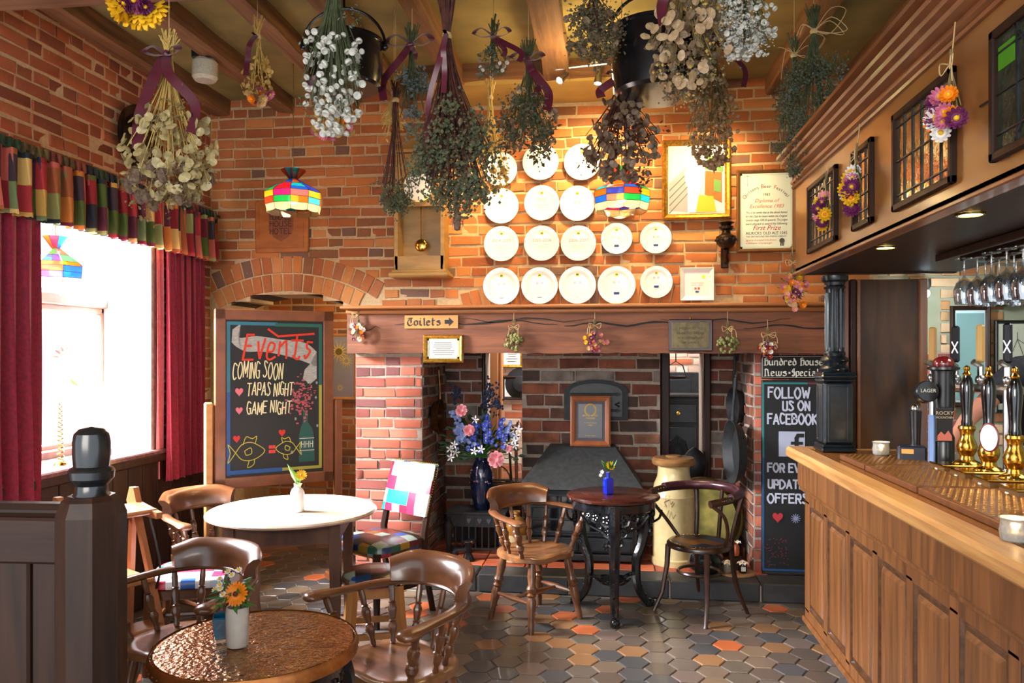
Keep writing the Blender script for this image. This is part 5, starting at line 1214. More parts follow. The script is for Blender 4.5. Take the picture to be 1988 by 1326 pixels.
MB().tube([(.135 * math.cos(k * .2618), .135 * math.sin(k * .2618), .27) for k in range(25)], .010, 6, False).build('ring_stretcher', darkW, t)
P = bez([(-.25, -.20, .755), (-.275, -.1, .765), (-.265, .03, .77), (-.2, .16, .775), (-.1, .225, .78), (0, .24, .78), (.1, .225, .78), (.2, .16, .775), (.265, .03, .77), (.275, -.1, .765), (.25, -.20, .755)], 4)
MB().tube(P, .022, 8, flat=1.1).build('arm_rail', darkW, t, smooth=60)
mb = MB(); mb.tube([(p.x * 1.0, p.y * 1.0, p.z + .01) for p in P[6:-6]], .028, 8, flat=1.0); mb.build('rail_padding', mat('oxblood_leather', '2c1418', '43202a', .3, sc_=30), t, smooth=60)
mb = MB()
for k in range(3, len(P) - 3):
    for s in (-1, 1): mb.sphere((P[k].x * (1 + .09 * s), P[k].y * (1 + .09 * s), P[k].z + .012), .004, 4, 3)
mb.build('rail_studs', brass, t)
for sx in (-1, 1): MB().tube(bez([(sx * .25, -.19, .75), (sx * .29, -.12, .68), (sx * .25, -.03, .56), (sx * .19, .02, .455)], 5), .012, 8).build('arm_support', darkW, t)
MB().tube([(0, .235, .77), (0, .195, .46)], .014, 8, flat=1).build('back_splat', darkW, t)
# window side: patchwork seat chair and high chair
t = thing('window_chair', 'sunlit chair under the window with daylight tinted into its patchwork seat', 'chair', (-2.15, 3.86, 0), face(.3, -.95))
seat_mb(.44, .42, .475, .05, dish=-.012, pw=5).build('seat_pad', pw2, t, smooth=60)
mb = MB(); mb.box((0, 0, .40), (.42, .40, .05), .005); mb.build('seat_frame', chairW, t)
for sx in (-1, 1):
    for sy in (-1, 1):
        MB().tube([(sx * .2, sy * .19, 0), (sx * .19, sy * .18, .42)] , [.018, .024], 6).build('leg', chairW, t, smooth=20)
    MB().tube([(sx * .2, sy * 0 - .19, .22), (sx * .2, .19, .22)], .011, 6).build('stretcher', chairW, t)
MB().tube([(-.2, -.19, .3), (.2, -.19, .3)], .011, 6).build('stretcher', chairW, t)
t = thing('high_chair', 'wooden child high chair standing in the sun by the window', 'high chair', (-2.42, 3.5, 0), face(.85, -.5)); hw = mat('high_chair_wood', '9a5e38', 'ac6c42', .4, sc_=(10, 10, 4), obj=True)
for sx in (-1, 1):
    MB().tube([(sx * .22, .22, 0), (sx * .16, .05, .82)], .02, 5).build('leg', hw, t, smooth=0)
    MB().tube([(sx * .22, -.22, 0), (sx * .16, .0, .80)], .02, 5).build('leg', hw, t, smooth=0)
    mb = MB(); mb.prism([(-.19, .14), (.16, .14), (.2, .04), (.17, -.04), (-.12, -.08), (-.19, -.02)], 0, .022, 'x'); mb.M = None
    arm = MB(); arm.prism([(-.17, -.0), (.10, .0), (.13, .06), (.1, .13), (.06, .13), (.03, .06), (-.17, .03)], sx * .18 - .015, sx * .18 + .015, 'x'); arm.build('arm_panel', hw, t, loc=(0, 0, .80), smooth=0)
mb = MB(); mb.box((0, .0, .83), (.40, .26, .025), .008); mb.build('arm_board', hw, t)
mb = MB(); mb.box((0, 0, .5), (.34, .3, .022), .005); mb.build('seat', hw, t)
mb = MB(); mb.box((0, -.14, .28), (.38, .14, .02), .005); mb.build('footboard', hw, t)
mb = MB(); mb.tube(bez([(-.19, -.05, .8), (-.21, -.1, .6), (-.19, -.12, .45), (-.15, -.1, .52)]), .006, 6); mb.tube(bez([(.19, -.05, .8), (.21, -.12, .55), (.18, -.1, .4)]), .006, 6); mb.build('strap', blackP, t)
# newel post and settle back in the foreground
t = thing('newel_post', 'dark octagonal newel post with a turned knob in the left foreground', 'post', (-1.068, 1.50, 0), rad(14)); t.scale = (.9, .9, 1)
mb = MB(); mb.lathe([(.074, 0), (.074, 1.27), (.062, 1.30), (.050, 1.31)], 8, M=Matrix.Rotation(rad(22.5), 4, 'Z')); mb.build('shaft', dark_oak, t, smooth=20)
knob = mat('newel_knob_paint', '0e0f12', '1a1c20', .25, sc_=20, coat=.5)
mb = MB(); mb.lathe([(.045, 1.305), (.036, 1.315), (.034, 1.33), (.048, 1.345), (.05, 1.36), (.046, 1.365), (.038, 1.37), (.040, 1.39), (.0405, 1.42), (.037, 1.437), (.026, 1.447), (.001, 1.452)], 24); mb.build('knob', knob, t)
t = thing('settle_back', 'dark boarded settle back beside the newel post', 'bench', (-1.13, 1.56, 0), rad(3))
mb = MB(); mb.box((-.5, 0, 1.265), (1.0, .05, .03), .012); mb.box((-.5, 0, 1.2), (1.0, .045, .10), .006); mb.build('top_rail', dark_oakX, t)
for k in range(9): mb = MB(); mb.box((-.055 - k * .112, 0, .58), (.106, .03, 1.16), .005); mb.build('board', dark_oak, t)
# ------------------------------------------------------------ small things on the tables
def petals(mb, c, r, n, up=(0, 0, 1), wd=.35, cone=.25, jit=.05):
    c = V(c); up = V(up).normalized(); a = up.orthogonal().normalized(); b = up.cross(a)
    for k in range(n):
        g = 2 * math.pi * k / n + R.uniform(-jit, jit); d = a * math.cos(g) + b * math.sin(g); s = up.cross(d)
        p = c + d * r + up * r * cone; m = c + d * r * .6 + up * r * cone * .3
        mb.add([c, m + s * r * wd * .5, p + s * r * wd * .2, p - s * r * wd * .2, m - s * r * wd * .5], [(0, 1, 2, 3, 4)])
orange_p = mat('orange_petal', 'e87808', 'f08c10', .55, sc_=60); yellow_p = mat('yellow_petal', 'e0a808', 'ecc020', .55, sc_=60)
cols_p = {'white': mat('white_petal', 'e0dcdc', 'f0eeec', .6), 'pink': mat('pink_petal', 'b85878', 'd07898', .6, sc_=50), 'purple': mat('purple_petal', '5a1848', '782860', .6, sc_=50), 'yellow': yellow_p, 'orange': orange_p, 'blue': mat('blue_petal', '3850c8', '5878e0', .6, sc_=50), 'paleblue': mat('pale_blue_petal', '8098e0', 'a0b8f0', .6, sc_=50), 'rose': mat('rose_petal', 'e08088', 'f0a8b0', .6, sc_=40), 'cream': mat('cream_petal', 'c8a878', 'd8bc90', .6, sc_=50), 'red': mat('dark_red_petal', '8a1c24', 'a83030', .6, sc_=50)}
t = thing('calendula_vase', 'white pottery tumbler with an orange calendula on the copper table', 'vase', (-1.115, 2.235, .722))
mb = MB(); mb.lathe([(.030, 0), (.0325, .004), (.034, .10), (.032, .118), (.028, .118), (.027, .02), (.001, .01)], 24, cap=False); mb.build('pot', mat('grey_stoneware', 'b4aca0', 'c0b8ac', .5), t)
mb = MB(); fc = (.012, -.03, .165); up = (.05, -.9, .35)
for q in range(3): petals(mb, fc, .036 - q * .005, 22, up, .3, .12 + q * .1)
mb.build('orange_flower', orange_p, t, smooth=0)
mb = MB(); mb.sphere((fc[0], fc[1] - .006, fc[2] + .002), .008, 10, 6); mb.build('flower_heart', flat('5a1c08'), t)
mb = MB()
for k in range(16): a = R.uniform(0, 6.3); mb.tube(bez([(R.uniform(-.01, .01), R.uniform(-.01, .01), .05), (.015 * math.cos(a), .015 * math.sin(a), .13), (.04 * math.cos(a) - .01, .03 * math.sin(a), R.uniform(.15, .21))], 3), .0018, 4)
for k in range(40): a = R.uniform(0, 6.3); r = R.uniform(.01, .045); mb.leaf((r * math.cos(a) - .012, r * math.sin(a), R.uniform(.12, .2)), (math.cos(a), math.sin(a), R.uniform(-.6, .8)), .014, .04)
mb.build('leaves', green, t, smooth=0, kind='stuff')
for k, (x, y, z) in enumerate([(-.045, -.02, .205), (-.03, .0, .222), (-.012, -.01, .215), (-.055, -.03, .175), (-.035, -.035, .18), (-.025, -.04, .165), (-.0, .01, .225), (-.04, -.03, .19)]):
    mb = MB(); petals(mb, (x, y, z), .011, 9, (x * 3, -.5, .6), .5, .2); mb.build('white_flower', cols_p['white'], t, smooth=0); mb = MB(); mb.sphere((x, y - .002, z + .003), .005, 6, 4); mb.build('flower_eye', yellow_p, t)
t = thing('tealight_glass', 'square clear and teal glass tealight holder beside the calendula pot', 'candle holder', (-1.175, 2.27, .722), rad(25))
mb = MB(); mb.box((0, 0, .008), (.062, .062, .016), .003); mb.build('clear_base', drinkG, t)
mb = MB(); vs = []
for h_, a, b in ((.012, .025, .02), (.075, .033, .029)): vs += [(-a, -a, h_), (a, -a, h_), (a, a, h_), (-a, a, h_), (-b, -b, h_ + .004), (b, -b, h_ + .004), (b, b, h_ + .004), (-b, b, h_ + .004)]
mb.add(vs, [(3, 2, 1, 0), (4, 5, 6, 7)] + [(j, (j + 1) % 4, 8 + (j + 1) % 4, 8 + j) for j in range(4)] + [(4 + (j + 1) % 4, 4 + j, 12 + j, 12 + (j + 1) % 4) for j in range(4)] + [(8 + j, 8 + (j + 1) % 4, 12 + (j + 1) % 4, 12 + j) for j in range(4)]); mb.build('teal_cup', mat('teal_cup_glass', '08506c', '0c6484', .08, coat=1), t, smooth=0)
t = thing('white_bottle_vase', 'small white bottle vase with a yellow flower on the pale round table', 'vase', (-1.68, 4.06, .752))
mb = MB(); mb.lathe([(.036, 0), (.038, .004), (.038, .10), (.03, .12), (.018, .13), (.017, .145), (.021, .15), (.015, .15), (.013, .13)], 24); mb.build('bottle', china, t)
mb = MB(); mb.leaf((0, 0, .14), (-.5, 0, 1), .035, .13); mb.leaf((0, 0, .14), (-.3, -.3, 1), .03, .10); mb.leaf((0, 0, .14), (.2, -.5, .5), .03, .07); mb.leaf((.0, -.01, .15), (.5, -.4, .1), .035, .06); mb.leaf((0, 0, .14), (.4, .2, .9), .03, .09); mb.build('leaves', mat('bright_leaf', '6aa048', '88b860', .5), t, smooth=0)
mb = MB(); [petals(mb, (.03, -.02, .20), .03 - q * .006, 16, (.4, -.8, .4), .35, .15) for q in range(2)]; mb.build('yellow_flower', yellow_p, t, smooth=0)
mb = MB(); mb.sphere((.031, -.026, .202), .007, 8, 5); mb.build('flower_heart', orange_p, t)
t = thing('blue_bottle_vase', 'square cobalt blue bottle with a yellow flower on the iron table', 'vase', (.0, 4.85, .742), rad(20))
mb = MB(); mb.box((0, 0, .05), (.056, .056, .10), .008); mb.lathe([(.012, .10), (.012, .125), (.016, .127), (.016, .135), (.01, .135)], 14); mb.build('bottle', mat('cobalt_bottle', '0a22a8', '1034d8', .06, coat=1, trans=.35), t)
mb = MB()
for k in range(12): a = k * .55; mb.leaf((0, 0, .14), (math.cos(a) * .8, math.sin(a) * .8, 1), .022, R.uniform(.05, .10))
mb.tube([(0, 0, .05), (.005, 0, .17)], .003, 5); mb.build('leaves', green, t, smooth=0)
mb = MB(); petals(mb, (.005, -.015, .175), .03, 14, (.1, -.9, .5), .4, .3); mb.build('yellow_flower', yellow_p, t, smooth=0)
mb = MB(); petals(mb, (-.045, -.01, .14), .014, 7, (-.3, -.9, .3), .4, .2); petals(mb, (-.055, -.01, .12), .012, 7, (-.3, -.9, .3), .4, .2); mb.build('white_flower', cols_p['white'], t, smooth=0)
# window sill things
t = thing('brass_spiral_candlestick', 'slim spiral candlestick with a red flower on the window sill', 'candlestick', (-3.02, 3.98, .993))
mb = MB(); mb.lathe([(.035, 0), (.03, .01), (.012, .02)], 16)
mb.tube([((.018 - .00012 * k) * math.cos(k * .9), (.018 - .00012 * k) * math.sin(k * .9), .02 + k * .0036) for k in range(90)], .0035, 5); mb.build('spiral_stem', brass, t)
mb = MB(); mb.tube(bez([(0, 0, .34), (-.01, 0, .45), (.03, 0, .58)]), .002, 4)
for k in range(6): mb.leaf((.05, 0, .48), (math.cos(k), .2, -.8 + .3 * k % 1), .03, .08)
mb.build('leaves', mat('pale_leaf', '90b060', 'a8c078', .5), t, smooth=0)
mb = MB(); petals(mb, (.03, 0, .60), .06, 10, (.3, -.9, .3), .25, .3); mb.build('red_flower', mat('coral_petal', 'd86858', 'e89080', .6), t, smooth=0)
t = thing('table_radio', 'small black radio lying on the window sill behind the newel knob', 'radio', (-3.0, 4.28, .993)); mb = MB(); mb.box((0, 0, .03), (.09, .12, .06), .01); mb.build('body', blackP, t)
t = thing('sill_cup', 'small pale round cup high on the window ledge', 'cup', (-3.2, 4.72, 1.30)); mb = MB(); mb.sphere((0, 0, 0), .05, 14, 8); mb.build('body', china, t); mb = MB(); mb.box((0, 0, -.17), (.04, .04, .28)); mb.build('stand', white_reveal, t)
# curtains and valance -------------------------------------------------
def drape(mb, x, y0, y1, z0, z1, folds, amp, flare=0, n=140, nz=8):
    vs = []; fs = []
    for i in range(nz + 1):
        f = i / nz; z = z0 + (z1 - z0) * f
        for k in range(n + 1):
            u = k / n; y = y0 + (y1 - y0) * u; a = amp * (1 - .45 * f)
            vs.append((x + a * math.sin(u * folds * 6.283 + .5 * math.sin(u * 9) + .3 * f) + flare * (1 - f), y + .012 * math.sin(u * folds * 12.6 + 3 * f), z + (R.uniform(-.004, .004) if i == 0 else 0)))
    for i in range(nz):
        for k in range(n): a = i * (n + 1) + k; fs.append((a, a + 1, a + n + 2, a + n + 1))
    return mb.add(vs, fs)
t = thing('curtain', 'crimson velvet curtain at the near left side of the window', 'curtain', (0, 0, 0), 0, 'window curtains'); drape(MB(), -2.86, 2.6, 3.61, .80, 2.40, 10, .04).build('velvet_drape', velvet, t, smooth=80)
t = thing('curtain', 'crimson velvet curtain at the far right side of the window by the corner', 'curtain', (0, 0, 0), 0, 'window curtains'); drape(MB(), -2.86, 4.75, 5.22, .78, 2.40, 6, .035).build('velvet_drape', velvet, t, smooth=80)
drape(MB(), -2.90, 4.70, 4.78, .80, 2.4, 1, .015, n=20).build('lining', mat('curtain_lining', 'd86870', 'e08088', .7), t, smooth=80)
val = patch('patchwork_fabric', (9, .062, .13), ['8a1c24', 'c07028', '4a5a20', '5a2030', 'c89848', '6e7c50', '20242c', 'b8584a', 'a82c30', '8a8a50', 'd0a860', '3c2c34', '985028', '6a1424'], .85, (.2, .1, .37))
t = thing('patchwork_valance', 'gathered patchwork fabric valance over the window', 'valance', (0, 0, 0))
drape(MB(), -2.80, 2.5, 5.30, 2.27, 2.58, 30, .038, n=520, nz=6).build('pelmet_fabric', val, t, smooth=80)
drape(MB(), -2.80, 2.5, 5.30, 2.575, 2.63, 60, .018, n=520, nz=2).build('gathered_heading', patch('heading_fabric', (9, .09, .5), ['2c4028', '5a4a28', '20242c', '7a3a28', '3c2c34', '6a5a30'], .85), t, smooth=80)
mb = MB(); mb.tube([(-2.83, 2.4, 2.615), (-2.83, 5.4, 2.615)], .008, 6); mb.box((WX + .05, 2.6, 2.615), (.12, .02, .02)); mb.box((WX + .05, 5.32, 2.615), (.12, .02, .02)); mb.build('rod', ironM, t)
# ------------------------------------------------------------ bar side of the room
wr = struct('wall_right')
mb = MB(); mb.box((3.4, 3.2, 1.75), (.2, 5.4, 3.5)); mb.build('plaster', plasterG, wr, smooth=0)
bb = struct('wall_bar_back')
mb = MB(); mb.box((2.55, 5.62, 1.75), (1.7, .2, 3.5)); mb.build('plaster', plasterG, bb, smooth=0)
brickwork(bb, (0, 5.51, 0), (1, 0, 0), (0, -1, 0), lambda z: [(1.76, 3.25)] if z > 2.05 else ([(2.20, 2.27), (2.50, 2.60)] if z < 1.95 else [(2.2, 2.3)]), 1.0, 3.45, pieces('lit_back_brick', ['c8a070', 'b88858', 'd0b088', 'a87048']), 200)  # bricks coloured paler to carry the light on the jamb and arch edge
rough_beam('bar_lintel', (2.45, 5.40, 1.93), (3.3, 5.40, 1.93), .12, .13, dark_oakX, bb)
def mirror_art(t, w, h, y):
    art_part(t, 'silvered_glass', mat('aqua_mirror', '9cc8cc', None, .12, .5), lambda m: m.box((0, y, 0), (w * .94, .002, h * .94)))
p = cpx(1882, 692, Y=5.46); W_, H_ = size(72, 196, p)
framed('bar_mirror', 'tall brown framed glass on the pale wall behind the taps', 'mirror', (p.x, 5.46, p.z), W_, H_, dark_oak, .03, .03, mirror_art, 'b8d0d0')
def house(t, w, h, y):
    def f(m):
        q = lambda *P: strokes(m, [(a * w, b * h) for a, b in P], .004, lambda a, b: (a, y, b))
        q((-.3, -.25), (-.3, .05), (-.12, .32), (.05, .05), (.05, -.25), (-.3, -.25)); q((-.12, .32), (.2, .2), (.38, 0), (.38, -.2), (.05, -.25)); q((.05, .05), (.38, 0)); q((-.12, .32), (-.12, .4))
        for a, b in ((-.22, -.05), (-.06, -.05), (.15, -.08), (.27, -.08), (-.22, -.18), (-.06, -.18), (.2, -.18)): m.box((a * w, y, b * h), (.03 * w + .008, .001, .05 * h))
    art_part(t, 'ink_house', flat('4a4e48'), f)
p = cpx(1985, 712, Y=5.46); W_, H_ = size(104, 180, p)
framed('house_print', 'dark framed ink drawing of a gabled house behind the bartender', 'picture', (p.x, 5.46, p.z), W_, H_, blackP, .022, .025, house, 'b4b8a4')
t = thing('wall_spotlight', 'bright bluish white spot lamp above the mirror behind the bar', 'lamp', (1.98, 5.18, 1.99)); mb = MB(); mb.sphere((0, 0, 0), .028, 12, 8); mb.build('bulb', mat('cold_bulb', 'd0e8ff', None, .5, emit=18), t); mb = MB(); mb.lathe([(.02, .02), (.035, .05), (.035, .09)], 12); mb.build('lamp_holder', steel, t)
# bar counter
t = thing('bar_counter', 'panelled oak bar front with a thick pale nosed counter top', 'bar counter')
mb = MB(); mb.box((1.42, 2.66, .55), (.64, 3.54, .9)); mb.build('carcass', oak, t)
mb = MB(); mb.box((1.46, 2.66, .09), (.6, 3.4, .18)); mb.build('plinth', flat('2a2e3a'), t)
mb = MB(); mb.box((1.065, 2.66, .965), (.07, 3.54, .15), .004); mb.build('frieze', oak, t)
mb = MB(); mb.box((1.06, 2.66, .872), (.035, 3.56, .022), .006); mb.box((1.052, 2.66, .887), (.03, 3.56, .01), .003); mb.build('frieze_moulding', oak, t)
mb = MB(); mb.box((1.085, 2.66, .83), (.03, 3.54, .07), .003); mb.box((1.085, 2.66, .19), (.03, 3.54, .07), .003); mb.box((1.08, 2.66, .16), (.05, 3.56, .03), .006); mb.build('rail', oak, t)
ys = [4.38 - .362 * k for k in range(11)]
for k, y in enumerate(ys[:-1]):
    mb = MB(); mb.box((1.085, y + .01, .51), (.03, .060 if k else .09, .60), .003); mb.build('stile', oak, t)
    yc = y - .17; mb = MB()
    mb.box((1.104, yc, .51), (.02, .33, .62)); a = MB()
    for (dy, dz, r) in ((0, 0, 0),):
        vs = []
        for q, x in ((0, 1.079), (.012, 1.072), (.02, 1.083), (.034, 1.083), (.045, 1.073), (.05, 1.070)): vs += [(x, yc - .153 + q, .222 + q), (x, yc + .153 - q, .222 + q), (x, yc + .153 - q, .798 - q), (x, yc - .153 + q, .798 - q)]
        rg = [(i * 4 + j, i * 4 + 4 + j, i * 4 + 4 + (j + 1) % 4, i * 4 + (j + 1) % 4) for i in range(5) for j in range(4)]
        mb.add(vs, rg[12:] + [(23, 22, 21, 20)]); a.add(vs[:16], rg[:12])
    rp = mb.build('raised_panel', oak, t, smooth=25); a.build('panel_moulding', mat('dark_panel_moulding', '3c2414', '5c3a22', .35, sc_=30, coat=.3), rp, smooth=25)
mb = MB(); mb.box((1.42, 2.66, 1.065), (.72, 3.6, .05)); mb.build('counter_boards', wood('counter_varnished_wood', '7a4a22', 'a0662e', 'y', .22, .5, k=18), t)
mb = MB(); mb.prism([(.985, 1.045), (.985, 1.078), (.995, 1.094), (1.075, 1.096), (1.085, 1.09), (1.085, 1.035), (.995, 1.035)], .86, 4.50, 'y'); mb.prism([(4.40, 1.035), (4.40, 1.094), (4.50, 1.094), (4.515, 1.078), (4.515, 1.045), (4.50, 1.035)], 1.085, 1.80, 'x'); mb.build('nosing', oakY, t, smooth=30)
CT = 1.092
# copper mats
for k, (y0, y1, lab) in enumerate(((3.98, 3.62, 'hammered copper bar board farthest along the counter, under the tealight'), (3.60, 3.03, 'hammered copper bar board in the middle of the counter'), (3.01, 2.38, 'hammered copper bar board nearest, with a wooden edge'))):
    t = thing('copper_drip_board', lab, 'bar tray', (1.29, (y0 + y1) / 2, CT), 0, 'copper bar boards')
    mb = MB(); mb.box((0, 0, .012), (.33, y1 - y0 if y1 > y0 else y0 - y1, .024), .003); mb.build('wooden_edge', mat('board_edge_wood', '5a3420', '704428', .35, sc_=30), t)
    mb = MB(); n1, n2 = 12, max(8, int((y0 - y1) / .026)); mb.box((0, 0, .0245), (.31, y0 - y1 - .02, .003)); mb.build('copper_sheet', mat('copper_sheet', '6e4424', '946638', .38, .6, sc_=16), t)
    mb = MB()
    for i in range(n1):
        for j in range(n2): mb.sphere((-.14 + .28 * (i + .5 * (j % 2)) / n1, -(y0 - y1) / 2 + .025 + (y0 - y1 - .05) * j / (n2 - 1), .026), .008, 6, 4, (1, 1, .35))
    mb.build('hammered_bosses', mat('copper_boss', '845a2c', '9c7038', .32, .7), t, kind='stuff')
# candle glasses on the bar
def tealight(loc, lab):
    t = thing('tealight_pot', lab, 'candle holder', loc, 0, 'tealight pots on the bar')
    mb = MB(); mb.lathe([(.028, 0), (.036, .006), (.040, .03), (.036, .052), (.038, .062), (.0415, .066), (.038, .066), (.034, .052), (.037, .03), (.032, .012), (.001, .01)], 24, cap=False); mb.build('crackle_glass', mat('silver_crackle_glass', 'a8a8a4', 'c0c0bc', .2, sc_=120, bump=.5, trans=.55), t)
    mb = MB(); mb.lathe([(.020, .012), (.020, .024), (.001, .025)], 16); mb.build('candle', flat('f0e0c0'), t); mb = MB(); mb.lathe([(.001, .026), (.005, .032), (.003, .04), (.0005, .048)], 8); mb.build('flame', mat('candle_flame', 'ffc070', None, .5, emit=25), t)
    lamp('tealight_flame', 'POINT', (loc[0], loc[1], loc[2] + .045), .5, (1, .7, .35), .01)
tealight((1.305, 3.94, CT + .026), 'glowing tealight pot on the far copper board'); tealight((1.10, 2.27, CT), 'glowing tealight pot at the near end of the counter')
# cast iron column and pedestal
t = thing('cast_iron_column', 'black fluted cast iron column on a panelled pedestal at the bar end', 'column', (1.195, 4.32, CT)); ci = mat('column_iron', '10171d', '1c262c', .28, .2, sc_=30, coat=.4)
mb = MB()
for (z0, z1, a) in ((0, .025, .092), (.025, .04, .085), (.04, .37, .074), (.37, .385, .083), (.385, .41, .09), (.41, .42, .083)): mb.box((0, 0, (z0 + z1) / 2), (a * 2, a * 2, z1 - z0), .012)
for k in range(4):
    M = Matrix.Rotation(k * math.pi / 2, 4, 'Z')
    for (x, z, w_, h_) in ((0, .06, .10, .012), (0, .35, .10, .012), (-.048, .205, .010, .29), (.048, .205, .010, .29)): mb.box((x, -.076, z), (w_, .006, h_), .002, M=M)
mb.build('pedestal', ci, t)
mb = MB(); mb.lathe([(.068, .42), (.075, .435), (.068, .45), (.056, .458), (.060, .47), (.072, .48), (.066, .495), (.052, .505), (.055, .52), (.05, .53)], 28); mb.build('base_rings', ci, t)
mb = MB(); vs = []; n = 48
for z in (.53, .55, .84, .86):
    for k in range(n): a = 2 * math.pi * k / n; r = (.047 if z in (.53, .86) else (.049 if k % 4 in (0, 1) else .0405)); vs.append((r * math.cos(a), r * math.sin(a), z))
mb.add(vs, [(i * n + k, i * n + (k + 1) % n, (i + 1) * n + (k + 1) % n, (i + 1) * n + k) for i in range(3) for k in range(n)]); mb.build('fluted_shaft', ci, t, smooth=20)
mb = MB(); mb.lathe([(.05, .86), (.056, .87), (.05, .88), (.053, .895), (.066, .905), (.07, .92), (.07, .93)], 28); mb.build('capital', ci, t)
# partition at the bar end
t = thing('bar_partition', 'dark varnished wooden end partition standing on the bar behind the column', 'partition', (1.46, 4.44, CT)); gl = wood('glossy_panel', '2a1808', '5a3814', 'z', .3, .1, k=5); gl.node_tree.nodes['Principled BSDF'].inputs['Specular IOR Level'].default_value = .25
mb = MB(); mb.box((.03, 0, .46), (.36, .03, .92)); mb.build('panel', gl, t)
for x, w_, m in ((-.185, .035, oak), (-.145, .03, dark_oak), (-.115, .02, oak), (.215, .04, oak)): mb = MB(); mb.box((x, -.01, .46), (w_, .06, .92), .004); mb.build('post', wood('partition_post_wood', '6a3e1e', '80502a', 'z', .3, .4) if m is oak else m, t)
# canopy over the bar
CX = 1.0; t = thing('bar_canopy', 'varnished wooden bar canopy with moulded cornice and leaded lights', 'canopy'); CY0, CY1 = .7, 4.34
mb = MB(); mb.box((CX + .02, (CY0 + CY1) / 2, 2.28), (.04, CY1 - CY0, .5), .003); mb.build('fascia', canopyW, t)
mb = MB(); mb.box((CX + .41, CY1 - .02, 2.28), (.78, .04, .5)); mb.box((CX + .4, (CY0 + CY1) / 2, 2.05), (.8, CY1 - CY0, .03)); mb.box((CX + .4, (CY0 + CY1) / 2, 2.56), (.8, CY1 - CY0, .03)); mb.box((CX + .78, (CY0 + CY1) / 2, 2.30), (.04, CY1 - CY0, .5)); mb.build('soffit', dark_oak, t)
mb = MB(); mb.box((CX - .003, (CY0 + CY1) / 2, 2.035), (.04, CY1 - CY0 + .01, .016), .004); mb.build('bottom_bead', mouldM, t)
mb = MB()
prof = [(CX + .02, 2.50), (CX - .012, 2.50), (CX - .016, 2.51), (CX - .004, 2.517), (CX - .02, 2.527), (CX - .022, 2.535), (CX - .002, 2.543), (CX - .004, 2.56), (CX - .03, 2.575), (CX - .034, 2.583), (CX - .026, 2.587), (CX - .030, 2.594), (CX - .048, 2.603), (CX - .052, 2.61), (CX - .044, 2.614), (CX - .048, 2.622), (CX - .068, 2.632), (CX - .072, 2.639), (CX - .064, 2.643), (CX - .068, 2.65), (CX - .095, 2.655), (CX - .095, 2.672), (CX - .085, 2.676), (CX + .04, 2.676)]
mb.prism([(x, z) for x, z in prof], CY0, CY1 + .03, 'y'); mb.build('cornice', mouldM, t, smooth=30)
mb = MB(); mb.box((CX + .3, CY1 + .02, 2.66), (.68, .12, .03), .006); mb.build('cornice_return', mouldM, t)
lead = mat('lead_came', '2a2c30', '3c3e44', .35, .6)
def leaded(y0, y1, z0, z1, nx, rows, lab, art=False):
    f = MB(); X = CX - .012; y0, y1 = min(y0, y1), max(y0, y1)
    for (a, b, c, d) in ((y0, y0 + .025, z0, z1), (y1 - .025, y1, z0, z1), (y0, y1, z0, z0 + .025), (y0, y1, z1 - .025, z1)): f.box((X + .004, (a + b) / 2, (c + d) / 2), (.02, b - a, d - c), .004)
    fr_ = f.build('leaded_light_frame', dark_oak, t)
    iy0, iy1, iz0, iz1 = y0 + .022, y1 - .022, z0 + .022, z1 - .022
    g = MB(); g.box((CX - .003, (iy0 + iy1) / 2, (iz0 + iz1) / 2), (.004, iy1 - iy0, iz1 - iz0)); g.build('mirror_pane', mat('antique_mirror_glass', 'c8b890', 'a89868', .09, .9, sc_=14, bump=.35, bs=35, dist=.004) if not art else mat('dark_antique_glass', '30362c', '4a5240', .1, .5, sc_=14, bump=.4, bs=50), fr_, smooth=0)
    c = MB(); x = CX - .007
    for k in range(1, nx): yy_ = iy0 + (iy1 - iy0) * k / nx; c.tube([(x, yy_, iz0 + (.0 if not art else 0)), (x, yy_, iz1)], .0035, 5)
    for q in rows: c.tube([(x, iy0, iz0 + (iz1 - iz0) * q), (x, iy1, iz0 + (iz1 - iz0) * q)], .0035, 5)
    if art:
        cy, cz = (iy0 + iy1) / 2, (iz0 + iz1) / 2
        c.tube([(x, cy + .07 * math.cos(k * .785), cz + .055 * math.sin(k * .785)) for k in range(9)], .004, 5, False)
        for k in range(6): a = k * 1.047; c.tube([(x, cy + .07 * math.cos(a), cz + .055 * math.sin(a)), (x, cy + .3 * math.cos(a), cz + .2 * math.sin(a))], .003, 5)
        r_ = MB(); r_.lathe([(.045, 0), (.045, .002)], 14, M=Matrix.Translation((CX - .0095, cy, cz)) @ Matrix.Rotation(rad(90), 4, 'Y')); r_.build('rose_glass', mat('rose_glass', '8a2850', 'b86878', .2), fr_)
        r_ = MB(); r_.box((CX - .0065, iy1 - .05, iz1 - .06), (.002, .08, .06)); r_.build('green_glass', flat('4a8a20', .15), fr_)
    c.build('lead_cames', lead, fr_)
leaded(4.04, 3.555, 2.105, 2.44, 7, (.12, .5, .88), '')
leaded(3.325, 3.09, 2.105, 2.43, 3, (.15, .38, .62, .85), '')
leaded(2.867, 2.388, 2.10, 2.44, 6, (.1, .5, .9), '')
leaded(2.166, 1.70, 2.10, 2.44, 4, (.15, .85), '', True)
for x, y, lab in ((1.10, 2.535, 'nearer round downlight glowing in the canopy underside'), (1.10, 3.27, 'farther round downlight glowing in the canopy underside')):
    d_ = thing('downlight', lab, 'lamp', (x, y, 2.034), 0, 'canopy downlights'); mb = MB(); mb.lathe([(.042, 0), (.042, -.006), (.033, -.006), (.033, 0)], 20, cap=False); mb.build('ring', brass, d_); mb = MB(); mb.lathe([(.033, -.002), (.001, -.003)], 20, cap=False); mb.build('bulb', mat('warm_bulb', 'ffe8b0', None, .5, emit=14), d_)
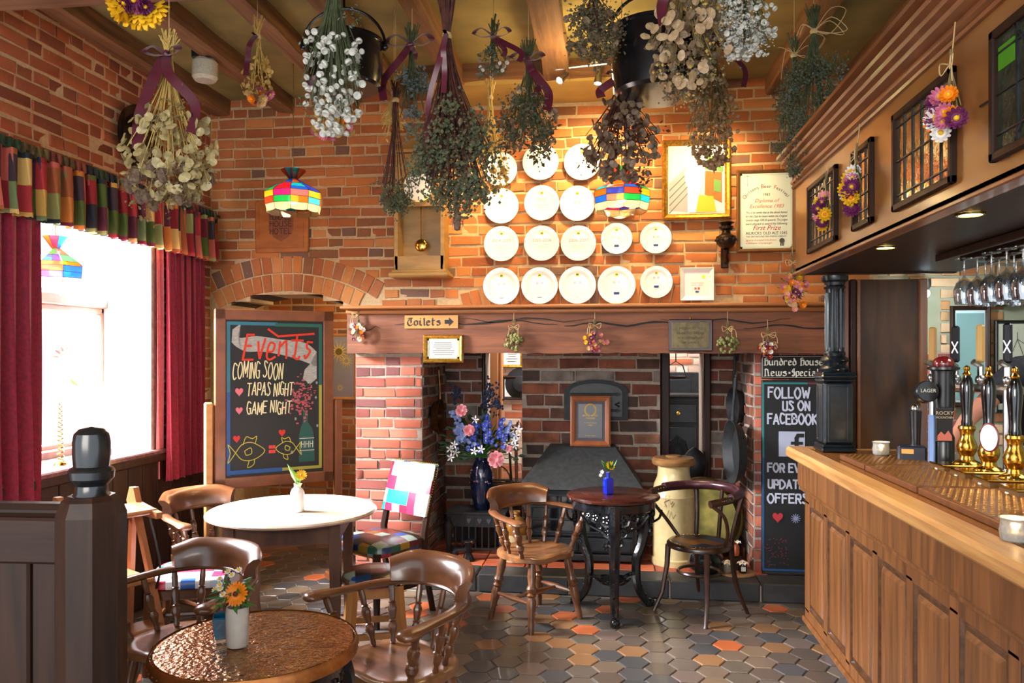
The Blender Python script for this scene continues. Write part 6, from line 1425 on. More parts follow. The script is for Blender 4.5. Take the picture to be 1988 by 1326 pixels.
# hand pumps
def pump(x, y, lab, s=1.0):
    t = thing('hand_pump', lab, 'beer pump', (x, y, CT), 0, 'hand pumps on the bar')
    mb = MB(); mb.box((-.02, 0, .022), (.20, .13, .044), .004); mb.build('wooden_box', mat('pump_box_wood', '5a4024', '6e5030', .35, sc_=30), t)
    mb = MB(); mb.box((-.02, 0, .048), (.21, .135, .008), .003); mb.lathe([(.055, .052), (.05, .06), (.03, .07), (.026, .085), (.036, .105), (.040, .125), (.034, .145), (.025, .165), (.027, .185), (.034, .2), (.032, .21), (.02, .215)], 24); mb.build('brass_body', brass, t)
    mb = MB(); mb.box((-.1225, 0, .022), (.002, .022, .02)); mb.build('badge', flat('d8d4c8'), t)
    mb = MB(); mb.lathe([(.020, .21), (.022, .225), (.019, .24), (.0215, .29), (.027, .35), (.0265, .38), (.020, .41), (.012, .425)], 24); mb.build('black_handle', mat('ebonised_handle', '060607', None, .07, coat=1), t)
    mb = MB(); mb.lathe([(.014, .423), (.017, .43), (.012, .437), (.009, .443), (.013, .45), (.011, .46), (.003, .466)], 16); mb.build('brass_finial', brass, t)
    return t
pump(1.50, 3.49, 'black handled brass beer pump farthest along the row')
pump(1.50, 3.30, 'black handled brass beer pump in the middle of the row')
pump(1.50, 3.10, 'black handled brass beer pump nearest the camera')
pump(1.50, 2.90, 'black handled brass beer pump at the right edge of the picture')
# font towers, clips
t = thing('beer_font', 'tall black beer font with a round tap lens and blue side panel', 'beer font', (1.50, 3.72, CT)); bkp = mat('satin_black_font', '0c0d10', '15161a', .3, sc_=20, coat=.4)
mb = MB(); mb.lathe([(.055, 0), (.055, .02), (.045, .03), (.045, .14), (.032, .17), (.036, .2), (.046, .3), (.047, .42), (.050, .44)], 28); mb.build('tower', bkp, t)
mb = MB(); mb.lathe([(.05, .438), (.066, .445), (.066, .455), (.05, .46)], 28); mb.build('flange', bkp, t)
mb = MB(); mb.sphere((0, 0, .47), .045, 20, 10, (1, 1, .8)); mb.build('dome', mat('red_lens', '5a1418', '7a1c20', .08, coat=1), t)
mb = MB(); mb.box((-.05, .0, .12), (.012, .055, .24), .003); mb.build('blue_panel', flat('6a86b4', .3), t)
mb = MB(); mb.box((-.02, -.055, .2), (.07, .01, .15), .002); mb.build('badge_card', flat('1c1c20'), t)
mb = MB(); textmesh(mb, 'ROCKY', -.02, .245, .022, -.0615, align='CENTER'); textmesh(mb, 'MOUNTAIN', -.02, .228, .014, -.0615, align='CENTER'); mb.build('badge_lettering', flat('c8b898'), t, smooth=0)
mb = MB(); mb.prism([(-.05, .13), (-.05, .15), (-.035, .17), (-.02, .155), (-.005, .175), (.01, .15), (.01, .13)], -.063, -.061, 'y'); mb.build('badge_mountains', flat('c87060'), t, smooth=0)
t = thing('round_tap_badge', 'round black tap badge on a short brass arm left of the font', 'beer tap', (1.405, 3.70, CT + .0)); My = Matrix.Translation((0, -.01, .34)) @ Matrix.Rotation(rad(78), 4, 'X')
mb = MB(); mb.lathe([(.044, -.01), (.048, .0), (.048, .04), (.044, .045)], 24, M=My @ Matrix.Rotation(0, 4, 'X')); mb.build('badge_drum', bkp, t)
mb = MB(); textmesh(mb, 'LAGER', 0, .0, .022, -.068, align='CENTER', fn=lambda a, b: (a, -.0595, b + .345)); mb.build('badge_lettering', flat('d0d0d0'), t, smooth=0)
mb = MB(); mb.tube([(.0, .0, .34), (.08, .01, .34)], .018, 8); mb.build('brass_arm', brass, t)
mb = MB(); mb.tube([(.05, .03, 0), (.05, .03, .30)], .012, 8); mb.build('stem', steel, t)
t = thing('chrome_tap_rail', 'row of chrome taps with tall handles on the back counter', 'beer tap', (1.64, 3.92, CT), rad(-42))
mb = MB(); mb.tube([(-.15, 0, .36), (.35, -.3, .36)], .022, 10); mb.tube([(-.1, 0, 0), (-.1, 0, .36)], .025, 10); mb.tube([(.3, -.27, 0), (.3, -.27, .36)], .025, 10)
for k in range(4): x, y = -.1 + .13 * k, -.02 - .08 * k; mb.tube([(x, y, .36), (x, y, .46), (x - .02, y - .03, .48)], .014, 8); mb.sphere((x, y, .40), .024, 10, 6)
mb.build('rail', steel, t)
for k, c in enumerate(('b08850', '1a1a20', 'c09858', '14141c')):
    x, y = -.1 + .13 * k, -.02 - .08 * k; mb = MB(); mb.box((x, y, .56), (.035, .02, .17), .008); th_ = mb.build('tap_handle', flat(c, .25), t)
    if k in (1, 3):
        mb = MB(); strokes(mb, [(x - .012, .52), (x + .012, .57)], .006, lambda a, b: (a, y - .011, b)); strokes(mb, [(x + .012, .52), (x - .012, .57)], .006, lambda a, b: (a, y - .011, b)); mb.build('handle_cross', flat('e8e8f0'), th_, smooth=0)
t = thing('oval_pump_clip', 'oval white and red pump clip between the first and second pumps', 'pump clip', (1.465, 3.215, CT)); M = Matrix.Translation((0, 0, .19)) @ Matrix.Rotation(rad(90), 4, 'X') @ Matrix.Rotation(rad(-55), 4, 'Y')
mb = MB(); mb.lathe([(.034, 0), (.034, .006)], 24, M=M, sy=1.5); mb.build('clip_face', flat('d8d8dc', .2), t, smooth=0); mb = MB(); mb.lathe([(.034, -.001), (.038, .001), (.038, .005), (.034, .007)], 24, M=M, sy=1.5, cap=False); mb.build('clip_rim', flat('6a1c24', .3), t); mb = MB(); mb.tube([(0, 0, .19), (.04, .05, .19)], .006, 6); mb.build('clip_arm', brass, t)
t = thing('round_red_pump_clip', 'round red rimmed pump clip cut by the right edge of the picture', 'pump clip', (1.37, 2.62, CT)); M = Matrix.Translation((0, 0, .17)) @ Matrix.Rotation(rad(90), 4, 'X') @ Matrix.Rotation(rad(-25), 4, 'Y')
mb = MB(); mb.lathe([(.05, 0), (.05, .006)], 28, M=M, sy=1.25); mb.build('clip_face', flat('d8dcec', .2), t, smooth=0); mb = MB(); mb.lathe([(.05, -.002), (.062, .001), (.062, .006), (.05, .009)], 28, M=M, sy=1.25, cap=False); mb.build('clip_rim', flat('b01830', .2), t); mb = MB(); mb.tube([(0, 0, .17), (.1, .2, .17)], .007, 6); mb.tube([(.1, .2, .17), (.13, .28, .17)], .007, 6); mb.build('clip_arm', steel, t)
t = thing('small_black_font', 'short black font with a chrome cap behind the tall font', 'beer font', (1.47, 3.96, CT)); mb = MB(); mb.lathe([(.03, 0), (.024, .02), (.022, .1), (.026, .2), (.028, .24)], 16); mb.build('handle', bkp, t); mb = MB(); mb.sphere((0, 0, .25), .024, 12, 6); mb.build('cap', steel, t)
t = thing('card_reader', 'small dark box with an orange screen at the foot of the font', 'card reader', (1.40, 3.82, CT), rad(-15)); mb = MB(); mb.box((0, 0, .045), (.12, .08, .09), .008); mb.build('body', flat('1a2030', .3), t); mb = MB(); mb.box((-.02, -.0415, .065), (.05, .002, .02)); mb.build('screen', mat('orange_screen', 'd08038', None, .4, emit=.6), t)
t = thing('beer_glass', 'glass of pale beer on the back counter behind the pumps', 'glass', (1.70, 3.38, CT)); mb = MB(); mb.lathe([(.028, 0), (.034, .14), (.032, .14), (.027, .008), (.001, .008)], 18, cap=False); mb.build('glass', drinkG, t); mb = MB(); mb.lathe([(.026, .009), (.031, .115)], 18); mb.build('beer', mat('pale_beer', 'c8b020', 'd8c030', .1), t)
# hanging glasses
def wineglass(t):
    mb = MB(); mb.lathe([(.034, 0), (.033, -.003), (.006, -.006), (.0035, -.012), (.0035, -.07), (.008, -.08), (.03, -.1), (.040, -.13), (.038, -.17), (.034, -.19), (.033, -.19), (.037, -.17), (.0385, -.13), (.028, -.102), (.002, -.085)], 20, cap=False); mb.build('bowl', drinkG, t)
g0 = None; wl_ = []
labs = ['upturned wine glass hanging under the bar canopy, {} row']
for r_ in range(3):
    for k in range(7):
        x = 1.46 + r_ * .10; y = 3.42 - k * .115 + (r_ % 2) * .04; lab = ['farthest', 'second farthest', 'third', 'middle', 'fifth', 'second nearest', 'nearest'][k] + ' upturned glass in the ' + ['front', 'middle', 'rear'][r_] + ' row hanging over the bar'
        if g0 is None: g0 = thing('hanging_glass', lab, 'glass', (x, y, 2.0), 0, 'glasses hanging over the bar'); wineglass(g0)
        else: dup(g0, (x, y, 2.0 - R.uniform(0, .015)), R.uniform(0, 6), lab)
t = thing('glass_rack', 'dark slotted rack holding the hanging glasses', 'rack'); 
for x in (1.41, 1.51, 1.61, 1.71): mb = MB(); mb.box((x, 3.0, 2.018), (.025, 1.1, .03), .003); mb.build('slat', dark_oak, t)
# ------------------------------------------------------------ bartender
def skin_mesh(name, pts, edges, m, parent, sub=2, root=0):
    me = bpy.data.meshes.new(name); me.from_pydata([p[:3] for p in pts], edges, []); o = bpy.data.objects.new(name, me); C.objects.link(o)
    o.modifiers.new('skin', 'SKIN'); sv = me.skin_vertices
    if not sv: me.skin_vertices.new() if hasattr(me.skin_vertices, 'new') else None
    layer = me.skin_vertices[0].data if me.skin_vertices else None
    if layer is None:
        bm = __import__('bmesh').new(); bm.from_mesh(me); bm.verts.layers.skin.verify(); bm.to_mesh(me); bm.free(); layer = me.skin_vertices[0].data
    for i, p in enumerate(pts): layer[i].radius = (p[3], p[4] if len(p) > 4 else p[3]); layer[i].use_root = (i == root)
    s = o.modifiers.new('sub', 'SUBSURF'); s.levels = sub; s.render_levels = sub
    dg = bpy.context.evaluated_depsgraph_get(); dg.update(); ev = o.evaluated_get(dg); nm = bpy.data.meshes.new_from_object(ev); bpy.data.objects.remove(o)
    nm.materials.clear(); nm.materials.append(m); nm.polygons.foreach_set('use_smooth', [True] * len(nm.polygons)); o2 = bpy.data.objects.new(name, nm); C.objects.link(o2); o2.parent = parent; return o2
sk = mat('skin', 'b87860', 'c48870', .5, sc_=14); tee = mat('navy_tee_cloth', '15171f', '1e212b', .85, sc_=60, bump=.2)
t = thing('person', 'bartender in a dark short sleeved shirt behind the taps, cut by the picture edge', 'person', (2.08, 3.90, .10), 0)
mb = MB(); mb.box((2.1, 3.2, .05), (.6, 2.4, .1), .01); pf = mb.build('platform', dark_oak); pf['label'] = 'raised dark floor boards behind the bar'; pf['category'] = 'platform'
P = [(0, 0, .95, .09, .07), (0, 0, 1.10, .09, .07), (0, 0, 1.28, .11, .08), (0, 0, 1.42, .13, .085), (0, 0, 1.50, .06, .06), (0, -.01, 1.57, .05, .05),
     (-.17, 0, 1.43, .062), (-.27, .0, 1.33, .050), (-.40, .0, 1.20, .040), (-.46, -.03, 1.12, .034), (-.54, -.08, 1.03, .026), (-.56, -.12, 1.01, .026),
     (.17, 0, 1.43, .062), (.24, .0, 1.30, .050), (.27, .0, 1.16, .040), (.24, -.12, 1.12, .030), (.18, -.22, 1.13, .025), (.15, -.27, 1.13, .028),
     (-.09, 0, .88, .10), (-.1, 0, .5, .075), (-.1, 0, .1, .045), (-.1, -.1, .04, .04), (.09, 0, .88, .10), (.1, 0, .5, .075), (.1, 0, .1, .045), (.1, -.1, .04, .04)]
E = [(0, 1), (1, 2), (2, 3), (3, 4), (4, 5), (3, 6), (6, 7), (7, 8), (8, 9), (9, 10), (10, 11), (3, 12), (12, 13), (13, 14), (14, 15), (15, 16), (16, 17), (0, 18), (18, 19), (19, 20), (20, 21), (0, 22), (22, 23), (23, 24), (24, 25)]
skin_mesh('body', P, E, sk, t)
Sh = [(0, 0, .86, .185, .15), (0, 0, 1.10, .175, .14), (0, 0, 1.28, .18, .14), (0, 0, 1.42, .165, .115), (0, 0, 1.49, .075, .07), (-.17, 0, 1.43, .078), (-.25, .0, 1.35, .068), (-.31, 0, 1.29, .064), (.17, 0, 1.43, .078), (.235, .0, 1.31, .068), (.255, 0, 1.24, .066)]
skin_mesh('shirt', Sh, [(0, 1), (1, 2), (2, 3), (3, 4), (3, 5), (5, 6), (6, 7), (3, 8), (8, 9), (9, 10)], tee, t)
skin_mesh('trousers', [(0, 0, .93, .165, .13), (-.09, 0, .85, .11), (-.1, 0, .5, .085), (-.1, 0, .08, .06), (.09, 0, .85, .11), (.1, 0, .5, .085), (.1, 0, .08, .06)], [(0, 1), (1, 2), (2, 3), (0, 4), (4, 5), (5, 6)], tee, t)
mb = MB(); vs = []; fs = []; n, m_ = 20, 14
for i in range(m_ + 1):
    ph = math.pi * i / m_; z = -math.cos(ph)
    for k in range(n):
        a = 2 * math.pi * k / n; x, y = math.sin(ph) * math.cos(a), math.sin(ph) * math.sin(a); wx = .076 * (1 - .22 * max(0, -z)); wy = .095
        yy_ = y * wy - .012 * max(0, -z); fr_ = max(0, -y) ** 6
        nose = .020 * math.exp(-((x / .16) ** 2) - ((z + .08) / .2) ** 2) * (y < 0); eye = -.007 * (math.exp(-(((abs(x) - .4) / .16) ** 2) - ((z - .1) / .1) ** 2)) * (y < 0); lip = .006 * math.exp(-((x / .3) ** 2) - ((z + .42) / .07) ** 2) * (y < 0)
        vs.append((x * wx, yy_ - nose - eye - lip, 1.67 + z * .118))
mb.add(vs, [(i * n + k, i * n + (k + 1) % n, (i + 1) * n + (k + 1) % n, (i + 1) * n + k) for i in range(m_) for k in range(n)])
for s in (-1, 1): mb.sphere((s * .077, .005, 1.665), .024, 8, 6, (.4, .8, 1.2))
mb.build('head', sk, t, smooth=80)
mb = MB(); mb.sphere((0, .012, 1.70), .09, 18, 10, (.92, 1.06, 1.0)); mb.build('hair', mat('brown_hair', '2c1a12', '4a3020', .6, sc_=(90, 90, 10), bump=.6), t)
for s in (-1, 1): mb = MB(); mb.sphere((s * .03, -.079, 1.682), .011, 10, 6); mb.build('eye', flat('e8e4e0', .2), t); mb = MB(); mb.sphere((s * .03, -.0875, 1.682), .005, 8, 5); mb.build('iris', flat('30251c', .2), t)
for s, (hx, hy, hz) in ((-1, (-.56, -.13, 1.01)), (1, (.15, -.27, 1.13))):
    FP = [(hx, hy, hz, .024, .016), (hx + .01 * -s, hy - .04, hz - .005, .034, .014), (hx + .012 * -s, hy - .075, hz - .008, .032, .012)]; FE = [(0, 1), (1, 2)]
    hand = skin_mesh('hand', FP, FE, sk, t, 1)
    for j, (off, L) in enumerate(((-.025, .062), (-.008, .072), (.009, .066), (.025, .052))):
        b = V((hx + off - .012 * s, hy - .075, hz - .006)); skin_mesh('finger', [(*b, .009), (b.x, b.y - L * .45, b.z - .004, .0085), (b.x, b.y - L * .8, b.z - .018, .0075), (b.x, b.y - L * .9, b.z - .034, .0065)], [(0, 1), (1, 2), (2, 3)], sk, hand, 1)
    b = V((hx + .026 * s * -1, hy - .02, hz)); skin_mesh('thumb', [(*b, .011), (b.x - .028 * s, b.y - .03, b.z - .006, .010), (b.x - .034 * s, b.y - .055, b.z - .012, .008)], [(0, 1), (1, 2)], sk, hand, 1)
# ------------------------------------------------------------ stained glass pendant lamps
SG = ['c81828', '18a048', '1858d8', 'e86818', '18b0c8', 'd81878', 'e8b020', '2838b8', 'e04020']
sgm = [shader_mix('stained_' + c, c, 'tl', .12) for c in SG]; sgw = shader_mix('stained_amber_clear', 'd8c898', 'tl', .15)
cameM = mat('lamp_lead', '2c2418', '4a4030', .4, .6)
def pendant(label, loc, Rr, top, ns=12, seed=1, tall=1.0, dim=1.0):
    r = random.Random(seed); t = thing('stained_glass_lamp', label, 'lamp', loc, .1 * seed, 'stained glass pendant lamps')
    tiers = [(.44, .82, .14, .50), (.14, .50, .48, .30), (.48, .30, .86, .10), (.86, .10, 1.0, -.02), (1.0, -.02, .99, -.24), (.99, -.24, .97, -.46), (.97, -.46, .90, -.68)]
    if tall > 1: tiers = [(a, b * tall if b > 0 else b, c, d * tall if d > 0 else d) for a, b, c, d in tiers]
    frame = MB()
    for ti, (r0, z0, r1, z1) in enumerate(tiers):
        r0, z0, r1, z1 = [q * Rr for q in (r0, z0, r1, z1)]; a0, a1 = -math.pi / ns, math.pi / ns; g = .985
        P = [(r0 * math.cos(a) , r0 * math.sin(a), z0) for a in (a0 * g, a1 * g)] + [(r1 * math.cos(a), r1 * math.sin(a), z1) for a in (a1 * g, a0 * g)]
        if ti == 6:
            P = P[:2] + [(r1 * math.cos(a1 * g * q), r1 * math.sin(a1 * g * q), z1 - Rr * .05 * (1 - q * q)) for q in (1, .6, .2, -.2, -.6, -1)]
        mcache = {}
        for k in range(ns):
            m = sgw if ti == 6 else sgm[r.randrange(len(sgm))]
            if m.name not in mcache: mb = MB(); mb.add(P, [tuple(range(len(P)))]); mcache[m.name] = mb.mesh('glass_pane', m, 0)
            inst(mcache[m.name], 'glass_pane', t, Matrix.Rotation(2 * math.pi * k / ns, 4, 'Z'))
            a = 2 * math.pi * k / ns + a0
            frame.tube([(r0 * math.cos(a), r0 * math.sin(a), z0), (r1 * math.cos(a), r1 * math.sin(a), z1)], .0016, 4, False)
            b = a + 2 * math.pi / ns; frame.tube([(r1 * math.cos(a), r1 * math.sin(a), z1), (r1 * math.cos(b), r1 * math.sin(b), z1)] if ti < 6 else [(r0 * math.cos(a), r0 * math.sin(a), z0), (r0 * math.cos(b), r0 * math.sin(b), z0)], .0016, 4, False)
    frame.build('lead_frame', cameM, t, smooth=0)
    mb = MB(); mb.sphere((0, 0, -.2 * Rr), .032, 14, 8); mb.build('bulb', mat('lamp_bulb', 'fff0c8', None, .5, emit=7), t)
    mb = MB(); mb.lathe([(.02, -.02), (.022, .04), (.012, .06)], 12); mb.build('bulb_holder', brass, t)
    zt_ = top - loc[2]; mb = MB(); z = .5 * Rr
    while z < zt_: mb.tube([(0, 0, z), (0, 0, min(z + .018, zt_))], .0035 if int(z * 55) % 2 else .0022, 5, False); z += .02
    mb.build('chain', brassD, t)
    mb = MB(); mb.lathe([(.045, zt_), (.04, zt_ - .015), (.01, zt_ - .025)], 16); mb.build('ceiling_rose', brass, t)
    l = lamp('pendant_bulb', 'POINT', (loc[0], loc[1], loc[2] - .2 * Rr - .045), 4.5 * dim, (1, .85, .6), .03)
pendant('stained glass lamp hanging over the pale round table', (-1.93, 4.6, 2.60), .175, 3.50, 10, 3)
pendant('stained glass lamp hanging before the white plates', (.08, 4.8, 2.60), .175, 3.50, 10, 7)
pendant('stained glass lamp hanging inside the window', (-3.08, 4.02, 2.10), .15, 2.49, 8, 5, 1.35, .4)
# cauldrons
def cauldron(label, px, ytop, ybot, wpx, d, arc_top, tilt=0):
    c = atD(px, ybot, d); r = wpx / 2 * d / F; h = (ybot - ytop) * d / F * .92
    t = thing('hanging_cauldron', label, 'cauldron', c); t.rotation_euler = (rad(tilt), 0, rad(8))
    mb = MB(); mb.lathe([(.001, .0), (r * .88, .0), (r * .95, .015), (r, h * .5), (r * .98, h * .96), (r * 1.04, h * .98), (r * 1.04, h * 1.02), (r * .96, h), (r * .93, h * .5), (r * .88, .02), (.001, .02)], 40, cap=False); mb.build('pot', mat('black_enamel', '0a0b0e', '14161a', .22, .1, sc_=20, coat=.5), t)
    ah = r * 1.0; mb = MB(); mb.tube([((r * 1.07) * math.cos(math.pi * k / 20), 0, h * .9 + ah * math.sin(math.pi * k / 20)) for k in range(21)], .008, 6); mb.build('bail_handle', iron, t)
    mb = MB(); [mb.sphere((s * r * 1.05, 0, h * .9), .018, 8, 6) for s in (-1, 1)]; mb.build('handle_lug', iron, t)
    mb = MB(); mb.tube([(0, 0, h * .9 + ah), (0, 0, 3.42 - c.z)], .006, 6); mb.build('hanging_hook', iron, t)
cauldron('black hanging cauldron on the left behind the white everlasting bunch', 668, 75, 172, 150, 3.9, 0)
cauldron('larger black hanging cauldron behind the tan honesty bunch', 1276, 50, 186, 176, 3.75, 0)
# track light
pc = atD(1128, 130, 4.86); t = thing('track_light', 'chrome ceiling bar with two small spotlights above the plates', 'lamp', (pc.x, pc.y, pc.z))
mb = MB(); mb.tube([(-.16, 0, -.01), (-.05, 0, .0), (.16, 0, .012)], .008, 8); mb.tube([(.08, 0, 0), (.08, .0, 3.44 - pc.z)], .006, 6); mb.lathe([(.03, 3.42 - pc.z), (.03, 3.45 - pc.z)], 14, c=(.08, 0, 0)); mb.build('bar', steel, t)
for x, d in ((-.10, (-.5, -.45, -.6)), (.11, (-.1, -.1, -1))):
    D = V(d).normalized(); M = Matrix.Translation((x, 0, -.05)) @ D.to_track_quat('Z', 'Y').to_matrix().to_4x4()
    mb = MB(); mb.lathe([(.008, -.03), (.016, -.02), (.026, .06), (.024, .062)], 14, M=M, cap=False); mb.tube([(x, 0, 0), (x, 0, -.05)], .004, 5); mb.build('spot_head', steel, t)
    mb = MB(); mb.lathe([(.022, .058), (.001, .060)], 14, M=M, cap=False); mb.build('spot_bulb', mat('spot_bulb', 'e8f0ff', None, .5, emit=20), t)
# ------------------------------------------------------------ dried flowers
stemB = mat('dry_stem', '6a5a34', '8a7848', .7, sc_=40); stemR = mat('red_brown_stem', '3c1e1a', '5a3024', .7, sc_=40); stemG = mat('grey_green_stem', '3a4028', '545c3c', .7, sc_=40); strawM = mat('pale_straw', 'b89850', 'd0b468', .7, sc_=60)
honM = mat('honesty_disc', '9c8a5c', 'b8a878', .4, sc_=30); honB = mat('brown_honesty_disc', '5c4430', '8a7660', .5, sc_=30); honT = mat('tan_honesty_disc', 'a08460', 'bca07c', .45, sc_=30); whiteE = mat('everlasting_white', 'b4b4a8', 'd0d0c8', .7, sc_=60)
yarG = mat('grey_green_yarrow', '3e4430', '646a4c', .85, sc_=60); yarB = mat('brown_green_bloom', '58503a', '74684a', .85, sc_=60); eucM = mat('eucalyptus_leaf', '4a5454', '6c7878', .6, sc_=40); teaM = mat('teasel_head', '5c4838', '7a6450', .8, sc_=60); popM = mat('poppy_pod', '8a6848', 'a88860', .6, sc_=40); goldM = mat('gold_honesty', '9c7c38', 'b89448', .5, sc_=30)
def disc_mesh(m, r=.5):
    mb = MB(); n = 10; vs = [(0, 0, .06)] + [(.5 * math.cos(k * 2 * math.pi / n), .38 * math.sin(k * 2 * math.pi / n), .03 * math.sin(k * 2.5)) for k in range(n)]; vs += [(v[0] * .99, v[1] * .99, v[2] - .02) for v in vs[1:]] + [(0, 0, .02)]
    fs = [(0, 1 + k, 1 + (k + 1) % n) for k in range(n)] + [(1 + k, n + 1 + k, n + 1 + (k + 1) % n, 1 + (k + 1) % n) for k in range(n)] + [(2 * n + 1, n + 1 + (k + 1) % n, n + 1 + k) for k in range(n)]
    mb.add(vs, fs); return mb.mesh('seed_disc', m, 0)
def everl_mesh(m):
    mb = MB(); mb.lathe([(.1, -.35), (.38, -.2), (.5, .05), (.42, .28), (.2, .2), (.001, .12)], 9); return mb.mesh('everlasting_head', m, 40)
def pod_mesh(m):
    mb = MB(); mb.lathe([(.05, .5), (.2, .4), (.42, .15), (.45, -.1), (.25, -.35), (.3, -.42), (.36, -.5), (.05, -.46)], 9); return mb.mesh('seed_head', m, 40)
def teasel_mesh(m):
    mb = MB(); mb.lathe([(.05, .6), (.28, .45), (.36, .0), (.28, -.45), (.05, -.62)], 8)
    for k in range(26): a = k * 2.4; z = .5 - k * .04; r = .3; mb.tube([(r * math.cos(a), r * math.sin(a), z), (r * 1.7 * math.cos(a), r * 1.7 * math.sin(a), z - .08)], .02, 3)
    for k in range(5): a = k * 1.26; mb.tube([(0, 0, .6), (.6 * math.cos(a), .6 * math.sin(a), .4), (.7 * math.cos(a), .7 * math.sin(a), -.2)], .025, 3)
    return mb.mesh('teasel_head', m, 40)
HM = {'hon': disc_mesh(honM), 'honb': disc_mesh(honB), 'hont': disc_mesh(honT), 'hong': disc_mesh(goldM), 'white': everl_mesh(whiteE), 'pop': pod_mesh(popM), 'tea': teasel_mesh(teaM), 'popg': pod_mesh(mat('green_poppy_pod', '6e7040', '92905a', .6, sc_=40))}
def blossom_mesh(c):
    mb = MB(); petals(mb, (0, 0, 0), .5, 12, (0, 0, 1), .5, .5); petals(mb, (0, 0, .03), .38, 10, (0, 0, 1), .5, .8); petals(mb, (0, 0, -.02), .5, 12, (0, 0, 1), .5, .15); mb.m = 1; mb.sphere((0, 0, .12), .14, 8, 5); me = mb.mesh('strawflower', [cols_p[c], yellow_p if c != 'yellow' else cols_p['orange']], 0); return me
BM = {c: blossom_mesh(c) for c in cols_p}
def orient(p, d, s, spin=0):
    return Matrix.Translation(p) @ V(d).to_track_quat('Z', 'Y').to_matrix().to_4x4() @ Matrix.Rotation(spin, 4, 'Z') @ Matrix.Scale(s, 4)
def bow(mb, c, s, tails, wd=.035, loops=2, nrm=(.1, -1, .2)):
    c = V(c)
    wd *= .7
    for sg in (-1, 1): mb.ribbon(bez([c, c + V((sg * s * .8, -.02, s * .45)), c + V((sg * s * 1.3, -.04, .0)), c + V((sg * s * .7, -.02, -s * .2)), c], 5), wd, (.0, -.6, .8))
    for tx, tz, tw in tails: mb.ribbon(bez([c, c + V((tx * .3, -.05, tz * .3 - .0)), c + V((tx * 1.05, -.03, tz * .65)), c + V((tx, -.05, tz))], 6), tw * .72, nrm)
    mb.sphere(c, wd * .5, 8, 5); return mb
def bunch(label, px, yt, yb, wpx, d, kinds, nst=26, stem=None, fill=None, nfill=500, fs=.012, tie=None, rib=None, raf=False, top=3.51, neck=.12, stub=.12, heads0=.42, cx=0, name='dried_bunch', flare=.8, seed=None, cat='dried flowers', leafy=0, fz=.3):
    c = atD(px, yt, d); H = (yb - yt) * d / F; W = wpx * d / F / 2; r = random.Random(seed or int(px * 7 + yt)); c.z = min(c.z, 3.33)
    t = thing(name, label, cat, c, 0, 'dried bunches hanging from the ceiling'); cxm = cx * d / F
    def env(s): return W * (min(1, (s / .62) ** flare if s > 0 else 0) * (math.sqrt(max(0, 1 - ((s - .68) / .34) ** 2)) if s > .68 else 1))
    def pt(s, q=None):
        a = r.uniform(0, 2 * math.pi); rr = env(s) * math.sqrt(r.uniform(0.02, 1)); return V((rr * math.cos(a) + cxm * s, rr * math.sin(a) * .8, -s * H))
    tie_ = V((0, 0, 0)); mb = MB()
    for k in range(nst):
        e = pt(r.uniform(heads0, .92)); a = r.uniform(0, 6.28); o = V((.012 * math.cos(a), .012 * math.sin(a), 0)); u = V((r.uniform(-.03, .03), r.uniform(-.02, .02), stub * r.uniform(.5, 1)))
        mid = e * .5; mid.x *= .75; mid.y *= .75; mb.tube(bez([o + u, o, mid, e], 3), [.0028] * 3 + [.0022] * 7, 4, False)
    mb.build('stems', stem or stemB, t)
    mb = MB(); mb.lathe([(.016, -.012), (.02, 0), (.016, .012)], 10, cap=False); mb.tube([(0, 0, .0), (.0, 0, top - c.z)], .002, 4); mb.build('hanging_twine', twine if not tie else tie, t)
    for kind, n, s0, s1, za, zb in kinds:
        for k in range(n):
            s = r.uniform(za, zb); p = pt(s); dd = V((p.x, p.y, -.5 * W + r.uniform(-.3, .3) * W))
            if kind in ('hon', 'honb', 'hont', 'hong'): dd = V((r.uniform(-1, 1), -1 + r.uniform(-.3, .8), r.uniform(-.6, .6)))
            if kind in ('white',): dd = V((r.uniform(-.7, .7), r.uniform(-1, .2), -.6))
            if kind in ('pop', 'tea'): dd = V((r.uniform(-.4, .4), r.uniform(-.4, .4), 1))
            me = HM.get(kind) or BM[kind]; nm = me.name.split('.')[0]
            inst(me, nm, t, orient(p, dd, r.uniform(s0, s1), r.uniform(0, 6)))
    if fill:
        mb = MB(); mb.m = 0
        cl = [pt(r.uniform(fz, 1)) * 1.0 for _ in range(max(6, nfill // 22))]
        for k in range(nfill):
            p = r.choice(cl); g_ = W * .17; p = V((p.x + r.gauss(0, g_), p.y + r.gauss(0, g_), p.z + r.gauss(0, g_ * 1.1)))
            if k % 6 == 0 and len(fill) > 1: mb.m = 1
            else: mb.m = 0
            if leafy and r.random() < leafy: mb.leaf(p, (r.uniform(-1, 1), r.uniform(-1, 1), r.uniform(-1, .4)), fs * 1.5, fs * 3)
            else:
                for q in range(4): mb.octa((p.x + r.gauss(0, fs), p.y + r.gauss(0, fs), p.z + r.gauss(0, fs)), fs * r.uniform(.25, .6))
        mb.build('fine_foliage', list(fill), t, smooth=0, kind='stuff')
    if rib:
        mb = MB(); bow(mb, (0, -.02, 0), rib[0], rib[1], rib[2] if len(rib) > 2 else .035); mb.build('ribbon', ribbonM, t)
    if raf:
        mb = MB()
        for k in range(6): a = r.uniform(-.5, 1.0); L = r.uniform(.08, .16); mb.tube(bez([(0, -.015, 0), (L * .5, -.03, L * (.4 + a * .3)), (L, -.03, L * a * .6), (L * .5, -.03, -L * .15), (0, -.015, 0)] if k % 2 else [(0, -.015, 0), (-L * .4, -.03, L * .2), (-L * .6, -.03, -.02 - L * a)], 4), .002, 4)
        mb.build('raffia_bow', twine, t)
    return t
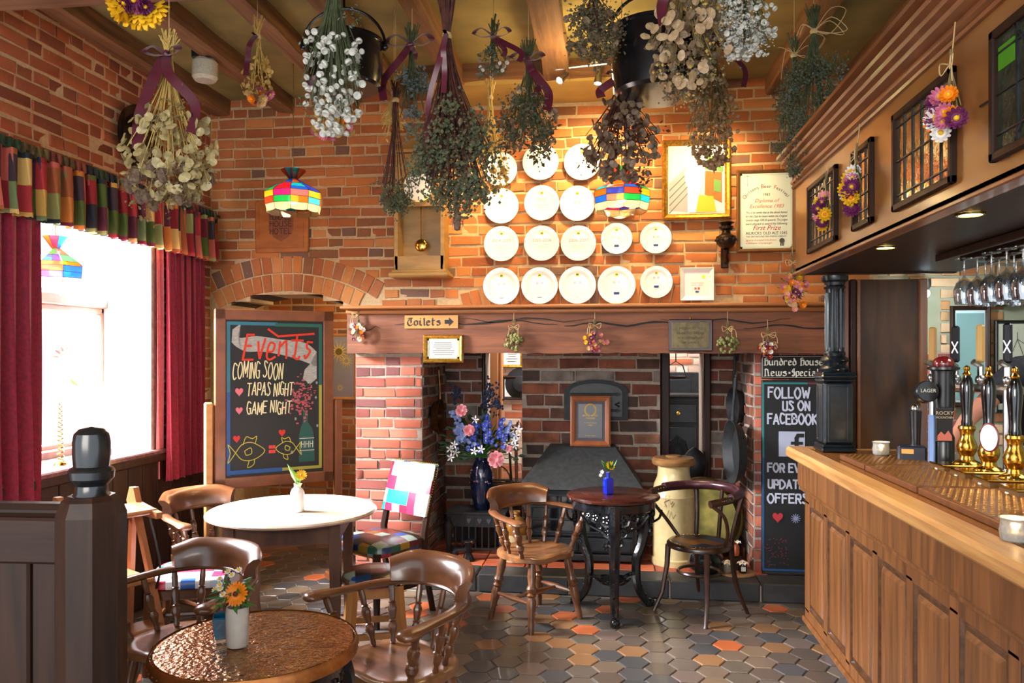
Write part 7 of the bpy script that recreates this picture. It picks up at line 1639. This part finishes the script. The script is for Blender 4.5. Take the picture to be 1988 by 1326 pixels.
bunch('straw coloured honesty and teasel bunch with burgundy ribbons, far left', 328, 108, 400, 190, 3.4, [('hon', 200, .036, .058, .40, .95), ('tea', 22, .045, .065, .72, 1.0)], 46, strawM, (stemB, teaM), 160, .012, rib=(.06, [(-.10, -.42, .075), (.14, -.36, .06)], .05), leafy=.6)
bunch('small yellow honesty bunch tipped with pink strawflowers, second from the left', 500, 72, 205, 66, 4.0, [('hong', 90, .022, .034, .3, .85), ('pink', 7, .045, .06, .78, .98), ('orange', 4, .04, .05, .8, .95), ('cream', 6, .04, .05, .82, 1.0)], 14, strawM, None, rib=(.0, [(-.03, -.22, .04)], .02), neck=.05, heads0=.2)
bunch('yellow strawflower posy hanging at the very top left', 268, -14, 24, 80, 2.75, [('yellow', 6, .09, .12, .5, .9), ('purple', 8, .05, .07, .4, .8), ('pink', 4, .05, .07, .4, .9)], 10, stemB, None, stub=.05, top=3.2)
bunch('long bunch of white everlastings in front of the left cauldron', 648, -60, 262, 128, 3.1, [('white', 190, .022, .034, .40, 1.0)], 110, stemG, (stemG, eucM), 150, .006, leafy=.8, heads0=.5, flare=.45)
bunch('gold honesty posy with pink tips below the white everlastings', 650, 168, 272, 96, 4.2, [('hong', 60, .035, .05, .2, .9), ('pink', 5, .05, .06, .75, 1), ('orange', 2, .05, .05, .6, .7)], 16, strawM, (strawM,), 60, .01, leafy=.9)
bunch('blue grey eucalyptus bunch with a wide burgundy ribbon, left of the long stems', 800, 88, 250, 62, 4.0, [], 26, stemG, (eucM, stemG), 260, .012, rib=(.09, [(-.13, -.30, .055), (.03, -.1, .03)], .045), leafy=.85)
bunch('upturned straw bunch with thin red stems ending in yarrow over the clock', 768, 195, 405, 84, 4.2, [], 24, stemR, (yarG, yarB), 230, .014, fz=.78, heads0=.75, flare=1.2)
bunch('pale straw tuft hanging above the clock', 765, 180, 270, 60, 4.25, [], 50, strawM, (strawM,), 60, .01, leafy=1)
bunch('big long stemmed red brown bunch with grey green flower heads, centre', 868, 70, 400, 165, 3.1, [('tea', 10, .03, .04, .9, 1.12), ('honb', 26, .02, .03, .5, 1.0)], 110, stemR, (yarG, yarB), 900, .015, fz=.46, rib=(.0, [(-.06, -.42, .03), (.0, -.25, .03)], .02), stub=.3, heads0=.6, flare=.9, cx=18)
bunch('small round posy with a shiny burgundy bow, right of the long stems', 958, 72, 148, 74, 4.0, [('honb', 12, .02, .03, .5, .9), ('white', 8, .02, .03, .6, .95)], 14, stemG, (yarG, eucM), 160, .010, rib=(.07, [(.14, -.16, .04), (.06, -.13, .04)], .035), leafy=.5, heads0=.3)
bunch('green and grey honesty bunch with a burgundy ribbon above the second plate', 1026, 118, 308, 122, 4.0, [('honb', 60, .022, .034, .35, .95), ('hont', 30, .024, .034, .3, .95)], 44, stemG, (yarG, yarB), 560, .013, rib=(.06, [(.10, -.28, .06), (.05, -.2, .05)], .045), leafy=.4)
bunch('brightly lit pale gold bunch hanging close to the wall by the clock', 952, 190, 385, 78, 4.75, [('hong', 46, .03, .045, .35, 1.0)], 30, strawM, (strawM,), 160, .012, leafy=.8)
bunch('brown hydrangea and honesty bunch cut by the top edge', 1150, -50, 92, 130, 3.6, [('honb', 40, .035, .05, .5, 1.0)], 20, stemR, (yarB, yarG), 420, .014, rib=(.0, [(-.12, .0, .03), (-.1, -.02, .04)], .03))
bunch('large brown honesty bunch hanging over the right stained glass lamp', 1207, 150, 350, 156, 3.9, [('honb', 280, .032, .050, .22, 1.0)], 50, stemR, (stemR, honB), 260, .011, rib=(.05, [(-.10, -.12, .06)], .04), leafy=.7)
bunch('large tan honesty bunch with a burgundy ribbon in front of the right cauldron', 1330, -80, 172, 170, 3.2, [('hont', 105, .035, .056, .4, 1.0), ('honb', 50, .03, .045, .3, .9)], 40, stemB, (yarB, strawM), 260, .014, rib=(.0, [(-.09, -.30, .06)], .03))
bunch('poppy seed head bunch with a hanging ribbon before the painting', 1383, 72, 325, 100, 3.9, [('pop', 160, .020, .034, .3, 1.0)], 60, stemB, (popM, stemB), 300, .010, rib=(.06, [(.14, -.28, .035), (.05, -.08, .04)], .04), leafy=.5)
bunch('grey white statice bunch at the top right of the ceiling', 1442, -100, 112, 130, 3.2, [('white', 120, .018, .028, .45, 1.0)], 40, stemG, (whiteE, eucM), 420, .010, flare=.5)
bunch('big grey green bunch tied with a raffia bow near the cornice', 1580, 62, 272, 128, 3.8, [], 40, stemG, (yarG, eucM), 700, .013, raf=True, stub=.14, heads0=.5)
bunch('thin grey green bunch with looped raffia behind the big one', 1542, 108, 335, 66, 4.0, [], 26, stemG, (yarG, eucM), 300, .011, raf=True, heads0=.4)
# small posies on the beam and the canopy
def posy(label, loc, w, h, cols, n, rz=0, fill=None, nail=.1, size_=.03, stemz=.5, cat='posy', raf=True, grp=None, pods=0):
    t = thing('dried_posy', label, cat, loc, rz, grp); r = random.Random(int(loc[0] * 1000) + n); mb = MB()
    for k in range(18):
        a = r.uniform(0, 6.28); e = V((w * .42 * math.cos(a) * r.random(), -.02 + .02 * math.sin(a), -h * r.uniform(.5, .85))); mb.tube([(r.uniform(-.012, .012), -.015, .03 + .02 * r.random()), (0, -.015, -.01), e], .0018, 4, False)
    mb.build('stems', stemB, t)
    mb = MB(); mb.tube([(0, -.004, nail), (0, -.015, 0)], .002, 4)
    if raf:
        for k in range(5): s = r.choice((-1, 1)); L = r.uniform(.02, .05); mb.tube(bez([(0, -.02, 0), (s * L, -.03, .015), (s * L * .8, -.03, -.02), (0, -.02, 0)] if k < 3 else [(0, -.02, 0), (s * L, -.03, -.01), (s * L * 1.2, -.03, -.06)], 4), .002, 4)
    mb.build('raffia_tie', twine, t)
    for k in range(n):
        a = r.uniform(0, 6.28); q = math.sqrt(r.random()); p = V((w * .5 * q * math.cos(a), -.025 - .03 * (1 - q), -h * .62 + h * .34 * q * math.sin(a))); c = cols[k % len(cols)]
        inst(BM[c], 'strawflower', t, orient(p, (p.x * 4 + (.9 if rz else 0), -.6, (p.z + h * .6) * 4), size_ * r.uniform(.8, 1.25), r.uniform(0, 6)))
    for k in range(pods):
        a = r.uniform(0, 6.28); q = math.sqrt(r.random()); p = V((w * .5 * q * math.cos(a), -.025 - .03 * (1 - q), -h * .62 + h * .34 * q * math.sin(a))); inst(HM['popg'], 'seed_head', t, orient(p, (0, .2, 1), size_ * .85 * r.uniform(.8, 1.2)))
    if fill:
        mb = MB()
        for k in range(70): a = r.uniform(0, 6.28); q = r.random(); mb.leaf((w * .45 * q * math.cos(a), -.02, -h * .55 + h * .3 * q * math.sin(a)), (math.cos(a), -.5, math.sin(a)), .008, .025)
        mb.build('fine_leaves', fill, t, smooth=0, kind='stuff')
    return t
G1 = 'posies along the fireplace beam'
p = atY(697, 612, 5.34); posy('white and orange posy at the left end of the beam', (p.x, 5.34, p.z), .11, .19, ['white', 'orange', 'white', 'purple'], 16, fill=stemG, grp=G1)
p = atY(998, 635, 5.34); posy('green poppy head posy left of the middle of the beam', (p.x, 5.34, p.z), .13, .17, ['white'], 0, fill=stemG, grp=G1, pods=34, nail=.13)
p = atY(1155, 632, 5.34); posy('pink and yellow strawflower posy in the middle of the beam', (p.x, 5.34, p.z), .16, .18, ['pink', 'purple', 'cream', 'yellow', 'red', 'rose'], 26, grp=G1, nail=.13)
p = atY(1412, 638, 5.34); posy('green poppy head posy right of the brass plaque', (p.x, 5.34, p.z), .14, .17, ['white'], 0, fill=stemG, grp=G1, pods=34, nail=.13)
p = atY(1490, 650, 5.34); posy('dark red and white posy above the chalkboard', (p.x, 5.34, p.z), .12, .16, ['red', 'white', 'purple', 'cream', 'red'], 22, grp=G1, nail=.1)
G2 = 'posies on the bar canopy'
posy('posy with orange, pink and yellow flowers at the far corner of the canopy', (.985, 4.36, 2.10), .15, .26, ['rose', 'orange', 'purple', 'pink', 'yellow', 'cream'], 26, fill=stemG, grp=G2, size_=.035)
posy('yellow and pale pink posy on the first leaded light', (.975, 3.60, 2.36), .13, .19, ['yellow', 'purple', 'rose', 'purple', 'white'], 12, rad(-90), stemG, grp=G2, size_=.05, nail=.08)
posy('two yellow flower and magenta posy on the second leaded light', (.975, 3.17, 2.38), .14, .22, ['yellow', 'purple', 'white', 'yellow', 'purple', 'pink'], 16, rad(-90), stemG, grp=G2, size_=.055, nail=.12)
posy('pink posy with an orange centre between the large leaded lights', (.975, 2.33, 2.42), .15, .21, ['pink', 'orange', 'white', 'purple', 'pink'], 14, rad(-90), None, grp=G2, size_=.055, nail=.12)
# big bouquet in the blue vase
t = thing('flower_bouquet', 'mixed bouquet of delphiniums, roses and white stars in the blue vase', 'flowers', (-.955, 5.80, .80))
mb = MB()
for k in range(60):
    a = R.uniform(0, 3.14); L = R.uniform(.15, .37); mb.tube(bez([(0, 0, -.1), (0, 0, .03), (L * math.cos(a) * .9, R.uniform(-.12, .08), L * math.sin(a))], 3), .003, 4, False)
mb.build('stems', green, t)
mb = MB()
for k in range(170): a = R.uniform(0, 3.14); L = R.uniform(.08, .33); mb.leaf((L * math.cos(a) * .85, R.uniform(-.1, .08), .02 + L * math.sin(a)), (math.cos(a), R.uniform(-1, .3), math.sin(a) * .6), .03, .07)
mb.build('leaves', mat('dark_leaf', '1c3420', '2f4a2c', .5, sc_=30), t, smooth=0, kind='stuff')
S = 5.75 / F
def bp(px, py): return ((px - 914) * S, -.08 + R.uniform(-.05, .03), (882 - py) * S + .02)
def spike(p0, p1, col, n=36, w_=.05):
    a, b = V(bp(*p0)), V(bp(*p1))
    for k in range(n):
        f = k / n; r_ = w_ * (1 - .6 * f); p = a.lerp(b, f) + V((R.uniform(-r_, r_), R.uniform(-r_, 0), R.uniform(-r_, r_) * .5)); inst(BM[col], 'floret', t, orient(p, (R.uniform(-.5, .5), -1, .2), R.uniform(.022, .04)))
spike((895, 845), (860, 785), 'paleblue', 34); spike((905, 860), (905, 805), 'blue', 30); spike((940, 850), (925, 795), 'blue', 32); spike((958, 855), (962, 800), 'blue', 26); spike((885, 855), (870, 815), 'paleblue', 24); spike((965, 810), (985, 845), 'paleblue', 12)
mb = MB()
for (px, py) in ((865, 755), (935, 750), (925, 770), (950, 770)):
    q = bp(px, py)
    for k in range(40): mb.octa((q[0] + R.gauss(0, .02), q[1] + .05, q[2] + R.gauss(0, .045)), .013)
mb.build('dark_spikes', mat('dark_delphinium', '1c2238', '2c3450', .8), t, smooth=0, kind='stuff')
for (px, py, s, c) in ((882, 784, .085, 'rose'), (898, 822, .08, 'rose'), (950, 878, .115, 'rose'), (976, 857, .05, 'rose')):
    mb = MB(); c0 = bp(px, py)
    for q in range(5): petals(mb, (c0[0], c0[1] - .03, c0[2]), s * (.55 - q * .08), 8, (R.uniform(-.2, .2), -1, .25), .9, .1 + q * .22)
    mb.build('rose', cols_p['rose'], t, smooth=0)
for (px, py) in ((858, 860), (868, 850), (868, 868), (862, 875), (908, 802), (922, 858), (908, 862), (968, 848), (976, 860), (984, 842), (992, 820), (988, 832), (985, 852)):
    mb = MB(); c0 = bp(px, py); petals(mb, (c0[0], c0[1] - .04, c0[2]), .032, 5, (R.uniform(-.4, .4), -1, .1), .45, .1); mb.build('white_star', cols_p['white'], t, smooth=0)
# basket on a dark stool beyond the bouquet
p = atY(968, 905, 6.25); t = thing('wicker_basket', 'dark wicker basket on a stand behind the bouquet', 'basket', (p.x, 6.05, .42)); mb = MB(); mb.box((0, 0, -.15), (.26, .2, .3), .01); mb.build('stand', dark_oak, t)
mb = MB()
for k in range(9): mb.tube([(.12 * math.cos(a * .3927) * (1 + .02 * k), .09 * math.sin(a * .3927) * (1 + .02 * k), .01 + k * .022) for a in range(17)], .009, 5, False)
mb.build('woven_side', mat('dark_wicker', '3a2c1c', '5a4630', .8, sc_=60), t); mb = MB(); mb.tube([(.12 * math.cos(a * .314), 0, .2 + .12 * math.sin(a * .314)) for a in range(11)], .006, 5); mb.build('handle', mat('dark_wicker', '3a2c1c'), t)
